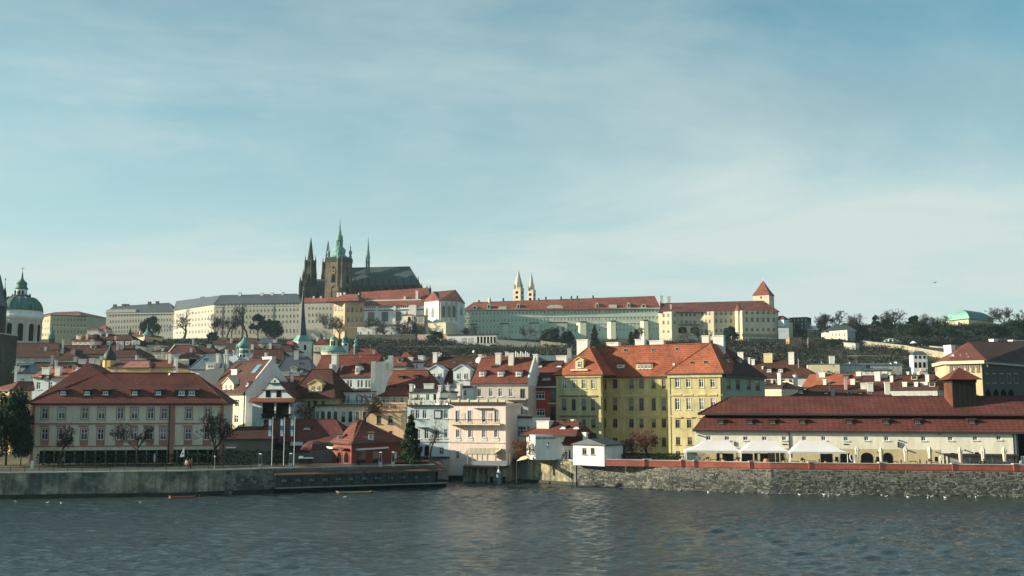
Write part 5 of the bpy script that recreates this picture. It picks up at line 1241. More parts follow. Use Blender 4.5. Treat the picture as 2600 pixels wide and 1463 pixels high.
t2 = b.ed(1516, 1110, 1)[0]; mb = MB(); mb.idx([(t0 - .1, .9, z0 + .12), (t2, .9, z0 + .12), (t2 + .6, -.3, z1), (t1 + .15, -.3, z1), (t0 - .1, .9, z0 - .1), (t2, .9, z0 - .1), (t2 + .6, -.3, z1 - .15), (t1 + .15, -.3, z1 - .15)], [(0, 3, 2, 1), (4, 5, 6, 7), (0, 4, 7, 3), (3, 7, 6, 2), (2, 6, 5, 1), (1, 5, 4, 0)])
mb.build('lower_roof', [T_dark], b.root, (r_.x, r_.y, 0), an)
t0, zt = b.ed(1360, 1109.8, 1); t1, zb_ = b.ed(1410, 1115.2, 1)
cu = bpy.data.curves.new('lettering', 'FONT'); cu.body = 'FRANZ KAFKA MUSEUM'; cu.size = (zt - zb_) * 1.40; cu.extrude = .02; cu.align_x = 'LEFT'; cu.materials.append(M_dark)
r2, an = b.epos(1, t0); lt = obj('lettering', cu, b.root, (r2.x + .02, r2.y - .03, zb_)); lt.rotation_euler = (pi / 2, 0, an)
bpy.context.view_layer.update(); wtx = lt.dimensions.x; ltm = bpy.data.meshes.new_from_object(lt.evaluated_get(bpy.context.evaluated_depsgraph_get()))
bpy.data.objects.remove(lt); lt = obj('lettering', ltm, b.root, (r2.x + .02, r2.y - .03, zb_)); lt.rotation_euler = (pi / 2, 0, an)
if wtx > 0: lt.scale.x = (t1 - t0) / wtx
t0, z0 = b.ed(1390, 1140, 1); _, z1 = b.ed(1390, 1121, 1)
lm = tag(E('wall_lantern', (0, 0, 0)), 'black wall lantern on a curved bracket under the museum lettering', 'lantern')
r2, an = b.epos(1, t0); wp = Matrix.Rotation(b.yaw, 3, 'Z') @ Vector((r2.x, r2.y, z0)) + b.o; lm.location = wp; lm.rotation_euler = (0, 0, an + b.yaw)
k = z1 - z0; mb = MB()
for i in range(6): a = -.9 + i * .45; mb.tube((.12 * cos(a), -.03 - .3 * abs(sin(a * .8)), k * .08 + k * .06 * i), (.12 * cos(a + .45), -.03 - .3 * abs(sin((a + .45) * .8)), k * .08 + k * .06 * (i + 1)), .04, n=5)
mb.build('bracket', [M_dark], lm)
mb = MB(); mb.lathe(0, -.45, [(.10, k * .42), (.20, k * .72)], 6); mb.build('glass', [mat('lantern_glass', (.4, .42, .38), rough=.2)], lm)
mb = MB(); mb.lathe(0, -.45, [(.24, k * .72), (.22, k * .78), (.06, k * .9), (.02, k)], 6); mb.lathe(0, -.45, [(.03, k * .36), (.11, k * .42)], 6); mb.tube((0, -.45, k * .38), (.1, -.02, k * .3), .035, n=5); mb.build('hood', [M_dark], lm)
# recessed part between museum and gabled house
b = B('museum_annex', 'pale recessed wing with two narrow dark doors between the museum and the white gabled house', 'house', [(1428, 175.2), (1520, 174)], 1129, 6, zb=4.2); b.skirt = .1
b.win(1434, 1154, 5, 18, near=True, st='plain', fr=M_framed); b.win(1446.5, 1153, 4.5, 20, near=True, st='plain', fr=M_framed); b.walls(M_pale); b.rect(1428, 1520, 1126, 1130, M_gutter, proud=.3, name='eave')
# ---- 15 small white gabled house
b = B('gabled_cottage', 'small bright white house with shallow gable and two dark windows on the quay', 'house', [(1455, 170.2), (1534, 166.1)], 1129, 5.6, zb=3.6); b.skirt = .1
b.wins([1484, 1505], 1146, 10.5, 16, near=True, st='two', fr=M_framed)
b.walls(M_white); b.fgable(M_white, (1495, 1115.5), u0=0, u1=b.L)
b.roofv(T_slate, (1495, 1114.5), ov=.35); b.chim(1484, 1098, 1112, 8.5, v=3, d=.6)
# ---- 16 yellow palace
b = B('yellow_palace', 'large four storey yellow palace with two wings and bright orange roof', 'palace', [(1412.5, 200), (1528, 195.5), (1532, 203.0), (1698, 197.0), (1696, 190.8), (1834, 185.5)], 954, 17, zb=GZ, py=954)
k = dict(near=True, st='tall', fr=M_framed)
b.wins([1433, 1457, 1482.5, 1506], 976, 11, 23, e=0, near=True, st='tall', sur=M_yellow); b.wins([1433, 1457, 1483, 1506], 1028, 11, 30, e=0, sur=M_yellow, **k); b.wins([1433, 1457, 1483, 1507], 1076, 11, 22, e=0, sur=M_yellow, **k)
for y, h in ((975, 24), (1027, 32), (1075, 23)): b.wins([1562, 1603.5, 1629, 1660, 1686], y, 11.5, h, e=2, sur=M_yellow, **k); b.win(1537, y, 4, h - 2, e=2, **k)
b.wins([1562, 1605, 1630, 1660, 1686], 1122, 11.5, 22, e=2, **k)
b.wins([1720, 1748, 1781, 1810], 973, 11.5, 22, e=4, near=True, st='tall', sur=M_yellow); b.wins([1720, 1749, 1782, 1811], 1026, 11.5, 30, e=4, near=True, st='tall', sur=M_yellow); b.wins([1721, 1750, 1783, 1812], 1076, 11.5, 22, e=4, sur=M_yellow, **k); b.wins([1722, 1752], 1120, 11.5, 20, e=4, **k); b.wins([1722, 1752], 1152, 11.5, 14, e=4, **k)
# right side wall of the yellow palace: its shade is put into green plaster
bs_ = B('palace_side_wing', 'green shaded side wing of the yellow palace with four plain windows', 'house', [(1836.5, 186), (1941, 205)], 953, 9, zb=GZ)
bs_.wins([1850, 1874, 1901.5, 1924], [975, 976, 977, 978], 10, 25, near=True, st='cross', fr=M_framed); bs_.walls(M_yellow_shade)
b.walls(M_yellow)
for e in (0, 2, 4):
    r0 = {0: 1412.5, 2: 1531, 4: 1696}[e] + 1
    for y in (1004, 1057): b.band(y - 1.5, y + 2, M_yellow, e=e, px=r0, proud=.18)
    b.band(954, 959.5, M_gutter if e == 2 else M_yellow, e=e, px=r0, proud=.35, name='cornice')
for e, xs_, ys_ in ((0, (1433, 1457, 1483, 1506), (1006, 1057)), (4, (1720, 1749, 1782, 1811), (1003, 1060))):
    for px in xs_:
        for y in ys_: b.rect(px - 11, px + 11, y - 2, y + 1.2, M_framed if e == 0 else M_ochre, e=e, proud=.3, name='window_hood')
for px in (1416, 1524): b.rect(px - 3, px + 3, 958, 1165, M_yellow, e=0, proud=.12, name='pilaster')
for px in (1700, 1829): b.rect(px - 3, px + 3, 953, 1165, M_yellow, e=4, proud=.12, name='pilaster')
b.rect(1532, 1534.5, 958, 1165, M_gutter, e=2, proud=.25, name='downpipe'); b.rect(1832, 1834, 953, 1165, M_gutter, e=4, proud=.2, name='downpipe')
hz = b.h
rv = b.c[2].y  # recess
mv = 9.2
b.roof(T_bright, (1497, 883), (1806, 872), ov=.3, u0=2, u1=b.L - 2, v0=rv - .3, v1=18, vm=mv, flat=False)
sv = b.slope
b.dorm(1576, 935, 20, 10, wall=M_pale, roofm=T_red, kind='shed', ww=11, wh=7); b.dorm(1636, 938, 42, 14, wall=M_yellow, roofm=T_red, nwin=4, ww=7, wh=11)
for px, y in ((1588, 890), (1658, 889), (1719, 887)): b.skyl(px, y, 8, 6)
b.skyl(1711, 926, 6, 5, M_white2)
for px, y0, y1, w in ((1478, 862, 900, 27), (1555, 869, 887, 30), (1624, 861, 879, 23), (1667, 864, 876, 36), (1791, 852, 880, 17), (1824, 852, 880, 26)):
    b.chim(px, y0, y1 + 4, w, v=mv if px not in (1478,) else 6.0, d=1.6)
b.dish(1493, 866, 4.5, v=mv)
def hipwing(e, apex, ov=.45, vback=12):
    p, q = b.fp[e], b.fp[e + 1]; d = (q - p).normalized(); n = Vector((-d.y, d.x)); Ln = (q - p).length
    A = p - d * ov - n * ov; Bq = q + d * ov - n * ov; A2 = p - d * ov + n * vback; B2 = q + d * ov + n * vback
    m_ = (p + q) / 2 + n * 5.2
    X = b.at(apex[0], apex[1], m_.y); m_ = Vector((X[0], m_.y)); m2 = m_ + n * (vback - 5.2); z = hz + .12; za = X[1]
    mb = MB(); V = [(A.x, A.y, z), (Bq.x, Bq.y, z), (B2.x, B2.y, z), (A2.x, A2.y, z), (m_.x, m_.y, za), (m2.x, m2.y, za)]
    W_ = [(x, y, z - .25) for x, y, z in V[:4]]
    mb.idx(V, [(0, 1, 4), (1, 2, 5, 4), (3, 0, 4, 5), (2, 3, 5)], 0); mb.idx(V[:4] + W_, [(0, 4, 5, 1), (1, 5, 6, 2), (2, 6, 7, 3), (3, 7, 4, 0), (7, 6, 5, 4)], 1)
    o = mb.build('wing_roof', [T_bright, M_gutter], b.root)
    for k_ in (0, 1): c_ = MB(); c_.tube(V[k_], V[4], .14, n=5); c_.build('ridge_cap', [T_bright], o)
    P0 = Vector(V[0]); nn = (Vector(V[1]) - P0).cross(Vector(V[4]) - P0).normalized()
    b.slope = (P0, nn, (5.2) / (za - z)); return o
hipwing(0, (1495, 881)); b.dorm(1471, 936, 22, 21, wall=plaster('dormer_yellow', (.64, .5, .24)), kind='gable', ww=10, wh=16, roofm=plaster('dormer_yellow', (.64, .5, .24)))
b.rect(1449, 1492, 937.5, 941.5, M_cream, e=0, proud=.1, inn=2.5, name='dormer_sill')
hipwing(4, (1803, 870.5))
for px, y in ((1757, 922), (1791, 921)): b.skyl(px, y, 9, 7)
# roof of the side wing slopes to the right, its shade put into dark tiles
mb = MB(); P_ = bs_.at(1803, 871, 0); hz2 = bs_.h
d_ = MB(); 
V = [Vector((-.4, -.5, hz2 + .05)), Vector((bs_.L + .8, -.5, hz2 + .05)), Vector((bs_.L + .8, 9.5, hz2 + .05)), Vector((-.4, 9.5, hz2 + .05))]
q0 = bs_.at(1822, 874, 5); q1 = bs_.at(1846, 884, 5); T0 = Vector((q0[0], 5, q0[1])); T1 = Vector((q1[0], 5, q1[1]))
mb.face([V[0], V[1], T1, T0]); mb.face([V[1], V[2], T1]); mb.face([V[2], V[3], T0, T1]); mb.face([V[3], V[0], T0]); mb.face([V[3], V[2], V[1], V[0]]); mb.build('roof', [T_dark], bs_.root)
bs_.zband(hz2 - .35, hz2, M_gutter, proud=.5, name='cornice')
bs_.slope = (V[0], (V[1] - V[0]).cross(T0 - V[0]).normalized(), .9)
for px in (1848, 1880): bs_.dorm(px, 920, 12, 10, wall=M_yellow_shade, roofm=T_dark)
# ---- 17 long terrace building
b = B('brickworks_hall', 'very long cream hall with two tier maroon tile roof behind the white tents', 'hall', [(1766, 174.5), (2579, 161.5)], 1093, 17, zb=GZ)
b.wins([1799, 1846, 1893, 1941, 1991, 2042, 2091, 2148, 2200, 2251, 2345, 2413, 2476, 2536], [1112.5, 1112.5, 1113, 1113, 1113, 1113, 1113, 1114, 1113.5, 1113.5, 1114, 1113.5, 1113, 1112], 11.5, 11, near=True, st='two')
b.walls(plaster('hall', (0.78, 0.735, 0.61), streak=.16))
t1 = b.ed(2100, 1130)[0]; zt = b.ed(2200, 1140)[1]
b.zband(-.5, zt, plaster('ochre_dado', (0.56, 0.47, 0.28)), a=-.05, b=b.ed(2388, 1150)[0], proud=.03, name='dado')
for px, w in ((1848, 28), (1896, 30), (1944, 29), (2098, 31), (2148, 33), (2201, 32), (2254, 26)): b.arch(px, 1149 if px > 2120 else 1151, 1177, w, M_black, rise=.8 if px > 2120 else .1, name='arched_door')
for px in (1823, 1919, 2124, 2228, 2377): b.rect(px - 3.6, px + 3.6, 1151 if px < 2000 else 1160, 1172, M_black, name='menu_board', proud=.06); b.rect(px - 2, px + 2, 1147, 1149, M_dark, name='wall_lamp', proud=.5)
for px in (1992, 2148): b.rect(px - 6, px + 6, 1127, 1129.5, M_dark, name='plaque', proud=.08)
for px, y in ((1774, 1105), (2383, 1102), (2282, 1118), (2306, 1144), (2449, 1143)): b.rect(px - 1.5, px + 1.5, y - 1.5, y + 1.5, M_dark, name='floodlight', proud=.4)
b.rect(2003, 2005.5, 1096, 1160, M_gutter, proud=.16, name='downpipe'); b.rect(2573, 2576, 1096, 1175, M_gutter, proud=.16, name='downpipe'); b.rect(1864, 1866, 1121, 1132, M_dark, proud=.2, name='bracket'); b.rect(2279, 2282, 1122, 1136, M_dark, proud=.3, name='bracket')
b.rect(2394, 2580, 1152, 1157, M_gutter, proud=1.4, name='pergola_beam')
for px in (2396, 2406, 2463, 2520, 2577): b.rect(px - 2, px + 2, 1155, 1178, M_gutter, proud=1.3, name='pergola_post', inn=-1.0)
for px in (2435, 2491, 2548): b.rect(px - 25, px + 25, 1157, 1178, mat('mural_wall', (.36, .38, .38), rough=.9, var=.3, col2=(.45, .22, .15), c2s=1.0, c2lo=.55, c2hi=.7), proud=.05, name='painted_panel')
for px, y in ((2416, 1152), (2477, 1150)): b.rect(px - 5, px + 5, y - 2.5, y + 2, M_black, proud=1.2, name='heater_box', inn=-1)
b.rect(2331, 2360, 1145.5, 1167, mat('mural', (.30, .36, .20), rough=.9, var=.4, vs=1.5, col2=(.03, .07, .05), c2s=1.3, c2lo=.48, c2hi=.56), proud=.02, name='wall_painting')
ze = b.h
def frust(name, m, r0, r1, z0, z1, par, hl=None):
    (a0, a1, b0, b1), (c0_, c1, d0, d1) = r0, r1
    V = [(a0, b0, z0), (a1, b0, z0), (a1, b1, z0), (a0, b1, z0), (c0_, d0, z1), (c1, d0, z1), (c1, d1, z1), (c0_, d1, z1)]
    mb = MB(); mb.idx(V, [(0, 1, 5, 4), (1, 2, 6, 5), (2, 3, 7, 6), (3, 0, 4, 7), (4, 5, 6, 7)], 0); mb.idx(V[:4] + [(x, y, z - .3) for x, y, z in V[:4]], [(0, 4, 5, 1), (1, 5, 6, 2), (2, 6, 7, 3), (3, 7, 4, 0), (7, 6, 5, 4)], 1); return mb.build(name, [m, M_gutter], par)
Lr = b.L + 14
ux, z1_ = b.at(1786, 1057, 2.4)
frust('lower_roof', T_mar, (-.5, Lr, -.6, 17.6), (ux, Lr, 2.6, 14.4), ze + .1, z1_, b.root)
b.slope = (Vector((0, -.6, ze + .1)), Vector((0, -(z1_ - ze - .1), 3.2)).normalized(), 3.2 / (z1_ - ze - .1))
for px in (1831, 1904, 1962, 2038, 2157, 2250, 2330, 2468): b.dorm(px, 1077, 17, 10, wall=M_wood, roofm=T_mar, fr=M_framed, kind='shed')
ur, zr = b.at(1853, 1008, 8.5)
zu = z1_ + .45
mb = MB(); V = [(ux - .9, 1.5, zu), (Lr, 1.5, zu), (Lr, 15.5, zu), (ux - .9, 15.5, zu), (ur, 8.5, zr), (Lr, 8.5, zr)]
mb.idx(V, [(0, 1, 5, 4), (2, 3, 4, 5), (3, 0, 4), (1, 2, 5)], 0); mb.idx(V[:4] + [(x, y, z - .25) for x, y, z in V[:4]], [(0, 4, 5, 1), (1, 5, 6, 2), (2, 6, 7, 3), (3, 7, 4, 0), (7, 6, 5, 4)], 1); o_up = mb.build('upper_roof', [T_mar, M_gutter], b.root)
rc = MB(); rc.tube((ur, 8.5, zr), (Lr, 8.5, zr), .16, n=5); rc.tube(V[3], V[4], .14, n=4); rc.tube(V[0], V[4], .14, n=4); rc.build('ridge_cap', [T_mar], o_up)
mb = MB(); mb.box(ux + .3, Lr, 2.3, 14.6, z1_ - .3, zu - .1); mb.build('eave_shade', [M_black], b.root)  # black box painted as the shadow under the upper eave
# wooden turret on the roof
qx0, zq0 = b.at(2421, 1040, 4.0); qx1, _ = b.at(2483, 1040, 4.0); zt = b.at(2440, 964, 4)[1]
wt = tag(E('timber_turret', b.o + Matrix.Rotation(b.yaw, 3, 'Z') @ Vector((qx0, 4.0, zq0)), b.yaw + .17), 'dark timber turret with pyramid roof rising from the long maroon roof', 'turret')
wd = (qx1 - qx0) * 1.02; H_ = zt - zq0
for i in range(10):
    mb = MB(); x = wd * i / 10; mb.box(x + .012, x + wd / 10 - .012, -.03 - .02 * (i % 2), .1, -.8, H_); mb.build('plank', [M_wood], wt)
for i in range(8):
    mb = MB(); y = wd * i / 8; mb.box(-.03 - .02 * (i % 2), .1, y + .115, y + wd / 8 + .09, -1.2, H_); mb.build('plank', [M_wood_lit], wt)  # same timber as the front; sunlight on this side is painted redder
mb = MB(); mb.box(.06, wd, .08, wd, -2, H_); mb.build('core', [M_wood], wt)
mb = MB(); e_ = .9; zt2 = b.at(2433, 933, 6)[1] - zq0; mb.idx([(-e_, -e_, H_), (wd + e_, -e_, H_), (wd + e_, wd + e_, H_), (-e_, wd + e_, H_), (wd / 2, wd / 2, zt2)], [(0, 1, 4), (1, 2, 4), (2, 3, 4), (3, 0, 4), (3, 2, 1, 0)]); mb.build('roof', [T_brown], wt)
mb = MB(); mb.box(-.12, wd + .12, -.12, wd + .12, H_ - .5, H_ - .02); mb.build('eave_beam', [M_wood], wt)
# gate at the right end
b2 = B('gatehouse', 'dark gateway recess at the far right end of the terrace', 'building', [(2582, 161.9), (2792, 158.4)], 1096, 16.5, zb=GZ)
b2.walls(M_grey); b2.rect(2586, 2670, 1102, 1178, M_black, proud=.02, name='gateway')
for px in (2592, 2598): b2.rect(px - 2, px + 2, 1158, 1176, M_white2, proud=.8, name='bollard', inn=-.4)
# ================================================================ restaurant, red house and the left bank
M_pglass = bpy.data.materials.new('pavilion_glass'); M_pglass.use_nodes = True
t = M_pglass.node_tree; t.nodes.clear(); tr_ = t.nodes.new('ShaderNodeBsdfTransparent'); tr_.inputs[0].default_value = (.82, .88, .90, 1)
gl_ = t.nodes.new('ShaderNodeBsdfGlossy'); gl_.inputs['Roughness'].default_value = .05; gl_.inputs[0].default_value = (.6, .7, .75, 1)
fr_ = t.nodes.new('ShaderNodeFresnel'); fr_.inputs[0].default_value = 1.4; mx_ = t.nodes.new('ShaderNodeMixShader'); oo_ = t.nodes.new('ShaderNodeOutputMaterial')
t.links.new(fr_.outputs[0], mx_.inputs[0]); t.links.new(tr_.outputs[0], mx_.inputs[1]); t.links.new(gl_.outputs[0], mx_.inputs[2]); t.links.new(mx_.outputs[0], oo_.inputs[0])
ra_, rb_ = G(704, 1251.5), G(1112, 1238); rc_ = G(1125, 1230)
pv = tag(E('restaurant_pavilion', ra_, atan2((rb_ - ra_).y, (rb_ - ra_).x)), 'low glazed restaurant pavilion with brown roof floating along the left quay', 'pavilion')
LP = (rb_ - ra_).length
mb = MB(); mb.box(-.3, LP + 1.4, .0, 4.0, -.6, .62); mb.build('hull', [M_black], pv)
mb = MB(); mb.box(-.35, LP + 1.45, -.12, .5, .622, .80); mb.build('deck_edge', [mat('deck_edge', (.24, .27, .26), rough=.8, var=.2)], pv)
mb = MB(); mb.box(0, LP + 1.2, .6, 3.9, .81, .85, 0); mb.box(0, LP + 1.2, 3.8, 3.9, .85, 3.6, 0); mb.build('interior', [mat('dark_interior', (.035, .038, .036), rough=.9)], pv)
npan = 13; zg0, zg1 = .86, 2.58
for i in range(npan + 1):
    x = LP * i / npan; mb = MB(); mb.box(x - .07, x + .07, .2, .34, .8, 2.66); mb.build('post', [M_dark], pv)
    if i < npan:
        mb = MB(); mb.box(x + .08, x + LP / npan - .08, .25, .27, zg0, zg1); mb.build('pane', [M_pglass], pv)
        mb = MB(); mb.box(x + .08, x + LP / npan - .08, .22, .30, 1.62, 1.68); mb.build('glazing_bar', [M_dark], pv)
mb = MB(); mb.box(LP + .08, LP + .10, .3, 3.6, zg0, zg1); mb.build('pane', [M_pglass], pv)
T_pav = mat('pavilion_roof', (.135, .072, .054), rough=.85, var=.15, cols=.6)
mb = MB(); mb.extr([(-.5, -.6, 2.62), (-.5, -.6, 2.80), (-.5, 3.9, 3.98), (-.5, 3.9, 3.80)], (LP * .53, 0, 0)); mb.build('roof', [T_pav], pv)
mb = MB(); mb.extr([(LP * .535, -.7, 2.68), (LP * .535, -.7, 2.86), (LP * .535, 3.9, 4.06), (LP * .535, 3.9, 3.88)], (LP * .465 + 1.4, 0, 0)); mb.build('roof', [T_pav], pv)
mb = MB(); x0 = LP * .74; mb.box(x0, LP * .97, 2.4, 3.9, 4.12, 4.30); mb.build('upper_roof', [mat('clay_roof', (.30, .10, .065), rough=.85, var=.2)], pv)
def on(root, x, y, z): return Matrix.Rotation(root.rotation_euler.z, 3, 'Z') @ Vector((x, y, z)) + root.location
# laid tables behind the glass
tb = None
for i in range(12):
    x = LP * (i + .55) / 12.2
    p_ = on(pv, x, 1.0, .86)
    if tb is None:
        tb = tag(E('dining_table', p_, pv.rotation_euler.z), None, 'table', 'laid tables inside the pavilion')
        mb = MB(); mb.lathe(0, 0, [(.42, .70), (.45, .74), (.45, .76)], 12); mb.build('table_top', [M_white2], tb); mb = MB(); mb.lathe(0, 0, [(.25, 0), (.05, .05), (.05, .70)], 8); mb.build('pedestal', [M_dark], tb)
        for dx in (-.3, .0, .28): mb = MB(); mb.lathe(dx, .0, [(.14, .76), (.10, .95), (.02, 1.15)], 6); mb.build('napkin', [M_white2], tb)
        o = tb
    else:
        o = tb.copy(); COL.objects.link(o); o.location = p_
        for c in tb.children: d = c.copy(); COL.objects.link(d); d.parent = o
    o['label'] = 'dark table with white cone napkins behind the glass of the riverside pavilion'
# red house
b = B('red_house', 'red brick house with hip roof, arches and one dormer above the pavilion', 'house', [(831, 177), (894, 165.5), (1019, 178)], 1121, 12, zb=GZ)
b.walls(plaster('redhouse', (.22, .062, .046)))
hz = b.h; c0_, c1_, c2_ = b.c
n0 = Vector((-(c1_ - c0_).y, (c1_ - c0_).x)).normalized(); 
zr = b.at(913, 1068, 6.0)
mb = MB(); dirb = Vector((-.15, 1)).normalized()
A = c0_ + Vector((-.6, -.3)); Bq = c1_ + Vector((0, -.7)); C_ = c2_ + Vector((.6, -.2)); D_ = c2_ + Vector((-1, 8)); E_ = c0_ + Vector((2, 11))
V = [(A.x, A.y, hz + .1), (Bq.x, Bq.y, hz + .1), (C_.x, C_.y, hz + .1), (D_.x, D_.y, hz + .1), (E_.x, E_.y, hz + .1)]
q0 = b.at(908, 1068, 2.5); q1 = b.at(920, 1068.5, 3.5); R0 = (q0[0], 2.5, q0[1]); R1 = (q1[0], 3.5, q1[1])
mb.idx(V + [R0, R1], [(0, 1, 6, 5), (1, 2, 6), (2, 3, 6), (3, 4, 5, 6), (4, 0, 5)], 0); mb.idx(V + [(x, y, z - .25) for x, y, z in V], [(0, 5, 6, 1), (1, 6, 7, 2), (2, 7, 8, 3), (3, 8, 9, 4), (4, 9, 5, 0), (9, 8, 7, 6, 5)], 1)
b.last = mb.build('roof', [T_red, M_gutter], b.root)
rc = MB(); rc.tube(V[1], R1, .16, n=5); rc.tube(V[2], R1, .14, n=5); rc.tube(R0, R1, .16, n=5); rc.build('ridge_cap', [T_bright], b.last)
def slp(i, j, k): P0 = Vector(k[i]); return (P0, (Vector(k[j]) - P0).cross(Vector(R1) - P0).normalized(), 1.0)
b.slope = slp(1, 2, V); b.dorm(941, 1117, 13, 15, wall=M_white, roofm=T_brown)
b.slope = slp(0, 1, V); b.dorm(862, 1118, 10, 14, wall=M_white, roofm=T_red); b.dorm(846, 1104, 14, 5, wall=M_dark, roofm=T_red, nwin=2)
for px in (863, 881): b.arch(px, 1147, 1176, 12, M_black, e=0, fr=plaster('redhouse', (.22, .062, .046)))
b.rect(834, 858, 1134, 1138, M_white2, e=0, proud=1.0, name='awning_box'); b.rect(866, 888, 1138, 1141, M_gutter, e=0, proud=1.0, name='awning_box')
b.rect(906, 928, 1146, 1176, M_glass, e=1, proud=.03, name='shop_window'); b.rect(946, 968, 1146, 1176, M_glass, e=1, proud=.03, name='shop_window'); b.rect(904, 980, 1137, 1141, M_white2, e=1, proud=.6, name='awning_box')
b.rect(1002, 1007, 1148, 1165, M_pale, e=1, proud=.03, name='side_window')
# long maroon roof behind, lower roof at left
b = B('restaurant_wing', 'long low building with dull maroon roof behind three white flagpoles', 'building', [(650, 176), (880, 174)], 1121, 10, zb=GZ)
b.walls(M_framed); b.roof(T_brown, (682, 1066), (852, 1066), ov=.5); b.dorm(780, 1090, 22, 3, wall=M_dark)
for px, w in ((700, 20), (760, 26)): b.rect(px - w, px + w, 1128, 1150, M_glass, name='shop_window', proud=.03)
b.rect(742, 772, 1122, 1131, M_pale, proud=.9, name='awning_box'); b.rect(668, 690, 1124, 1140, M_pale, proud=.05, name='mural_panel')
b = B('restaurant_wing', 'low shed with hipped brown roof left of the flagpoles beside a bare tree', 'building', [(569, 170), (690, 171)], 1115, 9, zb=GZ)
b.walls(M_framed); b.roof(T_dark, (604, 1085), (672, 1085), ov=.5); b.rect(575, 600, 1136, 1138, M_white2, proud=.5, name='lamp_strip')
# open maroon parasol and counter
pp = U(797, 1178, 163); ps = tag(E('parasol', pp), 'large open dark maroon parasol with pale edge beside the red house', 'parasol')
mb = MB(); k = 163 / F; mb.lathe(0, 0, [(34 * k, 35 * k), (34 * k, 38 * k), (24 * k, 50 * k), (10 * k, 57 * k), (.05, 58 * k)], 8); mb.build('canopy', [mat('maroon_cloth', (.11, .035, .03), rough=.9)], ps)
mb = MB(); mb.tube((0, 0, 0), (0, 0, 58 * k), .05, n=6); mb.build('pole', [M_wood], ps)
ct_ = tag(E('bar_counter', U(776, 1178, 161.5)), 'outdoor bar counter with white lit top under the maroon parasol', 'counter')
mb = MB(); mb.box(-1.1, 1.1, 0, .6, 0, .85); mb.build('front', [M_wood], ct_); mb = MB(); mb.box(-1.15, 1.2, -.05, .65, .85, 1.0); mb.box(-1.15, -.5, .0, .6, 1.0, 1.22); mb.build('top', [M_white2], ct_)
# pyramid heaters
ph = None
for px, y0, y1, Y, lab in ((660, 1152, 1190, 156, 'dark pyramid patio heater alone on the quay above the old wall'), (738, 1151, 1185, 157, 'pyramid patio heater with pale base between flagpoles and bar counter'), (966, 1149, 1179, 161, 'slim pyramid patio heater in front of the red house shop window'), (998, 1150, 1178, 161.5, 'slim pyramid patio heater at the right end of the red house')):
    p_ = U(px, y1, Y); 
    if ph is None:
        o = ph = E('patio_heater', p_); 
        mb = MB()
        for sx, sy in ((-1, -1), (1, -1), (1, 1), (-1, 1)): mb.tube((sx * .27, sy * .27, .75), (sx * .13, sy * .13, 2.25), .022, n=4)
        mb.build('frame', [M_metal], ph); mb = MB(); mb.box(-.27, .27, -.27, .27, 0, .75); mb.build('base', [M_metal], ph)
        mb = MB(); mb.lathe(0, 0, [(.36, 2.25), (.33, 2.3), (.05, 2.4)], 4, 0, pi / 4); mb.build('hood', [M_white2], ph); mb = MB(); mb.tube((0, 0, .75), (0, 0, 2.2), .05, n=6); mb.build('glass_tube', [M_glass], ph)
    else:
        o = ph.copy(); COL.objects.link(o); o.location = p_
        for c in ph.children: d = c.copy(); COL.objects.link(d); d.parent = o
    tag(o, lab, 'heater', 'pyramid patio heaters on the quay'); o.location.z = GZ + .01
# flag poles with banners
fp0 = None
for px, lab in ((690, 'leftmost of the three white flagpoles with long pale blue banners'), (720, 'middle one of the three white flagpoles with long pale blue banners'), (746, 'rightmost of the three white flagpoles with long pale blue banners')):
    p_ = U(px, 1176, 165); p_.z = GZ
    if fp0 is None:
        o = fp0 = E('flagpole', p_); H_ = 7.9
        mb = MB(); mb.tube((0, 0, 0), (0, 0, H_), .05, .035, 8); mb.build('pole', [M_white2], o); mb = MB(); mb.tube((0, 0, H_ - .25), (-.75, 0, H_ - .25), .035, n=5); mb.build('arm', [M_dark], o)
        mb = MB()
        for i in range(8):
            z0, z1 = H_ - .35 - i * .35, H_ - .35 - (i + 1) * .35; w0, w1 = .04 * sin(i * 1.1), .04 * sin((i + 1) * 1.1)
            mb.extr([(-.68, w0, z0), (-.22, w0 * .5, z0), (-.22, w1 * .5, z1 + .001), (-.68, w1, z1 + .001)], (0, .015, 0), 1 if i in (3, 4) else 0)
        mb.build('banner', [mat('banner_pale', (.50, .60, .66), rough=.9), mat('banner_blue', (.12, .20, .32), rough=.9)], o)
    else:
        o = fp0.copy(); COL.objects.link(o); o.location = p_
        for c in fp0.children: d = c.copy(); COL.objects.link(d); d.parent = o
    tag(o, lab, 'flagpole', 'flagpoles with banners by the restaurant')
# feather flag
p_ = U(467, 1186, 155); p_.z = GZ; ff = tag(E('feather_flag', p_), 'white sail shaped advertising flag with small dark emblem on the quay', 'flag')
mb = MB(); mb.tube((0, 0, 0), (0, 0, 3.6), .025, n=5); mb.build('pole', [M_dark], ff); mb = MB(); mb.extr([(-.03, 0, 3.55), (-.03, 0, 1.95), (-.72, 0, 1.85), (-.5, 0, 2.5)], (0, .015, 0)); mb.build('cloth', [M_white2], ff)
mb = MB(); mb.lathe(0, 0, [(.14, -.006), (.14, 0)], 8); o = mb.build('emblem', [M_dark], ff, (-.28, -.004, 2.4)); o.rotation_euler = (pi / 2, 0, 0)
p_ = U(81, 1184, 154); p_.z = GZ; sg = tag(E('info_sign', p_), 'narrow upright pale blue sign board at the corner of the long beige house', 'sign')
mb = MB(); mb.box(-.22, .22, 0, .05, .25, 1.35); mb.build('board', [mat('sign_blue', (.38, .52, .58), rough=.6)], sg); mb = MB(); mb.box(-.4, .4, -.2, .25, 0, .06); mb.tube((0, .1, 0), (0, .1, 1.2), .03, n=5); mb.build('stand', [M_metal], sg)
p_ = U(392, 1176, 160); p_.z = GZ; sg = tag(E('folded_parasol', p_), 'folded pale pink parasol in front of the dark hedge', 'parasol')
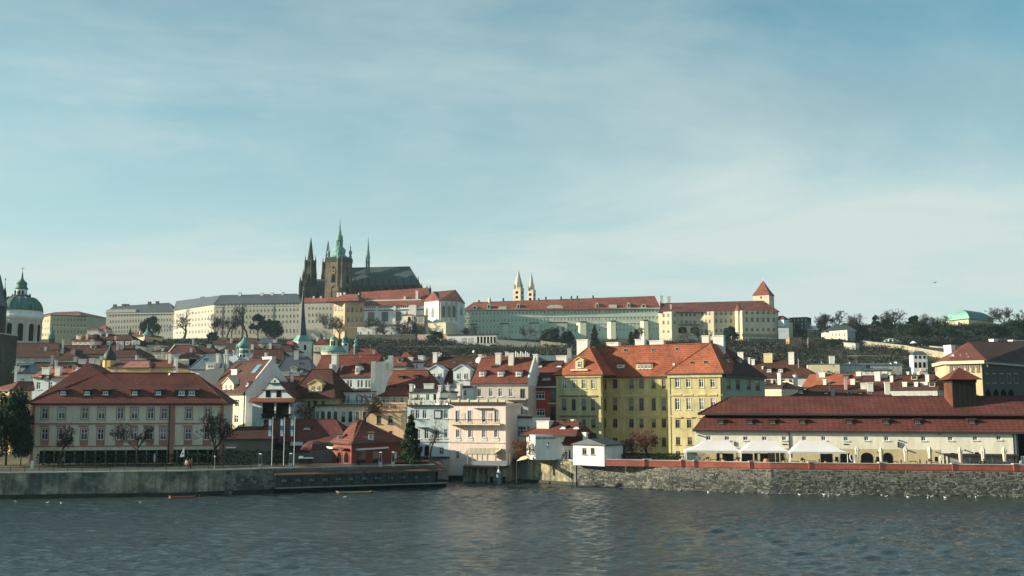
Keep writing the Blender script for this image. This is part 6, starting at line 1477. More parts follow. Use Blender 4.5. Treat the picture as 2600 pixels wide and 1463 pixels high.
mb = MB(); mb.lathe(0, 0, [(.05, 2.2), (.16, 1.9), (.17, 1.3), (.1, .8)][::-1], 8); mb.build('cloth', [plaster('pinkcloth', (.55, .36, .34))], sg); mb = MB(); mb.tube((0, 0, 0), (0, 0, 2.3), .03, n=5); mb.build('pole', [M_wood], sg)
# bank railing
rl = tag(E('railing', (BANK[0].x, BANK[0].y + .8, GZ)), 'low dark metal railing along the left quay edge', 'railing'); o0 = rl.location
pts = [BANK[0] + Vector((0, .8, GZ)), BANK[1] + Vector((0, .8, GZ)), BANK[2] + Vector((0, .8, GZ))]
mb = MB()
for a, c in zip(pts, pts[1:]):
    for h in (.35, .7, 1.0): mb.tube(a - o0 + Vector((0, 0, h)), c - o0 + Vector((0, 0, h)), .022, n=4)
mb.build('rails', [M_dark], rl)
pm_ = None
for a, c in zip(pts, pts[1:]):
    n_ = int((c - a).length / 2)
    for i in range(n_):
        if pm_ is None: mb = MB(); mb.box(-.03, .03, -.03, .03, 0, 1.02); pm_ = mb.mesh('post', [M_dark])
        obj('post', pm_, rl, a + (c - a) * i / n_ - o0)
# hedges
def hedge(pa, pb, Y, h, label, seed, name='hedge', d=1.2, m=None, zb=GZ):
    a, c = U(pa, 1170, Y), U(pb, 1170, Y); L_ = (c - a).length; r = random.Random(seed)
    o = tag(E(name, (a.x, a.y, zb)), label, 'hedge'); mb = MB(); k = MB()
    nst = max(3, int(L_ / 1.4))
    for i in range(nst): k.tube((L_ * (i + .5) / nst, d / 2, -.1), (L_ * (i + .5) / nst + r.gauss(0, .15), d / 2, h * .8), .04, .015, 4)
    for i in range(int(L_ * h * 70)):
        f = r.random(); x = r.uniform(0, L_); hh = h * (.92 + .12 * noise.noise(Vector((x * .8, seed, 0))))
        if f < .55: p_ = Vector((x, r.uniform(-.08, .15), r.uniform(0, hh)))
        elif f < .85: p_ = Vector((x, r.uniform(0, d), hh + r.uniform(-.15, .1)))
        else: p_ = Vector((x, r.uniform(.1, d), r.uniform(.1, hh)))
        u_ = Vector((r.gauss(0, 1), r.gauss(0, 1), r.gauss(0, 1))).normalized(); w_ = u_.orthogonal().normalized(); s_ = r.uniform(.07, .16)
        mb.face([p_ - u_ * s_, p_ + w_ * s_ * .7, p_ + u_ * s_, p_ - w_ * s_ * .7])
    k.build('stems', [M_bark], o); mb.build('foliage', [m or M_leaf], o); return o
hedge(92, 330, 163.5, 1.9, 'clipped dark hedge before the long beige house, left stretch below the small bare tree', 3)
hedge(332, 560, 164.5, 1.9, 'clipped dark hedge in front of the long beige house, stretch behind the folded parasol', 4)
hedge(565, 735, 166, 2.4, 'tall dark hedge in front of the low shed left of the flagpoles', 5)
# boats
def punt(px, py, wpx, label, m, m2, name='punt'):
    p_ = G(px, py); k = p_.y / F; L_ = wpx * k; r = tag(E(name, p_, .06), label, 'boat'); mb = MB()
    prof = [(-L_ / 2, .0, .30), (-L_ / 2 * .8, .55, .18), (0, .62, .14), (L_ / 2 * .8, .55, .18), (L_ / 2, .0, .30)]
    for (x0, w0, z0), (x1, w1, z1) in zip(prof, prof[1:]):
        for s_ in (-1, 1): mb.face([(x0, s_ * w0 * .75, -.1), (x1, s_ * w1 * .75, -.1), (x1, s_ * w1, z1), (x0, s_ * w0, z0)], 0)
        mb.face([(x0, -w0 * .75, .0), (x1, -w1 * .75, .0), (x1, w1 * .75, .0), (x0, w0 * .75, .0)], 0)
    mb.build('hull', [m], r); g_ = MB()
    for (x0, w0, z0), (x1, w1, z1) in zip(prof, prof[1:]):
        for s_ in (-1, 1): g_.tube((x0, s_ * w0, z0), (x1, s_ * w1, z1), .05, n=5)
    g_.build('gunwale', [m2], r); s2 = MB()
    for x in (-L_ * .22, L_ * .05, L_ * .28): s2.box(x - .12, x + .12, -.5, .5, .08, .13)
    s2.build('thwarts', [M_wood], r)
punt(900, 1252, 92, 'long flat red brown boat with yellow edge moored under the pavilion', mat('boat_brown', (.10, .05, .035), rough=.7), mat('boat_yellow', (.34, .26, .12), rough=.6))
punt(463, 1264, 66, 'low rust red rowing boat moored under the left quay wall', mat('boat_rust', (.22, .075, .05), rough=.8), mat('boat_rust', (.22, .075, .05)))
punt(535, 1260.5, 62, 'dark brown flat boat moored right of the rust red boat', M_wood, M_wood)
# ---------------------------------------------------------------- right terrace
def tent(px0, px1, r0, r1, yr, ye, yb, Y, label):
    Y = parY(px0) + 1.2
    a, c = U(px0, ye, Y), U(px1, ye, Y); o = tag(E('party_tent', (a.x, a.y, GZ), atan2(-.10, 1)), label, 'tent', 'white party tents on the terrace'); L_ = (c - a).length
    k = Y / F; zr_, ze_ = U(1900, yr, Y + 2.6).z - GZ, U(1900, ye, Y).z - GZ; zb_ = U(1900, yb, Y).z - GZ; D = 5.2
    u0, u1 = (r0 - px0) * k * 1.015, (r1 - px0) * k * 1.015
    mb = MB(); NS = 8
    def ring(f):   # f 0 at the eave, 1 at the ridge; the cloth sags between
        z = ze_ + (zr_ - ze_) * (f ** 1.55); return [(u0 * f, D / 2 * f, z), (L_ - (L_ - u1) * f, D / 2 * f, z), (L_ - (L_ - u1) * f, D - D / 2 * f, z), (u0 * f, D - D / 2 * f, z)]
    rings = [ring(i / NS) for i in range(NS + 1)]
    for A, Bq in zip(rings, rings[1:]):
        for i in range(4): j = (i + 1) % 4; mb.face([A[i], A[j], Bq[j], Bq[i]])
    mb.build('roof_cloth', [M_canvas], o)
    v = MB(); q = rings[0]
    for i in range(4):
        j = (i + 1) % 4; n_ = 10
        for t_ in range(n_):
            p0 = Vector(q[i]).lerp(Vector(q[j]), t_ / n_); p1 = Vector(q[i]).lerp(Vector(q[j]), (t_ + 1) / n_); dz = Vector((0, 0, -(ze_ - zb_))); v.face([p0, p1, p1 + dz * (.9 + .1 * (t_ % 2)), p0 + dz * (.9 + .1 * ((t_ + 1) % 2))])
    v.build('valance', [M_canvas], o)
    for x, y in ((.08, .08), (L_ - .08, .08), (L_ - .08, D - .08), (.08, D - .08)): m_ = MB(); m_.tube((x, y, 0), (x, y, ze_), .05, n=6); m_.build('pole', [M_white2], o)
    m_ = MB(); m_.tube((u0, D / 2, zr_ - .06), (u1, D / 2, zr_ - .06), .05, n=5); m_.build('ridge_pole', [M_white2], o)
tent(1742, 1879, 1791, 1851, 1119, 1144, 1149, 160.6, 'leftmost of the three white party tents, beside the yellow palace')
tent(1881, 2003, 1912, 1974, 1119.5, 1145, 1150, 159, 'middle of the three white party tents')
tent(2006, 2149, 2038, 2102, 1120, 1147, 1152, 157.5, 'rightmost of the three white party tents, next to the arched doors')
ub = None
for i, (px, y0, sc, lab) in enumerate(((2177, 1124, 1, 'closed beige parasol between the third tent and the first open arch'), (2238, 1127, .95, 'closed beige parasol between the two dark arched doors'), (2300, 1125, 1, 'closed greyish parasol just right of the last arched door'), (2362, 1123, 1.02, 'closed beige parasol in front of the green wall painting'), (2389, 1145, .62, 'small short closed parasol beside the pergola post'), (2439, 1125, 1.0, 'closed cream parasol before the first painted panel of the pergola'), (2497, 1124, 1.0, 'closed cream parasol before the second painted panel, person below it'), (2551, 1123, 1.02, 'closed cream parasol at the far right end of the pergola'))):
    p_ = U(px, 1172, parY(px) + 2.2); p_.z = GZ
    if ub is None:
        o = ub = E('closed_parasol', p_)
        r = random.Random(2); mb = MB(); n = 14; prof = [(.10, 1.0), (.20, 1.25), (.24, 1.9), (.27, 2.55), (.36, 2.85), (.30, 3.1), (.17, 3.35), (.05, 3.5)]
        vs_ = []; 
        for rr, z in prof:
            for i_ in range(n): a = 2 * pi * i_ / n; q = rr * (1.12 if i_ % 2 else .84); vs_.append((q * cos(a), q * sin(a), z))
        fs_ = [(j * n + i_, j * n + (i_ + 1) % n, (j + 1) * n + (i_ + 1) % n, (j + 1) * n + i_) for j in range(len(prof) - 1) for i_ in range(n)]
        mb.idx(vs_, fs_); mb.build('cloth', [M_umb], o); m_ = MB(); m_.tube((0, 0, 0), (0, 0, 3.55), .04, n=6); m_.build('pole', [M_wood], o); m_ = MB(); m_.lathe(0, 0, [(.40, 0), (.40, .1), (.08, .16), (.08, .3)], 8); m_.build('foot', [M_grey], o)
        m_ = MB(); m_.lathe(0, 0, [(.262, 1.6), (.262, 1.66)], 12); m_.build('tie', [M_umb], o)
    else:
        o = ub.copy(); COL.objects.link(o); o.location = p_; o.rotation_euler.z = i * 1.3; o.scale = (sc,) * 3
        for c in ub.children: d = c.copy(); COL.objects.link(d); d.parent = o
    tag(o, lab, 'parasol', 'closed parasols on the terrace')
# loop sculpture
p_ = U(2170, 1178, parY(2170) + .9); p_.z = GZ; ls_ = tag(E('loop_sculpture', p_), 'white looped ribbon sculpture behind the brick parapet', 'sculpture'); mb = MB(); prev = None
for i in range(22):
    a = -.9 + i * (2 * pi - 1.0) / 21; q = Vector((-.35 + .42 * cos(a) * .8 - .1 * sin(a), 0, 1.75 + .55 * sin(a))); 
    if prev: mb.tube(prev, q, .07, n=6)
    prev = q
mb.tube((.02, 0, 1.35), (.12, 0, .5), .09, .16, 6); mb.tube((.12, 0, .5), (.1, 0, 0), .16, .14, 6); mb.tube((.05, 0, 1.1), (.42, 0, 1.75), .07, .04, 6); mb.build('ribbon', [M_white2], ls_)
# terracotta pots and planters
r = random.Random(8)
for px, s_, lab in ((1797, .5, 'small terracotta pot with dark plant under the left tent'), (1838, .55, 'terracotta pot with dark plant before the first arched door'), (1873, .6, 'terracotta pot holding a round dark bush between the left and middle tents'), (1946, .9, 'large round terracotta jar under the middle tent'), (1990, .6, 'terracotta pot beside striped menu boards under the middle tent'), (2037, .45, 'small pale terracotta pot under the left half of the right tent'), (2096, .45, 'small terracotta pot under the right half of the right tent'), (2361, .5, 'terracotta planter box below the green wall painting')):
    p_ = U(px, 1172, parY(px) + 1.0); p_.z = GZ; o = tag(E('plant_pot', p_), lab, 'pot'); k = s_ / .5
    mb = MB(); mb.lathe(0, 0, [(.14 * k, .55), (.24 * k, .75), (.27 * k, .95 + .25 * (k > 1.5)), (.20 * k, 1.1 + .3 * (k > 1.5)), (.22 * k, 1.15 + .3 * (k > 1.5))], 10); mb.lathe(0, 0, [(.2 * k, 0), (.2 * k, .55)], 8); mb.build('jar', [M_green_metal], o)
    if k < 1.5:
        mb = MB()
        for i in range(60): q = Vector((r.gauss(0, .16 * k), r.gauss(0, .14 * k), 1.2 + abs(r.gauss(0, .2 * k)))); mb.face([q, q + Vector((.1, .04, .08)), q + Vector((-.02, .06, .14))])
        mb.build('plant', [M_leaf], o)
# terrace tables and chairs
tb2 = ch2 = None
for i, px in enumerate((1770, 1812, 1858, 1902, 1930, 1968, 2018, 2062, 2120, 2205, 2270, 2318, 2372, 2420, 2470, 2530)):
    p_ = U(px, 1172, parY(px) + 1.6 + 1.3 * (i % 3)); p_.z = GZ
    if tb2 is None:
        tb2 = o = E('cafe_table', p_); mb = MB(); mb.box(-.6, .6, -.4, .4, 1.05, 1.1); mb.build('table_top', [M_wood], o)
        for sx in (-1, 1):
            for sy in (-1, 1): mb = MB(); mb.box(sx * .52 - .03, sx * .52 + .03, sy * .32 - .03, sy * .32 + .03, 0, 1.05); mb.build('leg', [M_dark], o)
        cs = []
    else:
        o = tb2.copy(); COL.objects.link(o); o.location = p_
        for c in tb2.children: d = c.copy(); COL.objects.link(d); d.parent = o
    tag(o, 'dark wooden cafe table standing on the terrace behind the brick parapet', 'table', 'cafe tables behind the brick parapet')
    for sx in (-1, 1):
        q = p_ + Vector((sx * .95, .1, 0))
        if ch2 is None:
            ch2 = c0 = E('cafe_chair', q); mb = MB(); mb.box(-.22, .22, -.22, .22, .72, .76); mb.build('seat', [M_dark], c0); mb = MB(); mb.box(.18, .23, -.22, .22, .76, 1.35); mb.build('backrest', [M_dark], c0)
            for ax in (-1, 1):
                for ay in (-1, 1): mb = MB(); mb.box(ax * .19 - .02, ax * .19 + .02, ay * .19 - .02, ay * .19 + .02, 0, .72); mb.build('leg', [M_dark], c0)
        else:
            c0 = ch2.copy(); COL.objects.link(c0); c0.location = q; c0.rotation_euler.z = 0 if sx > 0 else pi
            for c in ch2.children: d = c.copy(); COL.objects.link(d); d.parent = c0
        tag(c0, 'dark slim chair pulled up to a cafe table behind the brick parapet', 'chair', 'cafe chairs behind the brick parapet')
cab = tag(E('glass_kiosk', U(1756, 1175, 164)), 'pale green glass wind screen under the left end of the first tent', 'screen'); mb = MB(); mb.box(-.9, .9, 0, .1, -.5, 2.0); mb.build('pane', [mat('green_glass', (.28, .42, .36), rough=.3)], cab); mb = MB(); 
for x in (-.95, .95): mb.box(x - .05, x + .05, -.02, .12, -.5, 2.1)
mb.build('frame', [M_white2], cab)
for i, px in enumerate((1954, 1964, 1975, 1986)):
    p_ = U(px, 1174, 163.3); p_.z = GZ; o = tag(E('menu_stand', p_), 'tall narrow cream board leaning at the hall wall under the middle tent', 'board', 'cream boards under the middle tent'); mb = MB(); mb.box(-.25, .25, 0, .05, .3, 2.1); mb.build('board', [plaster('board', (.42, .33, .2))], o); mb = MB(); mb.box(-.28, -.25, -.01, .06, 0, 2.15); mb.box(.25, .28, -.01, .06, 0, 2.15); mb.build('frame', [M_dark], o)

p_ = U(545, 1183, 157); p_.z = GZ; lp_ = tag(E('quay_post', p_), 'slim pale post with an added head on the left quay under the large bare tree', 'lamp'); mb = MB(); mb.tube((0, 0, 0), (0, 0, 1.75), .05, .04, 6); mb.lathe(0, 0, [(.1, 0), (.1, .12), (.05, .2)], 8); mb.build('pole', [M_metal], lp_); mb = MB(); mb.lathe(0, 0, [(.06, 1.72), (.10, 1.78), (.09, 1.95), (.03, 2.0)], 8); mb.build('post_head', [M_white2], lp_)  # a plain white post; the lamp-like head is made up
# ================================================================ the old town between river and hill
# --- tall dark bridge tower at the left edge
t_ = T('bridge_tower', 'tall sooty gothic bridge tower with steep roof at the left edge of the picture', 'tower', -46, 262, zb=6, py=900)
t_.st('lower_wall', M_soot, [(58, 1130), (58, 866), (56, 862)], 4); t_.st('parapet', M_soot, [(58.5, 868), (58.5, 848), (56, 847)], 4); t_.st('upper_wall', M_soot, [(37, 860), (37, 775)], 4)
t_.st('roof', T_slate, [(39, 776), (38, 772), (24, 700), (8, 640)], 4)
for dx in (-34, 31):
    for dy in (-3.5, 3.5): t_.st('corner_turret', M_soot, [(4.5, 800), (5, 772), (3.5, 745), (.6, 728), (.4, 712), (1.4, 710), (.3, 706)], 6, dpx=dx, dY=dy)
t_.face_win(20, 905, 960, 12, 58, m=M_black); t_.face_win(22, 800, 830, 9, 37, m=M_black)
t_.st('string_course', plaster('coping', (0.36, 0.37, 0.34)), [(59.5, 850), (59.5, 847)], 4)
# --- domed church
t_ = T('domed_church', 'large baroque church with green copper dome and lantern at the far left', 'church', 51, 430, zb=10, py=800)
t_.st('drum', M_grey, [(50, 905), (50, 812)], 24); t_.st('drum_base', M_grey, [(54, 980), (54, 880), (51, 876)], 24)
for i in range(12):
    a = i * pi / 6 + .26; x, y = cos(a) * 50, sin(a) * 50 * 430 / F
    if sin(a) < .35:
        t_.st('pilaster', M_grey, [(3.0, 880), (3.0, 812)], 4, dpx=x, dY=y, rot=a)
        b_ = a + pi / 12; n_ = Vector((cos(b_), sin(b_), 0)); rr = 50 * 430 / F
        mb = MB(); Wd = 12 * 430 / F; z0, z1 = t_.z(868), t_.z(824); mb.extr([(q, -.12, z) for q, z in arch_pts(Wd, z1 - z0)], (0, .3, 0), 0); mb.build('arched_window', [M_black], t_.root, n_ * (rr - .1) + Vector((0, 0, z0)), b_ + pi / 2)
t_.st('cornice', M_pale, [(51, 813), (55, 808), (55, 804), (53, 800), (53, 793), (55, 791)], 28)
t_.st('dome', M_copperd, [(53.5, 792), (52, 780), (47, 769), (38, 760), (28, 756), (22, 755)], 32, smooth=True)
for i in range(12): a = i * pi / 6; 
for i in range(16):
    a = i * pi / 8
    if sin(a) < .3:
        mb = MB(); prev = None
        for hw, py in ((53.8, 791), (52.4, 780), (47.4, 769), (38.3, 760), (28, 756.2)):
            q = Vector((cos(a) * hw * 430 / F, sin(a) * hw * 430 / F, t_.z(py) + .1))
            if prev: mb.tube(prev, q, .28, n=4)
            prev = q
        mb.build('dome_rib', [M_copperd], t_.root)
for dx in (-38, 8, 44): t_.st('dormer_vent', M_copperd, [(4, 784), (4.6, 777), (2.5, 772), (.3, 770)], 8, dpx=dx, dY=-8.0 if dx == 8 else -5)
t_.st('lantern_gallery', M_soot, [(23, 756), (23, 752), (21, 751)], 16)
for i in range(10): a = i * pi / 5; t_.st('statue', M_soot, [(1.2, 752), (1.4, 749), (.5, 747)], 6, dpx=cos(a) * 21, dY=sin(a) * 3.6)
t_.st('lantern', M_pale, [(13.5, 752), (13.5, 735), (15, 734)], 12)
for dx in (-9, 1, 10): t_.face_win(dx, 738, 750, 4, 13.0, m=M_black)
t_.st('lantern_cap', M_copperd, [(15.5, 735), (14.5, 731), (12, 727), (12, 722), (13.2, 721), (12, 718), (8, 714), (4, 710), (2.6, 705), (2.0, 698), (.5, 690)], 16, smooth=True)
t_.st('finial', M_metal, [(.5, 692), (.45, 678)], 5); mb = MB(); mb.box(-.9, .9, -.1, .1, t_.z(683), t_.z(682)); mb.build('cross_arm', [M_metal], t_.root)
# dark slender spire before the beige palace
t_ = T('slim_turret', 'slender dark turret standing in front of the beige palace next to the green dome', 'turret', 134, 400, zb=10)
t_.st('shaft', M_soot, [(7, 920), (7, 862), (8, 860)], 8); t_.st('cap', M_copperd, [(8.5, 861), (7, 852), (4, 846), (2.6, 838), (1, 826), (.3, 818)], 8)
# --- beige palace on the far hill
b = B('hill_palace', 'beige palace with red hip roof on the hill between the green dome and the castle', 'palace', [(103, 985), (128, 950), (221, 968)], 806, 30, zb=50)
for y in (815, 833, 850): b.wins([108, 115, 122], y, 3.5, 7, e=0, fr=M_framed)
for y in (812, 826, 842): b.wins(grid(138, 215, 10), y, 4, 6 if y != 826 else 8, e=1, fr=M_framed)
b.walls(plaster('hillpalace', (.44, .39, .26), vs=.05)); b.roof(T_fard, (140, 791), (198, 793), ov=1.2, v0=-8, v1=30)
for e in (0, 1): b.zband(b.h - 1.2, b.h - .3, M_gutter, e=e, proud=.5, name='cornice'); b.zband(b.h - 12, b.h - 11.5, M_beige, e=e, proud=.3)
b.band(862, 864, M_gutter, e=1, px=130, proud=.4); b.zband(-2, 6, M_pale, e=1, proud=.6, name='plinth')
# little houses on the hill at the gap left of the castle
H('tiny red roofed house in the gap left of the castle', [(245, 900), (270, 898)], 836, M_rose, T_far, (258, 827), (268, 826), depth=9, zb=62, ov=.2)
H('dark roofed house low in the gap between beige palace and castle', [(222, 890), (250, 888)], 838, M_grey, T_fard, (232, 833), (247, 833), depth=9, zb=60)

# --- mid town, left: label, chain, eave, wall, roof, ridge...
H('long dark brown roof with grey wall strip right of the bridge tower', [(36, 330), (150, 330)], 908, M_grey, T_dark, (30, 872), (150, 871), depth=18, wins=[([60, 80, 104, 122], 915, 9, 9)], chims=[(158, 862, 885, 3)])
H('broad dark brown roof below the pink gabled house', [(146, 335), (350, 334)], 908, M_grey, T_dark, (156, 878), (338, 877), depth=18, chims=[(308, 866, 888, 6), (232, 862, 876, 2), (256, 905, 912, 5)])
H('dark pyramid roofed house in front of the broad brown roof', [(146, 290), (205, 290)], 915, M_pale, T_dark, (170, 893), (178, 893), depth=14, chims=[(189, 907, 921, 6), (180, 914, 918, 40, dict(v=-.3, d=.4, cap=False))])
H('house with blue grey metal roof patches left behind the two white chimneys', [(37, 240), (80, 240)], 948, M_pale, T_metal, (46, 925), (76, 922), depth=8, chims=[(40, 930, 948, 7), (55, 934, 944, 5)])
b = H('house with orange roof and two broad white chimneys behind the long beige house', [(84, 222), (205, 220)], 958, M_pale, T_bright, (112, 938), (186, 936), depth=9, chims=[(115, 933, 953, 18), (145, 931, 954, 13)], dorms=[(84 + 20, 957, 6, 4), (122, 958, 6, 4)])
H('dark brown roof rising behind the orange roof with white chimneys', [(75, 250), (262, 250)], 945, M_grey, T_dark, (90, 922), (250, 920), depth=15, chims=[(140, 915, 935, 4), (208, 912, 924, 18), (232, 910, 930, 14), (247, 913, 930, 12)])
# pink gabled house
b = H('pink house with small curved gables and dark roof near the green dome', [(184, 372), (240, 370)], 865, plaster('rosy', (.60, .42, .36)), T_dark, (200, 853), (236, 851), depth=10, wins=[([192, 206, 218, 231], 871, 7, 7)], chims=[(220, 848, 862, 5, dict(m=M_rose))])
b.dorm(202, 862, 9, 9, wall=M_ochre, kind='gable', roofm=M_ochre)
b = H('long dark roof with a row of pale dormer boxes left of the pink turret', [(240, 374), (346, 372)], 878, M_white, T_dark, (246, 851), (330, 850), depth=14, zb=8, chims=[(253, 845, 854, 6), (271, 846, 855, 5)])
for px in (250, 275, 299, 323): b.dorm(px, 877, 10, 11, wall=M_white, roofm=T_dark, kind='flat')
b.dorm(339, 878, 10, 13, wall=M_pale, roofm=M_pale, kind='flat')
H('ochre gable wall house leaning up to the castle slope', [(332, 420), (364, 410)], 858, M_ochre, T_dark, (334, 845), (352, 846), depth=8)
t_ = T('church_turret', 'small pink turret with pale green copper cap in front of a dark evergreen', 'turret', 375.5, 400, zb=10)
t_.st('shaft', plaster('pinkturret', (.52, .38, .36)), [(9.5, 900), (9.5, 851)], 4, rot=.5); t_.st('cap', M_copper, [(10.5, 851.5), (9, 849), (4, 843), (1.5, 837), (.4, 832)], 8); t_.st('finial', M_metal, [(.3, 833), (.3, 822)], 5)
H('pale greenish house with dark roof under the pink turret', [(366, 380), (402, 379)], 875, plaster('palegreen', (.45, .50, .40)), T_dark, (366, 864), (396, 863), depth=8, wins=[([379], 882, 4, 7)], chims=[(361, 885, 893, 4, dict(v=0)), (355, 902, 908, 3, dict(v=0))])
# ochre house with black onion
t_ = T('onion_turret', 'dark onion domed turret above a small ochre house behind the long beige house', 'turret', 284, 255, zb=6)
t_.st('shaft', M_ochre, [(15, 960), (15, 916)], 8); t_.st('onion', mat('onion_black', (.025, .045, .04), rough=.6, var=.2), [(13.5, 917), (15, 913), (15.5, 907), (14, 900), (10, 894), (4.5, 888), (2.2, 882), (1.2, 874), (.4, 866)], 12, smooth=True)
b = H('ochre house with low yellow wall strip and pinkish roof behind the long beige house', [(278, 246), (440, 244)], 934, M_ochre, T_brown, (306, 917), (438, 914), depth=10, wins=[([289, 304, 316, 326], 939, 6, 5), ([332, 340, 348, 390, 402], 938, 3, 5)], chims=[(444, 908, 930, 7, dict(v=0)), (345, 903, 916, 4, dict(v=6)), (396, 902, 914, 5, dict(v=6)), (422, 900, 916, 4, dict(v=6))])
b.dish(375, 942, 3, v=-.6)
mb = MB(); q = b.at(270, 945); mb.box(b.at(270, 945)[0], b.at(279, 945)[0], 0, 3, 0, b.at(270, 915)[1]); mb.build('firewall', [M_ochre], b.root)
b.rect(349, 446, 909, 913, M_cream, proud=-6.5, inn=7.5, name='ridge_parapet')
H('roof with rose tiles beside the ochre house', [(312, 243.5), (378, 243)], 934.5, M_ochre, mat('tiles_rose', (.30, .12, .10), rough=.9, var=.2, fine=.3), (330, 919), (376, 917), depth=8, ov=.3)
# cluster 380-560
H('maroon barrel roofed house with curved white gable', [(426, 330), (498, 330)], 897, M_white, T_brown, (434, 874), (490, 881), depth=12, chims=[(484, 884, 897, 4), (489, 860, 872, 3)], gl=True, gw=M_cream)
H('house with pale green parapet behind the maroon barrel roof', [(442, 350), (502, 350)], 880, plaster('palegreen', (.45, .50, .40)), T_metal, (446, 873), (500, 874), depth=8)
H('small cream houses with many little chimneys under the castle evergreen', [(388, 360), (430, 360)], 893, M_cream, T_dark, (394, 884), (428, 880), depth=9, wins=[([396, 408, 420], 899, 4, 6)], chims=[(393, 881, 890, 3), (399, 880, 889, 3), (412, 884, 892, 5)])
H('grey stone gabled house behind the slate roofed studio', [(440, 300), (492, 300)], 912, M_grey, T_metal, (450, 894), (482, 900), depth=10)
H('dark roofed house with white gable right of the maroon barrel roof', [(498, 340), (545, 340)], 896, M_grey, T_dark, (506, 882), (540, 880), depth=10, chims=[(530, 875, 884, 10)], wins=[([505, 516], 902, 4, 5)])
b = H('white house with red roof strip and blank bright gable left of the slate studio', [(452, 262), (500, 262)], 912, M_white, T_red, (460, 902), (496, 899), depth=9, chims=[(489, 909, 936, 19, dict(v=0, m=M_pale, cap=False)), (464, 924, 944, 4, dict(v=-.5))])
b = H('studio house with blue green slate roof and white dormer box', [(484, 215), (560, 214)], 938, M_white, T_metal, (520, 902), (562, 901), depth=10, chims=[(551, 898, 937, 7, dict(v=-.3)), (569, 900, 930, 5, dict(v=2)), (575, 899, 930, 4, dict(v=2))])
b.dorm(535, 938, 26, 15, wall=M_white, roofm=M_white, kind='flat')
H('pale zinc roofed house beneath the green onion dome', [(562, 235), (612, 234)], 928, M_pale, mat('zinc_roof', (.36, .42, .46), rough=.5, var=.1), (578, 902), (600, 905), depth=10, chims=[(573, 888, 906, 3), (592, 890, 904, 3)], ov=.2)
o0 = U(505, 985, 205); fw_ = tag(E('fire_wall', (o0.x, o0.y, GZ)), 'grey rendered fire wall slanting down behind the gable of the white house', 'wall'); mb = MB()
mb.extr([U(px, py, 205) - Vector((o0.x, o0.y, GZ)) for px, py in ((500, 952), (528, 938), (564, 934), (566, 905), (569, 945), (541, 985), (541, 1070), (500, 1070))], (0, .5, 0)); mb.build('wall_face', [M_grey], fw_)
# green onion dome church tower
t_ = T('onion_church', 'bright green copper onion dome on a small church tower in the middle of the roofs', 'church', 622, 330, zb=8)
t_.st('drum', M_pale, [(12, 940), (12, 884)], 12); t_.st('gallery', M_copperd, [(13.5, 897), (13.5, 894), (11, 886), (13, 884)], 12)
t_.st('onion', M_copper, [(12.5, 885), (15, 880), (15.8, 876), (14, 872), (9, 868), (5, 864), (3.4, 860), (1, 857), (.3, 852)], 16, smooth=True)
for dx in (-17, 14): t_.st('chimney', M_chim, [(1.8, 925), (1.8, 886)], 4, dpx=dx)
for dx in (-5, 4): t_.face_win(dx, 900, 912, 3.5, 11.8, m=M_black)
b = B('town_house', 'pale mansard house with tall windows right of the green onion dome', 'house', [(657, 380), (700, 379)], 872, 10, zb=9); b.wins([664, 674, 683, 692], 881, 4.5, 13); b.walls(M_pale); b.roof(T_slate, (664, 860), (692, 860), ov=.5); b.chim(697, 862, 890, 9, v=0, m=M_rose)
H('low dark roofs with red wall in front of the castle trees', [(545, 420), (660, 418)], 875, M_grey, T_dark, (560, 860), (650, 860), depth=12)
H('brown roofed house below the pale mansard house', [(640, 300), (720, 300)], 915, M_grey, T_dark, (650, 888), (716, 887), depth=14, chims=[(664, 905, 918, 6, dict(v=2, m=M_ochre)), (680, 907, 915, 20, dict(v=2))])
H('white house with pink roof edge under the green onion dome', [(600, 250), (700, 249)], 922, M_white, T_red, (612, 912), (696, 910), depth=9, wins=[([623], 914, 5, 5)], chims=[(624, 908, 918, 14)])
H('long dark roof filling the gap left of the needle steeple', [(560, 360), (740, 358)], 892, M_grey, T_dark, (580, 880), (736, 878), depth=14, chims=[(600, 874, 884, 3), (640, 876, 886, 4)])
# --- needle steeple church
t_ = T('needle_steeple', 'white church tower with very tall dark needle spire on a green copper skirt', 'church', 768, 392, zb=10)
rt = radians(38)
t_.st('shaft', M_white, [(26.5, 930), (26.5, 868)], 4, rot=rt); t_.st('cornice', M_white, [(26.5, 871), (28, 869), (28.5, 867.5)], 4, rot=rt)
t_.st('skirt', M_copper, [(29, 868), (24, 864.5), (17, 858), (13, 852)], 4, rot=rt)
t_.st('spire', mat('spire_slate', (.055, .07, .085), rough=.6, var=.2, streak=.3), [(12, 852.5), (6.5, 800), (.8, 738)], 4, rot=rt); t_.st('finial', M_metal, [(.5, 740), (.4, 728)], 5)
t_.st('plinth', M_white, [(28, 930), (28, 905)], 4, rot=rt)
for f, dx in ((0, 0), (-1, 0)): t_.face_win(dx, 876, 890, 6, 26.3, rot=rt, face=f, point=False, m=M_black); t_.face_win(dx, 893, 903, 7, 26.3, rot=rt, face=f, point=False, m=M_pale)
H('white church annex with red hip roof left of the needle steeple', [(722, 385), (745, 384)], 881, M_white, T_far, (730, 867), (742, 866), depth=9, wins=[([733], 889, 6, 7)])
H('small house with red hip roof and cream wall in front of the needle steeple', [(700, 330), (728, 329)], 910, M_cream, T_red, (708, 897), (722, 896), depth=8)
b = B('church_nave', 'cream gabled church front with red roof between steeple and green dome', 'church', [(796, 402), (840, 401)], 875, 14, zb=10); b.wins([803, 812, 826, 834], 886, 5, 6); b.walls(plaster('nave', (.62, .52, .44))); b.fgable(plaster('nave', (.62, .52, .44)), (815, 866)); b.roofv(T_far, (815, 860)); b.chim(805, 857, 868, 4, v=3); b.chim(823, 856, 866, 3, v=3)
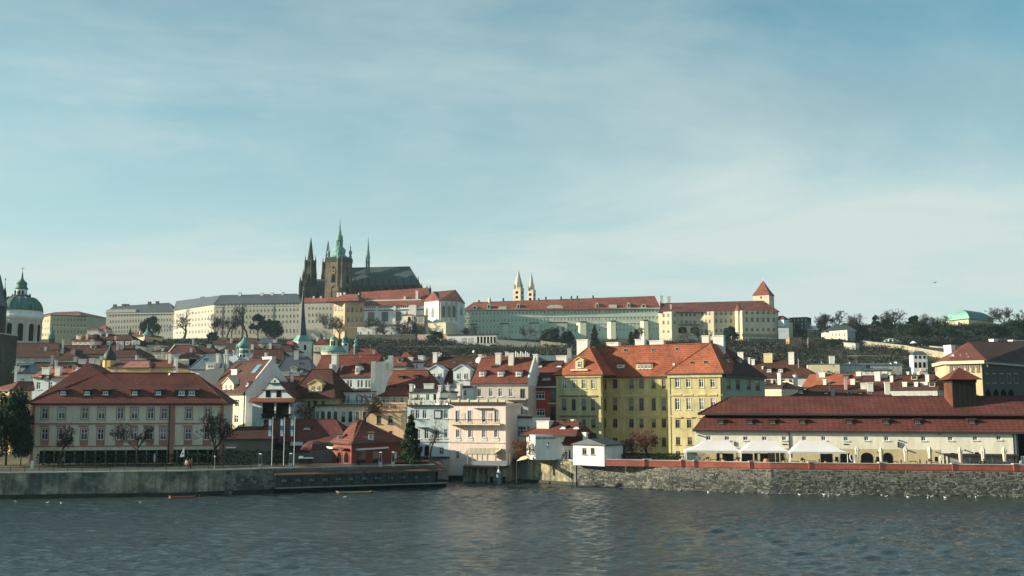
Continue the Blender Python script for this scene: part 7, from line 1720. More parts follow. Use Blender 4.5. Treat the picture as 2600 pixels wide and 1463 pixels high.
b.arch(813, 869, 876, 9, M_black); b.rect(796, 840, 893, 896, M_gutter, proud=.4, name='eave_roof')
t_ = T('lantern_church', 'low green copper dome on yellow drum with small cupola behind the chimneyed white house', 'church', 849, 388, zb=10)
t_.st('drum', M_cream, [(32, 940), (32, 897), (33, 895)], 20); t_.st('dome', M_copper, [(33, 895.5), (31, 891), (25, 885), (16, 880.5), (10, 879)], 20, smooth=True)
t_.st('lantern', plaster('lantern_yellow', (.66, .57, .36)), [(9.5, 880), (9.5, 862)], 12); t_.st('lantern_cap', M_copper, [(10.5, 862), (10, 860), (6.5, 856), (3, 854), (2.2, 851), (1.2, 849), (.3, 842)], 12, smooth=True)
for dx in (-4, 3): t_.face_win(dx, 866, 878, 3.4, 9.0, m=M_black)
for dx in (-20, 16): t_.st('dome_vent', M_copperd, [(3, 890), (3, 887), (.5, 885)], 6, dpx=dx, dY=-3)
t_ = T('clock_turret', 'white turret with dark green cap right of the low green dome', 'turret', 878, 408, zb=10)
t_.st('shaft', M_white, [(9, 910), (9, 870)], 4, rot=.4); t_.st('cap', M_copperd, [(9.5, 870.5), (7.5, 866), (7.5, 861), (8, 860), (4, 856), (2, 850), (2, 844), (2.6, 842), (.4, 836)], 8); t_.face_win(0, 873, 878, 4, 8.9, rot=.4, m=M_black, point=False)
t_ = T('slim_turret', 'thin green and white turret spire before the bare castle trees', 'turret', 905, 340, zb=10)
t_.st('shaft', M_copperd, [(5, 925), (5, 880)], 8); t_.st('cap', M_copper, [(6, 880), (5.5, 876), (3, 873.5), (2.4, 871), (4.6, 868), (4, 866), (1.2, 862), (.3, 856)], 8)
H('red roofed houses right of the thin turret', [(884, 345), (962, 344)], 903, M_cream, T_red, (892, 887), (950, 885), depth=10, ov=.2, chims=[(930, 898, 906, 14, dict(v=2, m=M_pale))])
# --- centre behind the river row
b = H('small red pyramid roofed turret house among the centre roofs', [(1018, 260), (1046, 259)], 911, M_framed, T_red, (1027, 895), (1033, 895), depth=7, wins=[([1025, 1037], 918, 6, 6)])
H('white stepped house block right of the red turret house', [(1037, 250), (1085, 249)], 922, M_white, M_gutter, (1042, 916), (1078, 916), depth=8, ov=.1, chims=[(1042, 907, 922, 10, dict(v=1)), (1068, 903, 922, 13, dict(v=2, d=2))], wins=[([1044, 1058], 930, 5, 12)])
H('brown roofed house left of the red turret house', [(985, 245), (1030, 244)], 930, M_grey, T_red, (990, 908), (1028, 906), depth=10)
H('low house with red roof and white chimneys behind the three white dormers', [(1205, 250), (1300, 248)], 918, M_white, T_red, (1212, 906), (1296, 905), depth=10)
H('flat grey roof behind the dark red house', [(1345, 240), (1480, 238)], 925, M_grey, T_metal, (1360, 905), (1470, 902), depth=8)
H('dark brown roof behind the two large pale dormers', [(1080, 240), (1210, 238)], 930, M_grey, T_dark, (1096, 908), (1200, 906), depth=10)
# --- right of the yellow palace
b = B('town_house', 'dark brown roofed house with yellow chimney and paired dormers right of the yellow palace', 'house', [(1890, 262), (2072, 255)], 958, 14, zb=6)
b.rect(1955, 1998, 960, 968, M_rose, name='panel'); b.walls(M_grey); b.roof(T_dark, (1914, 918), (2008, 913), ov=.5)
for px in (1953, 1982): b.dorm(px, 946, 15, 10, wall=M_dark, nwin=1, roofm=T_dark)
b.chim(1950, 897, 919, 22, m=plaster('yellowchim', (.62, .55, .30)), v=6, d=2); b.chim(2009, 894, 914, 14, v=5); b.chim(1902, 908, 925, 5, v=5); b.chim(1912, 912, 922, 8, v=5); b.pole(2028, 911, 934, .12); b.chim(1936, 930, 938, 4); b.chim(1880, 894, 912, 14, v=6)
H('small brown roofed house with pinkish wall between yellow palace and red roofs', [(1942, 225), (2000, 223)], 985, M_pinkgrey, T_dark, (1944, 966), (2010, 966), depth=9, wins=[([1950], 1001, 6, 12)], chims=[(1960, 963, 973, 5), (1999, 962, 976, 8)])
b = H('cream gable wall house beside the bright red roof', [(1984, 215), (2042, 222)], 985, M_cream, T_dark, (1998, 974), (2036, 968), depth=9, gr=True, wins=[([1986], 997, 4, 3)])
b = H('house with bright red sunlit roof and white chimneys behind the long maroon hall', [(2040, 240), (2186, 232)], 984, M_grey, T_bright, (2055, 952), (2180, 951), depth=13, chims=[(2087, 946, 958, 15), (2202 - 22, 944, 956, 12), (2094, 963, 979, 8), (2165, 963, 979, 11)])
H('dark brown roof in front of the bright red roof', [(2000, 205), (2262, 200)], 1012, M_grey, T_dark, (2072, 980), (2250, 978), depth=12, dorms=[(2034, 1000, 12, 11), (2098, 1000, 10, 4), (2184, 1000, 10, 4)], chims=[(2193, 972, 980, 14, dict(v=4)), (2210, 971, 995, 15), (2254, 970, 1002, 13)])
H('long dark brown roof with white chimneys left of the cream corner palace', [(2180, 225), (2380, 215)], 990, M_grey, T_dark, (2190, 952), (2372, 955), depth=14, chims=[(2228, 944, 968, 14), (2246, 944, 960, 14), (2297, 970, 982, 11), (2326, 970, 982, 9), (2346, 970, 978, 18), (2332, 944, 956, 6), (2305, 944, 952, 5)])
H('low pale flat building strip on the slope above the bright red roof', [(2130, 556), (2290, 552)], 927, M_grey, T_metal, (2140, 923), (2280, 923), depth=8, zb=30)
H('second pale low building strip just above the white chimneys', [(2188, 262), (2262, 260)], 941, M_pale, T_metal, (2194, 936), (2256, 936), depth=8, zb=9, wins=[([2200, 2215, 2232, 2248], 945, 6, 4)])
H('small ruin like cream house with little bell turret on the right slope', [(2050, 556), (2132, 552)], 926, M_cream, M_gutter, (2056, 922), (2100, 922), depth=7, zb=29, ov=.1, chims=[(2113, 904, 926, 14, dict(v=1, d=2))], wins=[([2118], 930, 6, 6)])
# --- cream corner palace with machicolation
b = B('corner_palace', 'cream corner palace with bracketed cornice and huge dark roof at the right edge', 'palace', [(2374, 236), (2400, 222), (2496, 217), (2640, 246)], 925, 20, zb=5)
for y in (961, ): b.wins([2507, 2524, 2544, 2562, 2580], y, 9, 22, e=2, fr=M_frame, sur=M_grey)
b.fp[-1] = Vector((2.5, 2.0)); wl = b.walls(plaster('corner', (.58, .46, .28), vs=.1))
hz = b.h
b.zband(hz - .6, hz + .1, M_cream, e=0, proud=.7, name='cornice'); b.zband(hz - .6, hz + .1, M_cream, e=1, proud=.7, name='cornice', ext=.4); b.zband(hz - .6, hz + .1, M_grey, e=2, proud=.7, name='cornice')
L1 = (b.fp[2] - b.fp[1]).length
for i in range(7): b.zband(hz - 2.6, hz - .62, M_framed, e=1, a=.9 + i * L1 / 7, b=1.5 + i * L1 / 7, proud=.12, name='bracket_niche')
for i in range(7): b.zband(hz - 1.4, hz - .62, M_framed, e=1, a=1.75 + i * L1 / 7, b=2.15 + i * L1 / 7, proud=.1, name='bracket_niche')
for i in range(6): b.zband(hz - 1.9, hz - .62, M_rose, e=0, a=.3 + i * .55, b=.5 + i * .55, proud=.12, name='bracket_niche')
b.band(943, 945, M_ochre, e=1, px=2405, proud=.1)
b.rect(2498, 2640, 930, 1120, plaster('shade_stone', (.085, .085, .070), vs=.2, fine=.2), e=2, proud=.05, name='shade_facing')  # dark sheet over the right wall, its shade put into the colour
for px in (2508, 2528, 2547, 2566): b.arch(px, 988, 996, 14, M_black, e=2)
mb = MB(); A = [b.fp[i] for i in range(4)]; d_ = (b.fp[3] - b.fp[2]).normalized(); n_ = Vector((-d_.y, d_.x))
V = [(A[0].x - .6, A[0].y, hz + .12), (A[1].x - .3, A[1].y - .7, hz + .12), (A[2].x + .3, A[2].y - .8, hz + .12), (A[3].x, A[3].y - .8, hz + .12), (A[3].x, A[3].y + 20, hz + .12), (A[0].x + 1.5, A[0].y + 3, hz + .12)]
q0 = b.at(2459, 868, 9); q1 = b.at(2640, 866, 22); R0 = (q0[0], 9, q0[1]); R1 = (q1[0], 22, q1[1])
mb.idx(V + [R0, R1], [(0, 1, 6), (1, 2, 6)], 2); mb.idx(V + [R0, R1], [(2, 3, 7, 6), (3, 4, 7), (4, 5, 6, 7), (5, 0, 6)], 0); mb.idx(V + [(x, y, z - .3) for x, y, z in V], [(i, i + 6, (i + 1) % 6 + 6, (i + 1) % 6) for i in range(6)] + [(11, 10, 9, 8, 7, 6)], 1)  # front slopes get redder tiles: sunlight put into the roof colour
b.last = mb.build('roof', [T_dark, M_gutter, T_red], b.root)
P0 = Vector(V[1]); b.slope = (P0, (Vector(V[2]) - P0).cross(Vector(R0) - P0).normalized(), .9)
b.chim(2421, 876, 903, 10, v=3.5, d=2.5); b.dish(2414, 905, 6); b.chim(2529, 861, 874, 11, v=14, d=1.6); b.chim(2577, 863, 876, 10, v=18, d=1.6); b.chim(2592, 864, 876, 14, v=18, d=1.6)
for px, y in ((2456, 899), (2460, 906), (2440, 902)): b.skyl(px, y, 4, 3)
fl_ = MB()

# ================================================================ right hill: villa, pavilions, belvedere
b = B('hill_villa', 'pale cream villa with dark hip roof in front of the wooded hilltop', 'villa', [(2095, 760), (2151, 744), (2171, 758)], 842, 13, zb=60)
for y in (850, 863): b.wins([2114, 2123, 2132, 2145], y, 3.6, 7, e=0, fr=M_framed)
b.walls(plaster('villa', (.62, .58, .42), vs=.08)); b.roof(T_slate, (2122, 826), (2150, 826), ov=.8, v0=-2)
for i in range(2): b.zband(0, b.h, M_pale, e=1, proud=.02, name='side_render')
b = B('garden_pavilion', 'small two storey white pavilion with dark domed roof on the vineyard slope', 'pavilion', [(2318, 548), (2354, 547)], 901, 8, zb=30)
for px in (2325, 2336, 2347): b.arch(px, 903, 911, 7, M_black, fr=M_white); b.arch(px, 920, 934, 8, M_black, fr=M_white)
b.walls(M_white); b.zband(b.h * .62, b.h * .62 + .3, M_white, proud=.2); 
mb = MB(); Lc = b.L / 2; mb.lathe(Lc, 4, [(Lc * 1.62, b.h + .02), (Lc * 1.45, b.h + .3), (Lc * 1.1, b.h + 1.3), (Lc * .85, b.h + 1.9), (Lc * .5, b.h + 2.2)], 4, 0, pi / 4); mb.build('roof', [T_slate], b.root)
b.rect(2336, 2350, 936, 942, M_pink, proud=.8, name='porch')
p_ = U(2239, 878, 742); gf = tag(E('glass_pavilion', p_), 'white arched metal frame pavilion on the pale terrace wall', 'pavilion'); k = 742 / F; mb = MB()
prev = None
for i in range(11):
    f = i / 10; q = Vector((50 * k * f, 0, (9 + 9 * sin(pi * f)) * k)); 
    if prev: mb.tube(prev, q, .28, n=5)
    prev = q
for i in range(6): x = 50 * k * i / 5; mb.box(x - .2, x + .2, -.1, 3, 0, (9 + 7 * sin(pi * i / 5)) * k)
mb.box(-.4, 50 * k + .4, -.2, .3, 8.2 * k, 9.8 * k); mb.build('frame', [M_white2], gf)
mb = MB(); mb.extr([(50 * k * i / 10, 3, (9 + 8.6 * sin(pi * i / 10)) * k) for i in range(11)], (0, .2, 0)); mb.box(0, 50 * k, 3, 3.2, -1, 9 * k); mb.build('glazing', [M_glassf], gf)
p_ = U(2320, 882, 738); um = tag(E('garden_parasol', p_), 'open white parasol on the dark garden terrace right of the arched pavilion', 'parasol'); k = 738 / F; mb = MB(); mb.lathe(0, 0, [(8.5 * k, 10 * k), (7 * k, 12.5 * k), (3 * k, 15 * k), (.05, 16 * k)], 10); mb.build('canopy', [M_white2], um); mb = MB(); mb.tube((0, 0, -.5), (0, 0, 15 * k), .1, n=5); mb.build('pole', [M_wood], um)
# belvedere with the copper hull roof
b = B('belvedere', 'renaissance belvedere with bright green copper hull shaped roof on the hilltop at right', 'palace', [(2416, 985), (2459, 962), (2522, 1000)], 814, 20, zb=58)
b.wins([2423, 2436, 2449], 821, 5, 9, e=0, fr=M_framed); b.wins([2470, 2484, 2498, 2512], 823, 5, 8, e=1, fr=M_framed); b.walls(plaster('belv', (.58, .47, .28), vs=.06))
b.zband(b.h - .6, b.h + .1, M_gutter, e=0, proud=.8, name='cornice'); b.zband(b.h - .6, b.h + .1, M_gutter, e=1, proud=.8, name='cornice')
for px in (2424, 2437, 2450): b.arch(px, 835, 858, 9, M_black, e=0, fr=M_cream)
b.band(829, 834, M_gutter, e=0, px=2420, proud=2.0, name='gallery'); b.band(829, 834, M_gutter, e=1, px=2462, proud=2.0, name='gallery')
A = [b.fp[i] for i in range(3)]; q0 = b.at(2445, 787, 4); q1 = b.at(2489, 793, 14)
hz = b.h + .15; R0 = Vector((q0[0], 4, q0[1])); R1 = Vector((q1[0], 14, q1[1])); back = Vector((R1.x + 4, 34)); bl = Vector((A[0].x + 6, 26))
base = [Vector((A[0].x - 1, A[0].y, hz)), Vector((A[1].x, A[1].y - 1.2, hz)), Vector((A[2].x + 1, A[2].y, hz)), Vector((back.x, back.y, hz)), Vector((bl.x, bl.y, hz))]
mb = MB(); tops = [R0, R0, R1, R1, R0]; NS = 7
def hull(i, f):
    p, q = base[i], tops[i]; g_ = f; hgt_ = (3 * f * f - 2 * f ** 3) * .35 + .65 * (f ** 1.0); c_ = 1 - (1 - f) ** 1.0
    inset = .30 * f + .70 * f ** 2.6 if f < 1 else 1
    return Vector((p.x + (q.x - p.x) * inset, p.y + (q.y - p.y) * inset, p.z + (q.z - p.z) * f))
for s_ in range(NS):
    for i in range(5):
        j = (i + 1) % 5; mb.face([hull(i, s_ / NS), hull(j, s_ / NS), hull(j, (s_ + 1) / NS), hull(i, (s_ + 1) / NS)], 0 if i in (0, 4) else 1)  # one copper roof: sunlit faces painted brighter, shaded faces darker
mb.build('roof', [mat('copper_lit', (.20, .42, .34), rough=.7, var=.15, vs=.1, streak=.2), M_copperd], b.root)
mb = MB(); mb.tube(R0 - Vector((0, 0, .5)), R0 + Vector((0, 0, 3)), .15, n=5); mb.tube(R1 - Vector((0, 0, .5)), R1 + Vector((0, 0, 3)), .15, n=5); mb.build('finial', [M_metal], b.root)
# houses just right of the white palace
H('narrow pale house with steep dark roof next to the white palace', [(1976, 812), (1990, 808)], 812, M_pale, T_fard, (1978, 803), (1988, 802), depth=9, zb=60, wins=[([1980, 1986], 822, 3, 5)])
H('blue grey low house wall under the narrow pale house', [(1976, 800), (2003, 797)], 832, plaster('bluegrey', (.36, .42, .48)), T_slate, (1980, 828), (2000, 828), depth=6, zb=58, wins=[([1983, 1992], 842, 3, 6)])
H('small ochre house beside the narrow pale house', [(1990, 815), (2004, 812)], 818, M_cream, T_fard, (1992, 811), (2002, 811), depth=7, zb=60)
b = H('ruinous dark stone tower house with broken roof line right of the castle', [(2004, 830), (2050, 822)], 808, M_soot, T_slate, (2010, 806), (2042, 806), depth=12, zb=58); b.rect(2018, 2032, 822, 845, M_black, proud=.05, name='opening')
H('dark house with sloping roof against the wooded hilltop', [(2046, 810), (2080, 806)], 838, M_soot, T_slate, (2046, 812), (2058, 824), depth=10, zb=56, flat=False)
# walls on the slope
M_dkst = mat('dark_rubble', (.11, .105, .085), rough=.95, var=.4, vs=.2, fine=.3, fs=1)
M_terro = mat('ruin_orange', (.36, .21, .115), rough=.95, var=.35, vs=.2, fine=.3, fs=1)
garden_wall((2004, 858), (2036, 857), 26, 640, 632, 'orange sunlit ruined wall on the slope right of the castle', M_terro, 3)
garden_wall((2052, 859), (2086, 861), 20, 640, 640, 'brown overgrown ruined wall right of the orange one', mat('brown_wall', (.14, .12, .10), rough=.95, var=.3), 3)
garden_wall((2086, 862), (2140, 862), 14, 620, 610, 'dark grey stone bastion wall in front of the cream villa', M_dkst, 4)
garden_wall((2142, 870), (2172, 872), 16, 600, 596, 'bluish grey wall block right below the cream villa', M_grey, 4)
garden_wall((2190, 866), (2308, 879), 10, 520, 480, 'pale sunlit terrace wall below the arched white pavilion', M_terr)
garden_wall((2306, 880), (2410, 898), 15, 480, 440, 'long pale terrace wall falling to the right behind the garden pavilion', M_terr)
garden_wall((2360, 879), (2415, 884), 3, 500, 490, 'thin pale upper terrace edge under the belvedere', M_terr)
garden_wall((1000, 880), (1180, 879), 12, 640, 640, 'long grey brown terrace wall across the slope below the hall', mat('brown_wall', (.14, .12, .10), rough=.95, var=.3))
garden_wall((1180, 879), (1480, 884), 12, 640, 620, 'long pinkish brown terrace wall across the slope below the green palace', mat('rose_wall', (.20, .155, .125), rough=.95, var=.3, vs=.1))
garden_wall((1262, 862), (1370, 870), 14, 742, 730, 'cream garden wall at the foot of the green palace', M_cream)
garden_wall((1372, 866), (1440, 874), 12, 728, 720, 'yellowish broken garden wall behind round bushes under the green palace', M_terr)
garden_wall((905, 850), (1056, 850), 9, 775, 770, 'dim retaining wall under the whitewashed garden building', M_dkst)
garden_wall((1060, 850), (1136, 849), 14, 768, 764, 'rose brick retaining wall under the pale yellow annex', M_rose)
garden_wall((1900, 860), (2004, 862), 8, 700, 690, 'low dark grey wall below the white palace corner', M_dkst)
garden_wall((1960, 898), (2060, 900), 4, 470, 465, 'thin grey terrace edge high on the right slope', M_dkst)
garden_wall((2150, 903), (2300, 905), 4, 430, 425, 'thin grey terrace edge above the pale building strip', M_dkst)
garden_wall((540, 868), (660, 868), 8, 520, 515, 'dark pink wall strip at the foot of the castle trees', mat('brown_wall2', (.17, .10, .085), rough=.95, var=.3))
# ================================================================ trees and scrub
C = 'bare trees below the castle'
for px, py, hp, Y, kd, w, lab in (
    (467, 862, 78, 640, 'limb0', 1.0, 'gnarled bare tree in front of the sunlit angled castle wing'),
    (546, 858, 64, 700, 'bare0', .9, 'bare tree at the corner where the sunlit and grey castle wings meet'),
    (576, 858, 48, 690, 'limb1', .9, 'smaller bare tree left of a pair before the grey castle wing'),
    (588, 858, 52, 705, 'bare1', .9, 'smaller bare tree right of a pair before the grey castle wing'),
    (630, 862, 92, 690, 'fine0', .75, 'tall thin bare tree with reddish twigs before the grey castle wing'),
    (816, 858, 66, 690, 'fine1', 1.2, 'wide rounded bare tree just right of the green needle spire'),
    (862, 862, 60, 680, 'bare2', 1.1, 'dense bare tree between rounded tree and old hall terrace'),
    (884, 858, 54, 690, 'fine2', 1.0, 'hazy bare tree at the left end of the whitewashed garden building'),
    (944, 868, 66, 660, 'bare3', .9, 'bare tree in front of the whitewashed garden building'),
    (984, 870, 58, 650, 'fine0', 1.0, 'hazy bare tree in front of the right half of the garden building'),
    (1016, 872, 60, 640, 'limb2', .9, 'forked bare tree below the stone stair house'),
    (1048, 872, 72, 650, 'bare0', .8, 'tall slim bare tree in front of the stair house and annex'),
    (1212, 868, 58, 620, 'limb0', .6, 'crooked dark trunked bare tree in front of the white colonnade'),
    (1336, 878, 54, 660, 'bare1', .8, 'bare tree in front of the green palace between two buttresses'),
    (1751, 876, 44, 560, 'limb1', .9, 'gnarled bare tree below the left loggia arch of the white palace'),
    (1772, 878, 60, 570, 'limb2', .6, 'tall bent bare tree below the right loggia arch of the white palace'),
    (1800, 874, 40, 600, 'bare2', .8, 'small bare tree right of the loggia of the white palace'),
    (1628, 872, 46, 640, 'fine1', .7, 'bare tree right of the last buttress of the green palace'),
    (1176, 866, 34, 640, 'fine2', 1.3, 'hazy bare bush like tree before the middle of the colonnade')):
    tree('bare_tree', kd, px, py, hp, Y, lab, C, w)
for px, py, hp, Y, kd, w, lab in (
    (380, 868, 64, 560, 'round0', .95, 'dark evergreen with spreading top behind the pink turret'),
    (655, 868, 70, 640, 'pine1', 1.1, 'tall dark pine left of two before the grey castle wing'),
    (692, 866, 56, 640, 'round2', 1.15, 'broad dark round evergreen before the grey castle wing'),
    (1104, 880, 42, 600, 'round1', 1.3, 'dark dome shaped evergreen below the pale yellow annex'),
    (1398, 878, 46, 600, 'round3', 1.4, 'olive round bush before the bay block of the green palace'),
    (1510, 884, 58, 560, 'cone1', .9, 'dark cone shaped conifer behind the yellow palace chimney'),
    (1603, 876, 34, 600, 'column2', 1.6, 'short dark columnar conifer left of the last palace buttress'),
    (1616, 876, 40, 600, 'column3', 1.4, 'taller dark columnar conifer beside the last palace buttress'),
    (1855, 882, 52, 560, 'round0', 1.0, 'dark rounded evergreen before the right part of the white palace'),
    (1440, 880, 40, 590, 'round2', 1.1, 'dark evergreen bush left of the cone shaped conifer'),
    (330, 860, 26, 480, 'cone0', .8, 'small pointed dark conifer before the far left castle wing'),
    (540, 872, 30, 520, 'round1', 1.2, 'small dark bush below the sunlit castle wing')):
    tree('evergreen_tree', kd, px, py, hp, Y, lab, 'evergreens below the castle', w)
# skyline on the right hill
i = 0
for px, py, hp, kd, w, Y, lab in (
    (2062, 838, 36, 'fine0', 1.0, 860, 'small pale bare tree leftmost on the right hilltop'), (2090, 840, 48, 'fine1', 1.0, 880, 'second bare tree from the left on the right hilltop skyline'),
    (2128, 842, 56, 'bare2', 1.1, 880, 'bare tree with dense crown right above the villa roof'), (2160, 842, 40, 'fine2', 1.0, 900, 'low bare tree just right of the villa on the skyline'),
    (2192, 845, 52, 'fine0', 1.35, 860, 'broad round bare tree in the middle left of the hilltop wood'), (2225, 845, 44, 'pine1', .8, 870, 'slim dark pine poking above the hilltop wood'),
    (2275, 850, 68, 'fine1', 1.25, 860, 'tallest broad bare tree of the hilltop wood'), (2324, 848, 46, 'pine3', 1.2, 860, 'dark flat topped pine left of the wide bare trees'),
    (2352, 850, 56, 'bare0', 1.25, 870, 'wide bare tree left of the belvedere'), (2385, 850, 50, 'fine2', 1.3, 880, 'wide hazy bare tree nearest the belvedere'),
    (2545, 848, 72, 'bare3', 1.2, 820, 'tall bare tree right of the belvedere at the picture edge'), (2586, 850, 66, 'fine0', 1.3, 820, 'broad bare tree at the right edge beyond the belvedere'),
    (2250, 850, 40, 'round2', 1.1, 840, 'dark evergreen under the tallest hilltop bare tree'), (2330, 868, 50, 'round0', 1.5, 760, 'large dark evergreen left below the belvedere'),
    (2180, 866, 40, 'round3', 1.5, 800, 'dark evergreen right behind the cream villa'), (2510, 868, 48, 'round1', 1.8, 760, 'large dark evergreen below the dark side of the belvedere'), (2405, 872, 44, 'round2', 1.4, 740, 'dark evergreen in front of the belvedere arcade'), (2580, 872, 60, 'round3', 1.6, 760, 'dark evergreen at the right edge above the corner palace')):
    tree('evergreen_tree' if kd[:-1] in ('round', 'pine') else 'bare_tree', kd, px, py, hp, Y, lab, 'trees of the right hilltop', w * 1.1)
# riverside trees
R_ = 'bare trees along the left quay'
tree('bare_tree', 'fine1', 540, 1170, 128, 160, 'large dense bare tree at the right end of the long beige house', R_, .98)
tree('bare_tree', 'fine0', 150, 1172, 92, 160, 'small dark bare tree before the left end of the long beige house', R_, .85)
tree('bare_tree', 'bare1', 350, 1172, 100, 160, 'small bare tree before the middle of the long beige house', R_, .9)
tree('bare_tree', 'limb1', 793, 1090, 84, 187.5, 'spreading bare tree before the yellow dormer house', R_, 1.15)
tree('bare_tree', 'limb2', 925, 1092, 98, 185, 'dark pollarded bare tree with thick limbs above the red house', R_, 1.0)
tree('bare_tree', 'limb0', 1092, 1160, 96, 168, 'thin bare branching tree before the light blue house', R_, .7)
tree('bare_tree', 'shrub0', 1300, 1168, 58, 174, 'dark ivy grown bare shrub tree at the water lane', R_, .9)
tree('evergreen_tree', 'cone0', 1042, 1168, 112, 165, 'dark green conifer between red house and light blue house', None, .92)
tree('evergreen_tree', 'round0', 14, 1182, 190, 165, 'big dark evergreen at the left picture edge before the bridge tower', 'dark trees at the left edge', .65)
tree('evergreen_tree', 'round2', 52, 1180, 110, 164, 'lower dark evergreen beside the corner of the long beige house', 'dark trees at the left edge', .6)
tree('evergreen_tree', 'round1', -22, 1182, 150, 160, 'dark evergreen cut by the left picture edge', 'dark trees at the left edge', .9)
tree('reddish_shrub', 'shrub1', 1650, 1172, 84, 176, 'large rounded reddish bare shrub before the yellow palace', None, 1.05)
tree('reddish_shrub', 'shrub0', 1578, 1168, 56, 178, 'smaller dark bare shrub between white cottage and reddish shrub', None, .9)
hedge(1572, 1745, 170, 1.7, 'dark garden hedge before the yellow palace behind the brick parapet', 9)

# scrub on the castle slope and the hilltop wood: nobody could count it
def scatter(name, label, n, fy, fx, size, mats, seed, zoff=(0, 1.6), up=False, dens=None):
    r = random.Random(seed); mb = MB(); k = 0
    while k < n:
        Y = fy(r); x = fx(r, Y)
        if dens and r.random() > dens(x, Y): continue
        z = th(x, Y)
        c = Vector((x, Y, z)); cl = r.uniform(.6, 1.6)
        for q in range(10):
            p = c + Vector((r.gauss(0, cl), r.gauss(0, cl), r.uniform(*zoff) * cl)); u_ = Vector((r.gauss(0, 1), r.gauss(0, 1), r.gauss(0, 1))).normalized(); w_ = u_.orthogonal().normalized(); s_ = size * r.uniform(.5, 1.3)
            if up: u_ = Vector((r.gauss(0, .4), r.gauss(0, .4), 1)).normalized(); w_ = u_.orthogonal().normalized() * .12
            mb.face([p - u_ * s_, p + w_ * s_ * .6, p + u_ * s_, p - w_ * s_ * .6], r.randrange(len(mats)))
        k += 1
    tag(mb.build(name, mats), label, None, None, 'stuff')
nz = lambda x, Y: .5 + .9 * noise.noise(Vector((x * .02, Y * .03, 5)))
scatter('slope_scrub', None, 5200, lambda r: r.uniform(480, 800), lambda r, Y: r.uniform(-.42, .42) * Y, .8, [M_brush, M_twig, M_leaf], 1, (0, 1.8), dens=nz)
scatter('slope_twigs', None, 3600, lambda r: r.uniform(480, 800), lambda r, Y: r.uniform(-.40, .42) * Y, 1.9, [M_twig, M_brush], 2, (.5, 2.5), up=True, dens=nz)
M_woodd = mat('wood_dark', (.026, .034, .024), rough=.95, var=.4, vs=.05, fine=.3, spec=.1)
def wood(name, px0, px1, Y0, Y1, htop, n, seed, m):
    r = random.Random(seed); mb = MB()
    for k in range(n):
        Y = r.uniform(Y0, Y1); px = r.uniform(px0, px1); x = (px - CX) / F * Y; z = th(x, Y); H_ = htop * (.75 + .5 * noise.noise(Vector((x * .05, Y * .05, 2))))
        c = Vector((x, Y, z + H_ * r.random() ** .8)); 
        for q in range(9):
            p = c + Vector((r.gauss(0, 1.3), r.gauss(0, 1.3), r.gauss(0, 1.0))); u_ = Vector((r.gauss(0, 1), r.gauss(0, 1), r.gauss(0, 1))).normalized(); w_ = u_.orthogonal().normalized(); s_ = r.uniform(.35, .95); mb.face([p - u_ * s_, p + w_ * s_ * .6, p + u_ * s_, p - w_ * s_ * .6], r.randrange(len(m)))
    tag(mb.build(name, m), None, None, None, 'stuff')
wood('hilltop_wood', 2050, 2680, 740, 850, 7.0, 8000, 4, [M_woodd, M_leaf, M_twig])
wood('slope_wood', 2000, 2480, 380, 620, 3.2, 3000, 5, [M_woodd, M_brush, M_leaf])
wood('slope_wood', 1850, 2010, 480, 660, 3.0, 900, 6, [M_woodd, M_brush])
wood('slope_wood', 960, 1500, 470, 560, 3.4, 2300, 7, [M_woodd, M_brush])
wood('slope_wood', 200, 900, 560, 680, 3.6, 2600, 8, [M_woodd, M_brush, M_twig])

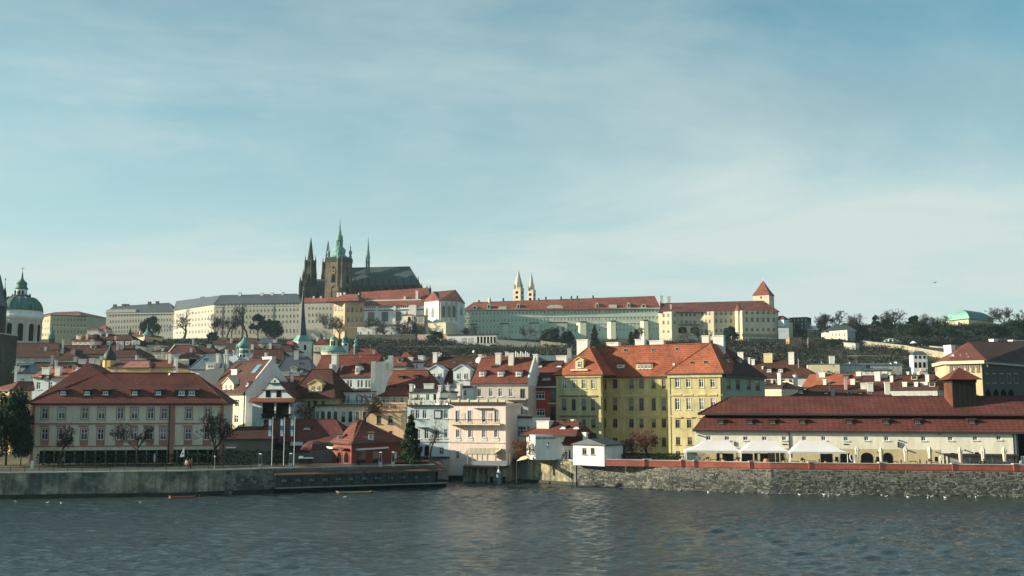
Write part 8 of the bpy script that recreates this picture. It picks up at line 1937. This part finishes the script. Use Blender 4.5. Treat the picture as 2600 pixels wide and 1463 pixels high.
# ================================================================ people and gulls
def person(px, py, Y, label, top, legs, h=1.72, yaw=0.0, pose='stand', hair=(.03, .02, .015), skin=True, zf=None):
    p_ = U(px, py, Y); p_.z = GZ + .02 if zf is None else zf
    root = tag(E('person', p_, yaw), label, 'person'); k = h / 1.75
    J = {'pel': (0, 0, .95), 'che': (0, -.02, 1.22), 'nek': (0, -.01, 1.47), 'hd': (0, -.03, 1.60), 'top': (0, -.02, 1.74), 'sl': (-.18, 0, 1.42), 'el': (-.27, -.02, 1.14), 'wl': (-.27, -.12, .90), 'hl': (-.26, -.15, .80), 'sr': (.18, 0, 1.42), 'er': (.27, -.02, 1.14), 'wr': (.25, -.14, .92), 'hr': (.24, -.18, .83),
         'pl': (-.10, 0, .90), 'kl': (-.12, -.04, .50), 'al': (-.13, 0, .09), 'tl': (-.15, -.16, .04), 'pr': (.10, 0, .90), 'kr': (.12, .0, .50), 'ar': (.13, .06, .09), 'tr': (.15, -.10, .04)}
    if pose == 'sit':
        d = -.42
        for n_ in list(J):
            x, y, z = J[n_]
            if n_ not in ('kl', 'al', 'tl', 'kr', 'ar', 'tr'): J[n_] = (x, y, z + d)
        for s_, x in (('l', -.13), ('r', .13)): J['k' + s_] = (x, -.45, .52); J['a' + s_] = (x, -.42, .09); J['t' + s_] = (x, -.60, .04); J['w' + s_] = (x * 1.6, -.30, .62); J['h' + s_] = (x * 1.4, -.40, .58); J['e' + s_] = (x * 2.1, -.06, .72)
    if pose == 'lean': 
        for n_ in ('che', 'nek', 'hd', 'top', 'sl', 'sr'): x, y, z = J[n_]; J[n_] = (x, y - .25 * (z - .9), z - .04)
        J['wl'] = (-.22, -.42, 1.0); J['hl'] = (-.2, -.5, .98); J['wr'] = (.22, -.42, 1.0); J['hr'] = (.2, -.5, .98)
    R2 = {'pel': .15, 'che': .165, 'nek': .062, 'hd': .105, 'top': .075, 'sl': .075, 'el': .05, 'wl': .036, 'hl': .04, 'sr': .075, 'er': .05, 'wr': .036, 'hr': .04, 'pl': .095, 'kl': .062, 'al': .048, 'tl': .04, 'pr': .095, 'kr': .062, 'ar': .048, 'tr': .04}
    ed = [('pel', 'che'), ('che', 'nek'), ('nek', 'hd'), ('hd', 'top'), ('che', 'sl'), ('sl', 'el'), ('el', 'wl'), ('wl', 'hl'), ('che', 'sr'), ('sr', 'er'), ('er', 'wr'), ('wr', 'hr'), ('pel', 'pl'), ('pl', 'kl'), ('kl', 'al'), ('al', 'tl'), ('pel', 'pr'), ('pr', 'kr'), ('kr', 'ar'), ('ar', 'tr')]
    nm = list(J); me = bpy.data.meshes.new('body'); me.from_pydata([Vector(J[n_]) * k for n_ in nm], [(nm.index(a), nm.index(c)) for a, c in ed], [])
    o = obj('body', me, root); sk = o.modifiers.new('skin', 'SKIN'); 
    if not me.skin_vertices: bpy.context.view_layer.update()
    for i_, n_ in enumerate(nm): sv_ = me.skin_vertices[0].data[i_]; sv_.radius = (R2[n_] * k, R2[n_] * k * (.75 if n_ in ('pel', 'che') else 1)); sv_.use_root = (n_ == 'pel')
    o.modifiers.new('sub', 'SUBSURF').levels = 1; o.modifiers[-1].render_levels = 1
    dg = bpy.context.evaluated_depsgraph_get(); m2 = bpy.data.meshes.new_from_object(o.evaluated_get(dg)); o.modifiers.clear(); o.data = m2
    m2.materials.clear()
    for m_ in (top, legs, M_skin, mat('shoe', (.02, .02, .02))): m2.materials.append(m_)
    hz_ = J['pel'][2] * k; nk = J['nek'][2] * k; sh = J['hl'][2] * k
    for f in m2.polygons:
        c = f.center; mi = 0
        if c.z > nk + .02: mi = 2
        elif c.z < .10 * k: mi = 3
        elif c.z < hz_ - .02 and abs(c.x) < .20 * k: mi = 1
        for hn in ('hl', 'hr'):
            if (c - Vector(J[hn]) * k).length < .085: mi = 2
        f.material_index = mi; f.use_smooth = True
    hd = Vector(J['hd']) * k; mb = MB(); r = .112 * k
    mb.lathe(hd.x, hd.y + .015, [(r * 1.0, hd.z - .02), (r * 1.06, hd.z + .05), (r * .9, hd.z + .11), (r * .5, hd.z + .155), (.01, hd.z + .17)], 10); mb.build('hair', [mat('hair', hair, rough=.7)], root, smooth=True)
    mb = MB(); mb.extr([(hd.x - .012, hd.y - .10, hd.z - .02), (hd.x + .012, hd.y - .10, hd.z - .02), (hd.x, hd.y - .10, hd.z + .03)], (0, -.03, 0)); mb.build('nose', [M_skin], root)
    return root
cm = lambda n_, c: mat('cloth_' + n_, c, rough=.9, var=.1)
person(481, 1192, 152.5, 'person in a bright red jacket standing at the quay edge near the white sail flag', cm('red', (.42, .05, .04)), cm('black', (.02, .02, .025)), yaw=.4)
person(473, 1191, 153.2, 'person in a pale coat standing left of the red jacket', cm('pale', (.40, .42, .38)), cm('grey', (.10, .11, .12)), yaw=-.5)
person(486, 1188, 155.5, 'person in dark clothes half hidden behind the red jacket', cm('dark', (.03, .03, .04)), cm('black', (.02, .02, .025)), yaw=2.4)
person(1437, 1164.5, 172.5, 'dark clothed person standing on the quay between the two white houses', cm('black', (.02, .02, .025)), cm('black', (.02, .02, .025)), yaw=.8, zf=4.2)
person(1431, 1164.5, 172.8, 'dark clothed person sitting low at the corner of the museum house', cm('navy', (.025, .03, .05)), cm('black', (.02, .02, .025)), yaw=-.6, pose='sit', zf=4.2)
person(1733, 1176, parY(1733) + .75, 'person in white leaning over the brick parapet left of the tents', cm('white', (.70, .70, .68)), cm('pale', (.40, .42, .38)), yaw=.5, pose='lean')
person(1727, 1175, parY(1727) + 1.6, 'person in dark red sitting left of the person in white', cm('wine', (.14, .03, .03)), cm('black', (.02, .02, .025)), yaw=.2, pose='sit')
person(2498, 1178, parY(2498) + 1.2, 'dark clothed person under a closed parasol near the right end of the terrace', cm('dark', (.03, .03, .04)), cm('black', (.02, .02, .025)), yaw=-.3)
person(2593, 1178, parY(2593) + 2.5, 'person in white top at the far right end of the terrace', cm('white', (.70, .70, .68)), cm('black', (.02, .02, .025)), yaw=.2)
person(160, 1178, 160, 'small dim person near the hedge before the left end of the beige house', cm('grey', (.10, .11, .12)), cm('black', (.02, .02, .025)), yaw=.2)
# gulls on the water
gm = None
for i, (px, py) in enumerate(((1725, 1247), (1798, 1251), (1870, 1253), (1947, 1255), (2092, 1258), (2104, 1261), (2128, 1260), (2305, 1264), (2356, 1266), (2366, 1263), (2400, 1265), (2478, 1264), (2250, 1262), (2030, 1258), (40, 1276), (120, 1278), (155, 1280), (357, 1278), (875, 1264))):
    p_ = G(px, py)
    if gm is None:
        o = gm = E('gull', p_); mb = MB(); prof = [(-.24, .02, .10), (-.18, .07, .10), (-.05, .11, .10), (.08, .10, .11), (.16, .05, .14), (.20, .02, .16)]
        vs_ = []; n = 8
        for x, r_, z in prof:
            for j in range(n): a = 2 * pi * j / n; vs_.append((x, r_ * cos(a), z + r_ * .8 * sin(a)))
        fs_ = [(q * n + j, q * n + (j + 1) % n, (q + 1) * n + (j + 1) % n, (q + 1) * n + j) for q in range(len(prof) - 1) for j in range(n)]
        mb.idx(vs_, fs_); mb.lathe(.20, 0, [(.02, .16), (.055, .20), (.06, .24), (.03, .29)], 8); mb.build('body', [M_white2], o, smooth=True)
        mb = MB(); mb.extr([(.25, -.012, .235), (.25, .012, .235), (.33, 0, .225)], (0, 0, .02)); mb.build('beak', [mat('beak', (.5, .25, .05))], o)
        for s_ in (-1, 1): mb = MB(); mb.extr([(.08, s_ * .10, .15), (-.10, s_ * .11, .17), (-.34, s_ * .03, .15), (-.1, s_ * .09, .10)], (0, s_ * .02, 0)); mb.build('wing', [mat('wing_grey', (.40, .42, .44))], o)
    else:
        o = gm.copy(); COL.objects.link(o); o.location = p_
        for c in gm.children: d = c.copy(); COL.objects.link(d); d.parent = o
    o.rotation_euler.z = i * 2.1; o.scale = (.95,) * 3
    tag(o, 'white gull floating at the foot of the right stone quay' if px > 1500 else ('white gull floating below the left quay wall' if px < 400 else 'single white gull floating before the glazed pavilion'), 'gull', None if px == 875 else ('gulls below the right quay' if px > 1500 else 'gulls below the left quay'))
p_ = U(2374, 718, 220); bd = tag(E('flying_bird', p_, .6), 'small dark bird flying in the sky above the right hill', 'bird'); mb = MB()
vs_ = []; n = 8; prof = [(-.3, .01), (-.2, .06), (0, .10), (.15, .08), (.25, .05), (.32, .01)]
for x, r_ in prof:
    for j in range(n): a = 2 * pi * j / n; vs_.append((x, r_ * cos(a), r_ * sin(a)))
mb.idx(vs_, [(q * n + j, q * n + (j + 1) % n, (q + 1) * n + (j + 1) % n, (q + 1) * n + j) for q in range(len(prof) - 1) for j in range(n)]); mb.build('body', [M_dark], bd)
for s_ in (-1, 1): mb = MB(); mb.extr([(.14, s_ * .06, .03), (.05, s_ * .4, .22), (-.12, s_ * .75, .10), (-.16, s_ * .4, .20), (-.12, s_ * .06, .03)], (0, 0, .02)); mb.build('wing', [M_dark], bd)
mb = MB(); mb.extr([(-.26, -.03, 0), (-.26, .03, 0), (-.45, .09, .01), (-.45, -.09, .01)], (0, 0, .015)); mb.build('tail', [M_dark], bd)

wood('slope_wood', 880, 1150, 655, 765, 4.5, 1500, 12, [M_woodd, M_brush, M_twig])
wood('slope_wood', 1380, 1700, 600, 740, 3.5, 1000, 13, [M_woodd, M_brush, M_twig])
wood('slope_wood', 300, 760, 640, 790, 4.0, 1600, 14, [M_woodd, M_brush, M_twig])
wood('slope_wood', 1800, 2010, 640, 760, 4.0, 900, 15, [M_woodd, M_brush, M_twig])
# thin winter haze between the bridge and the hill
HM = bpy.data.materials.new('haze_air'); HM.use_nodes = True; _t = HM.node_tree; _t.nodes.clear()
_v = _t.nodes.new('ShaderNodeVolumePrincipled'); _v.inputs['Color'].default_value = (.62, .86, .95, 1); _v.inputs['Density'].default_value = 0.00006; _v.inputs['Anisotropy'].default_value = 0.2
_o = _t.nodes.new('ShaderNodeOutputMaterial'); _t.links.new(_v.outputs[0], _o.inputs['Volume'])
m = MB(); m.box(-3050, 3050, -420, 9100, -2.6, 200); tag(m.build('haze', [HM]), kind='stuff')
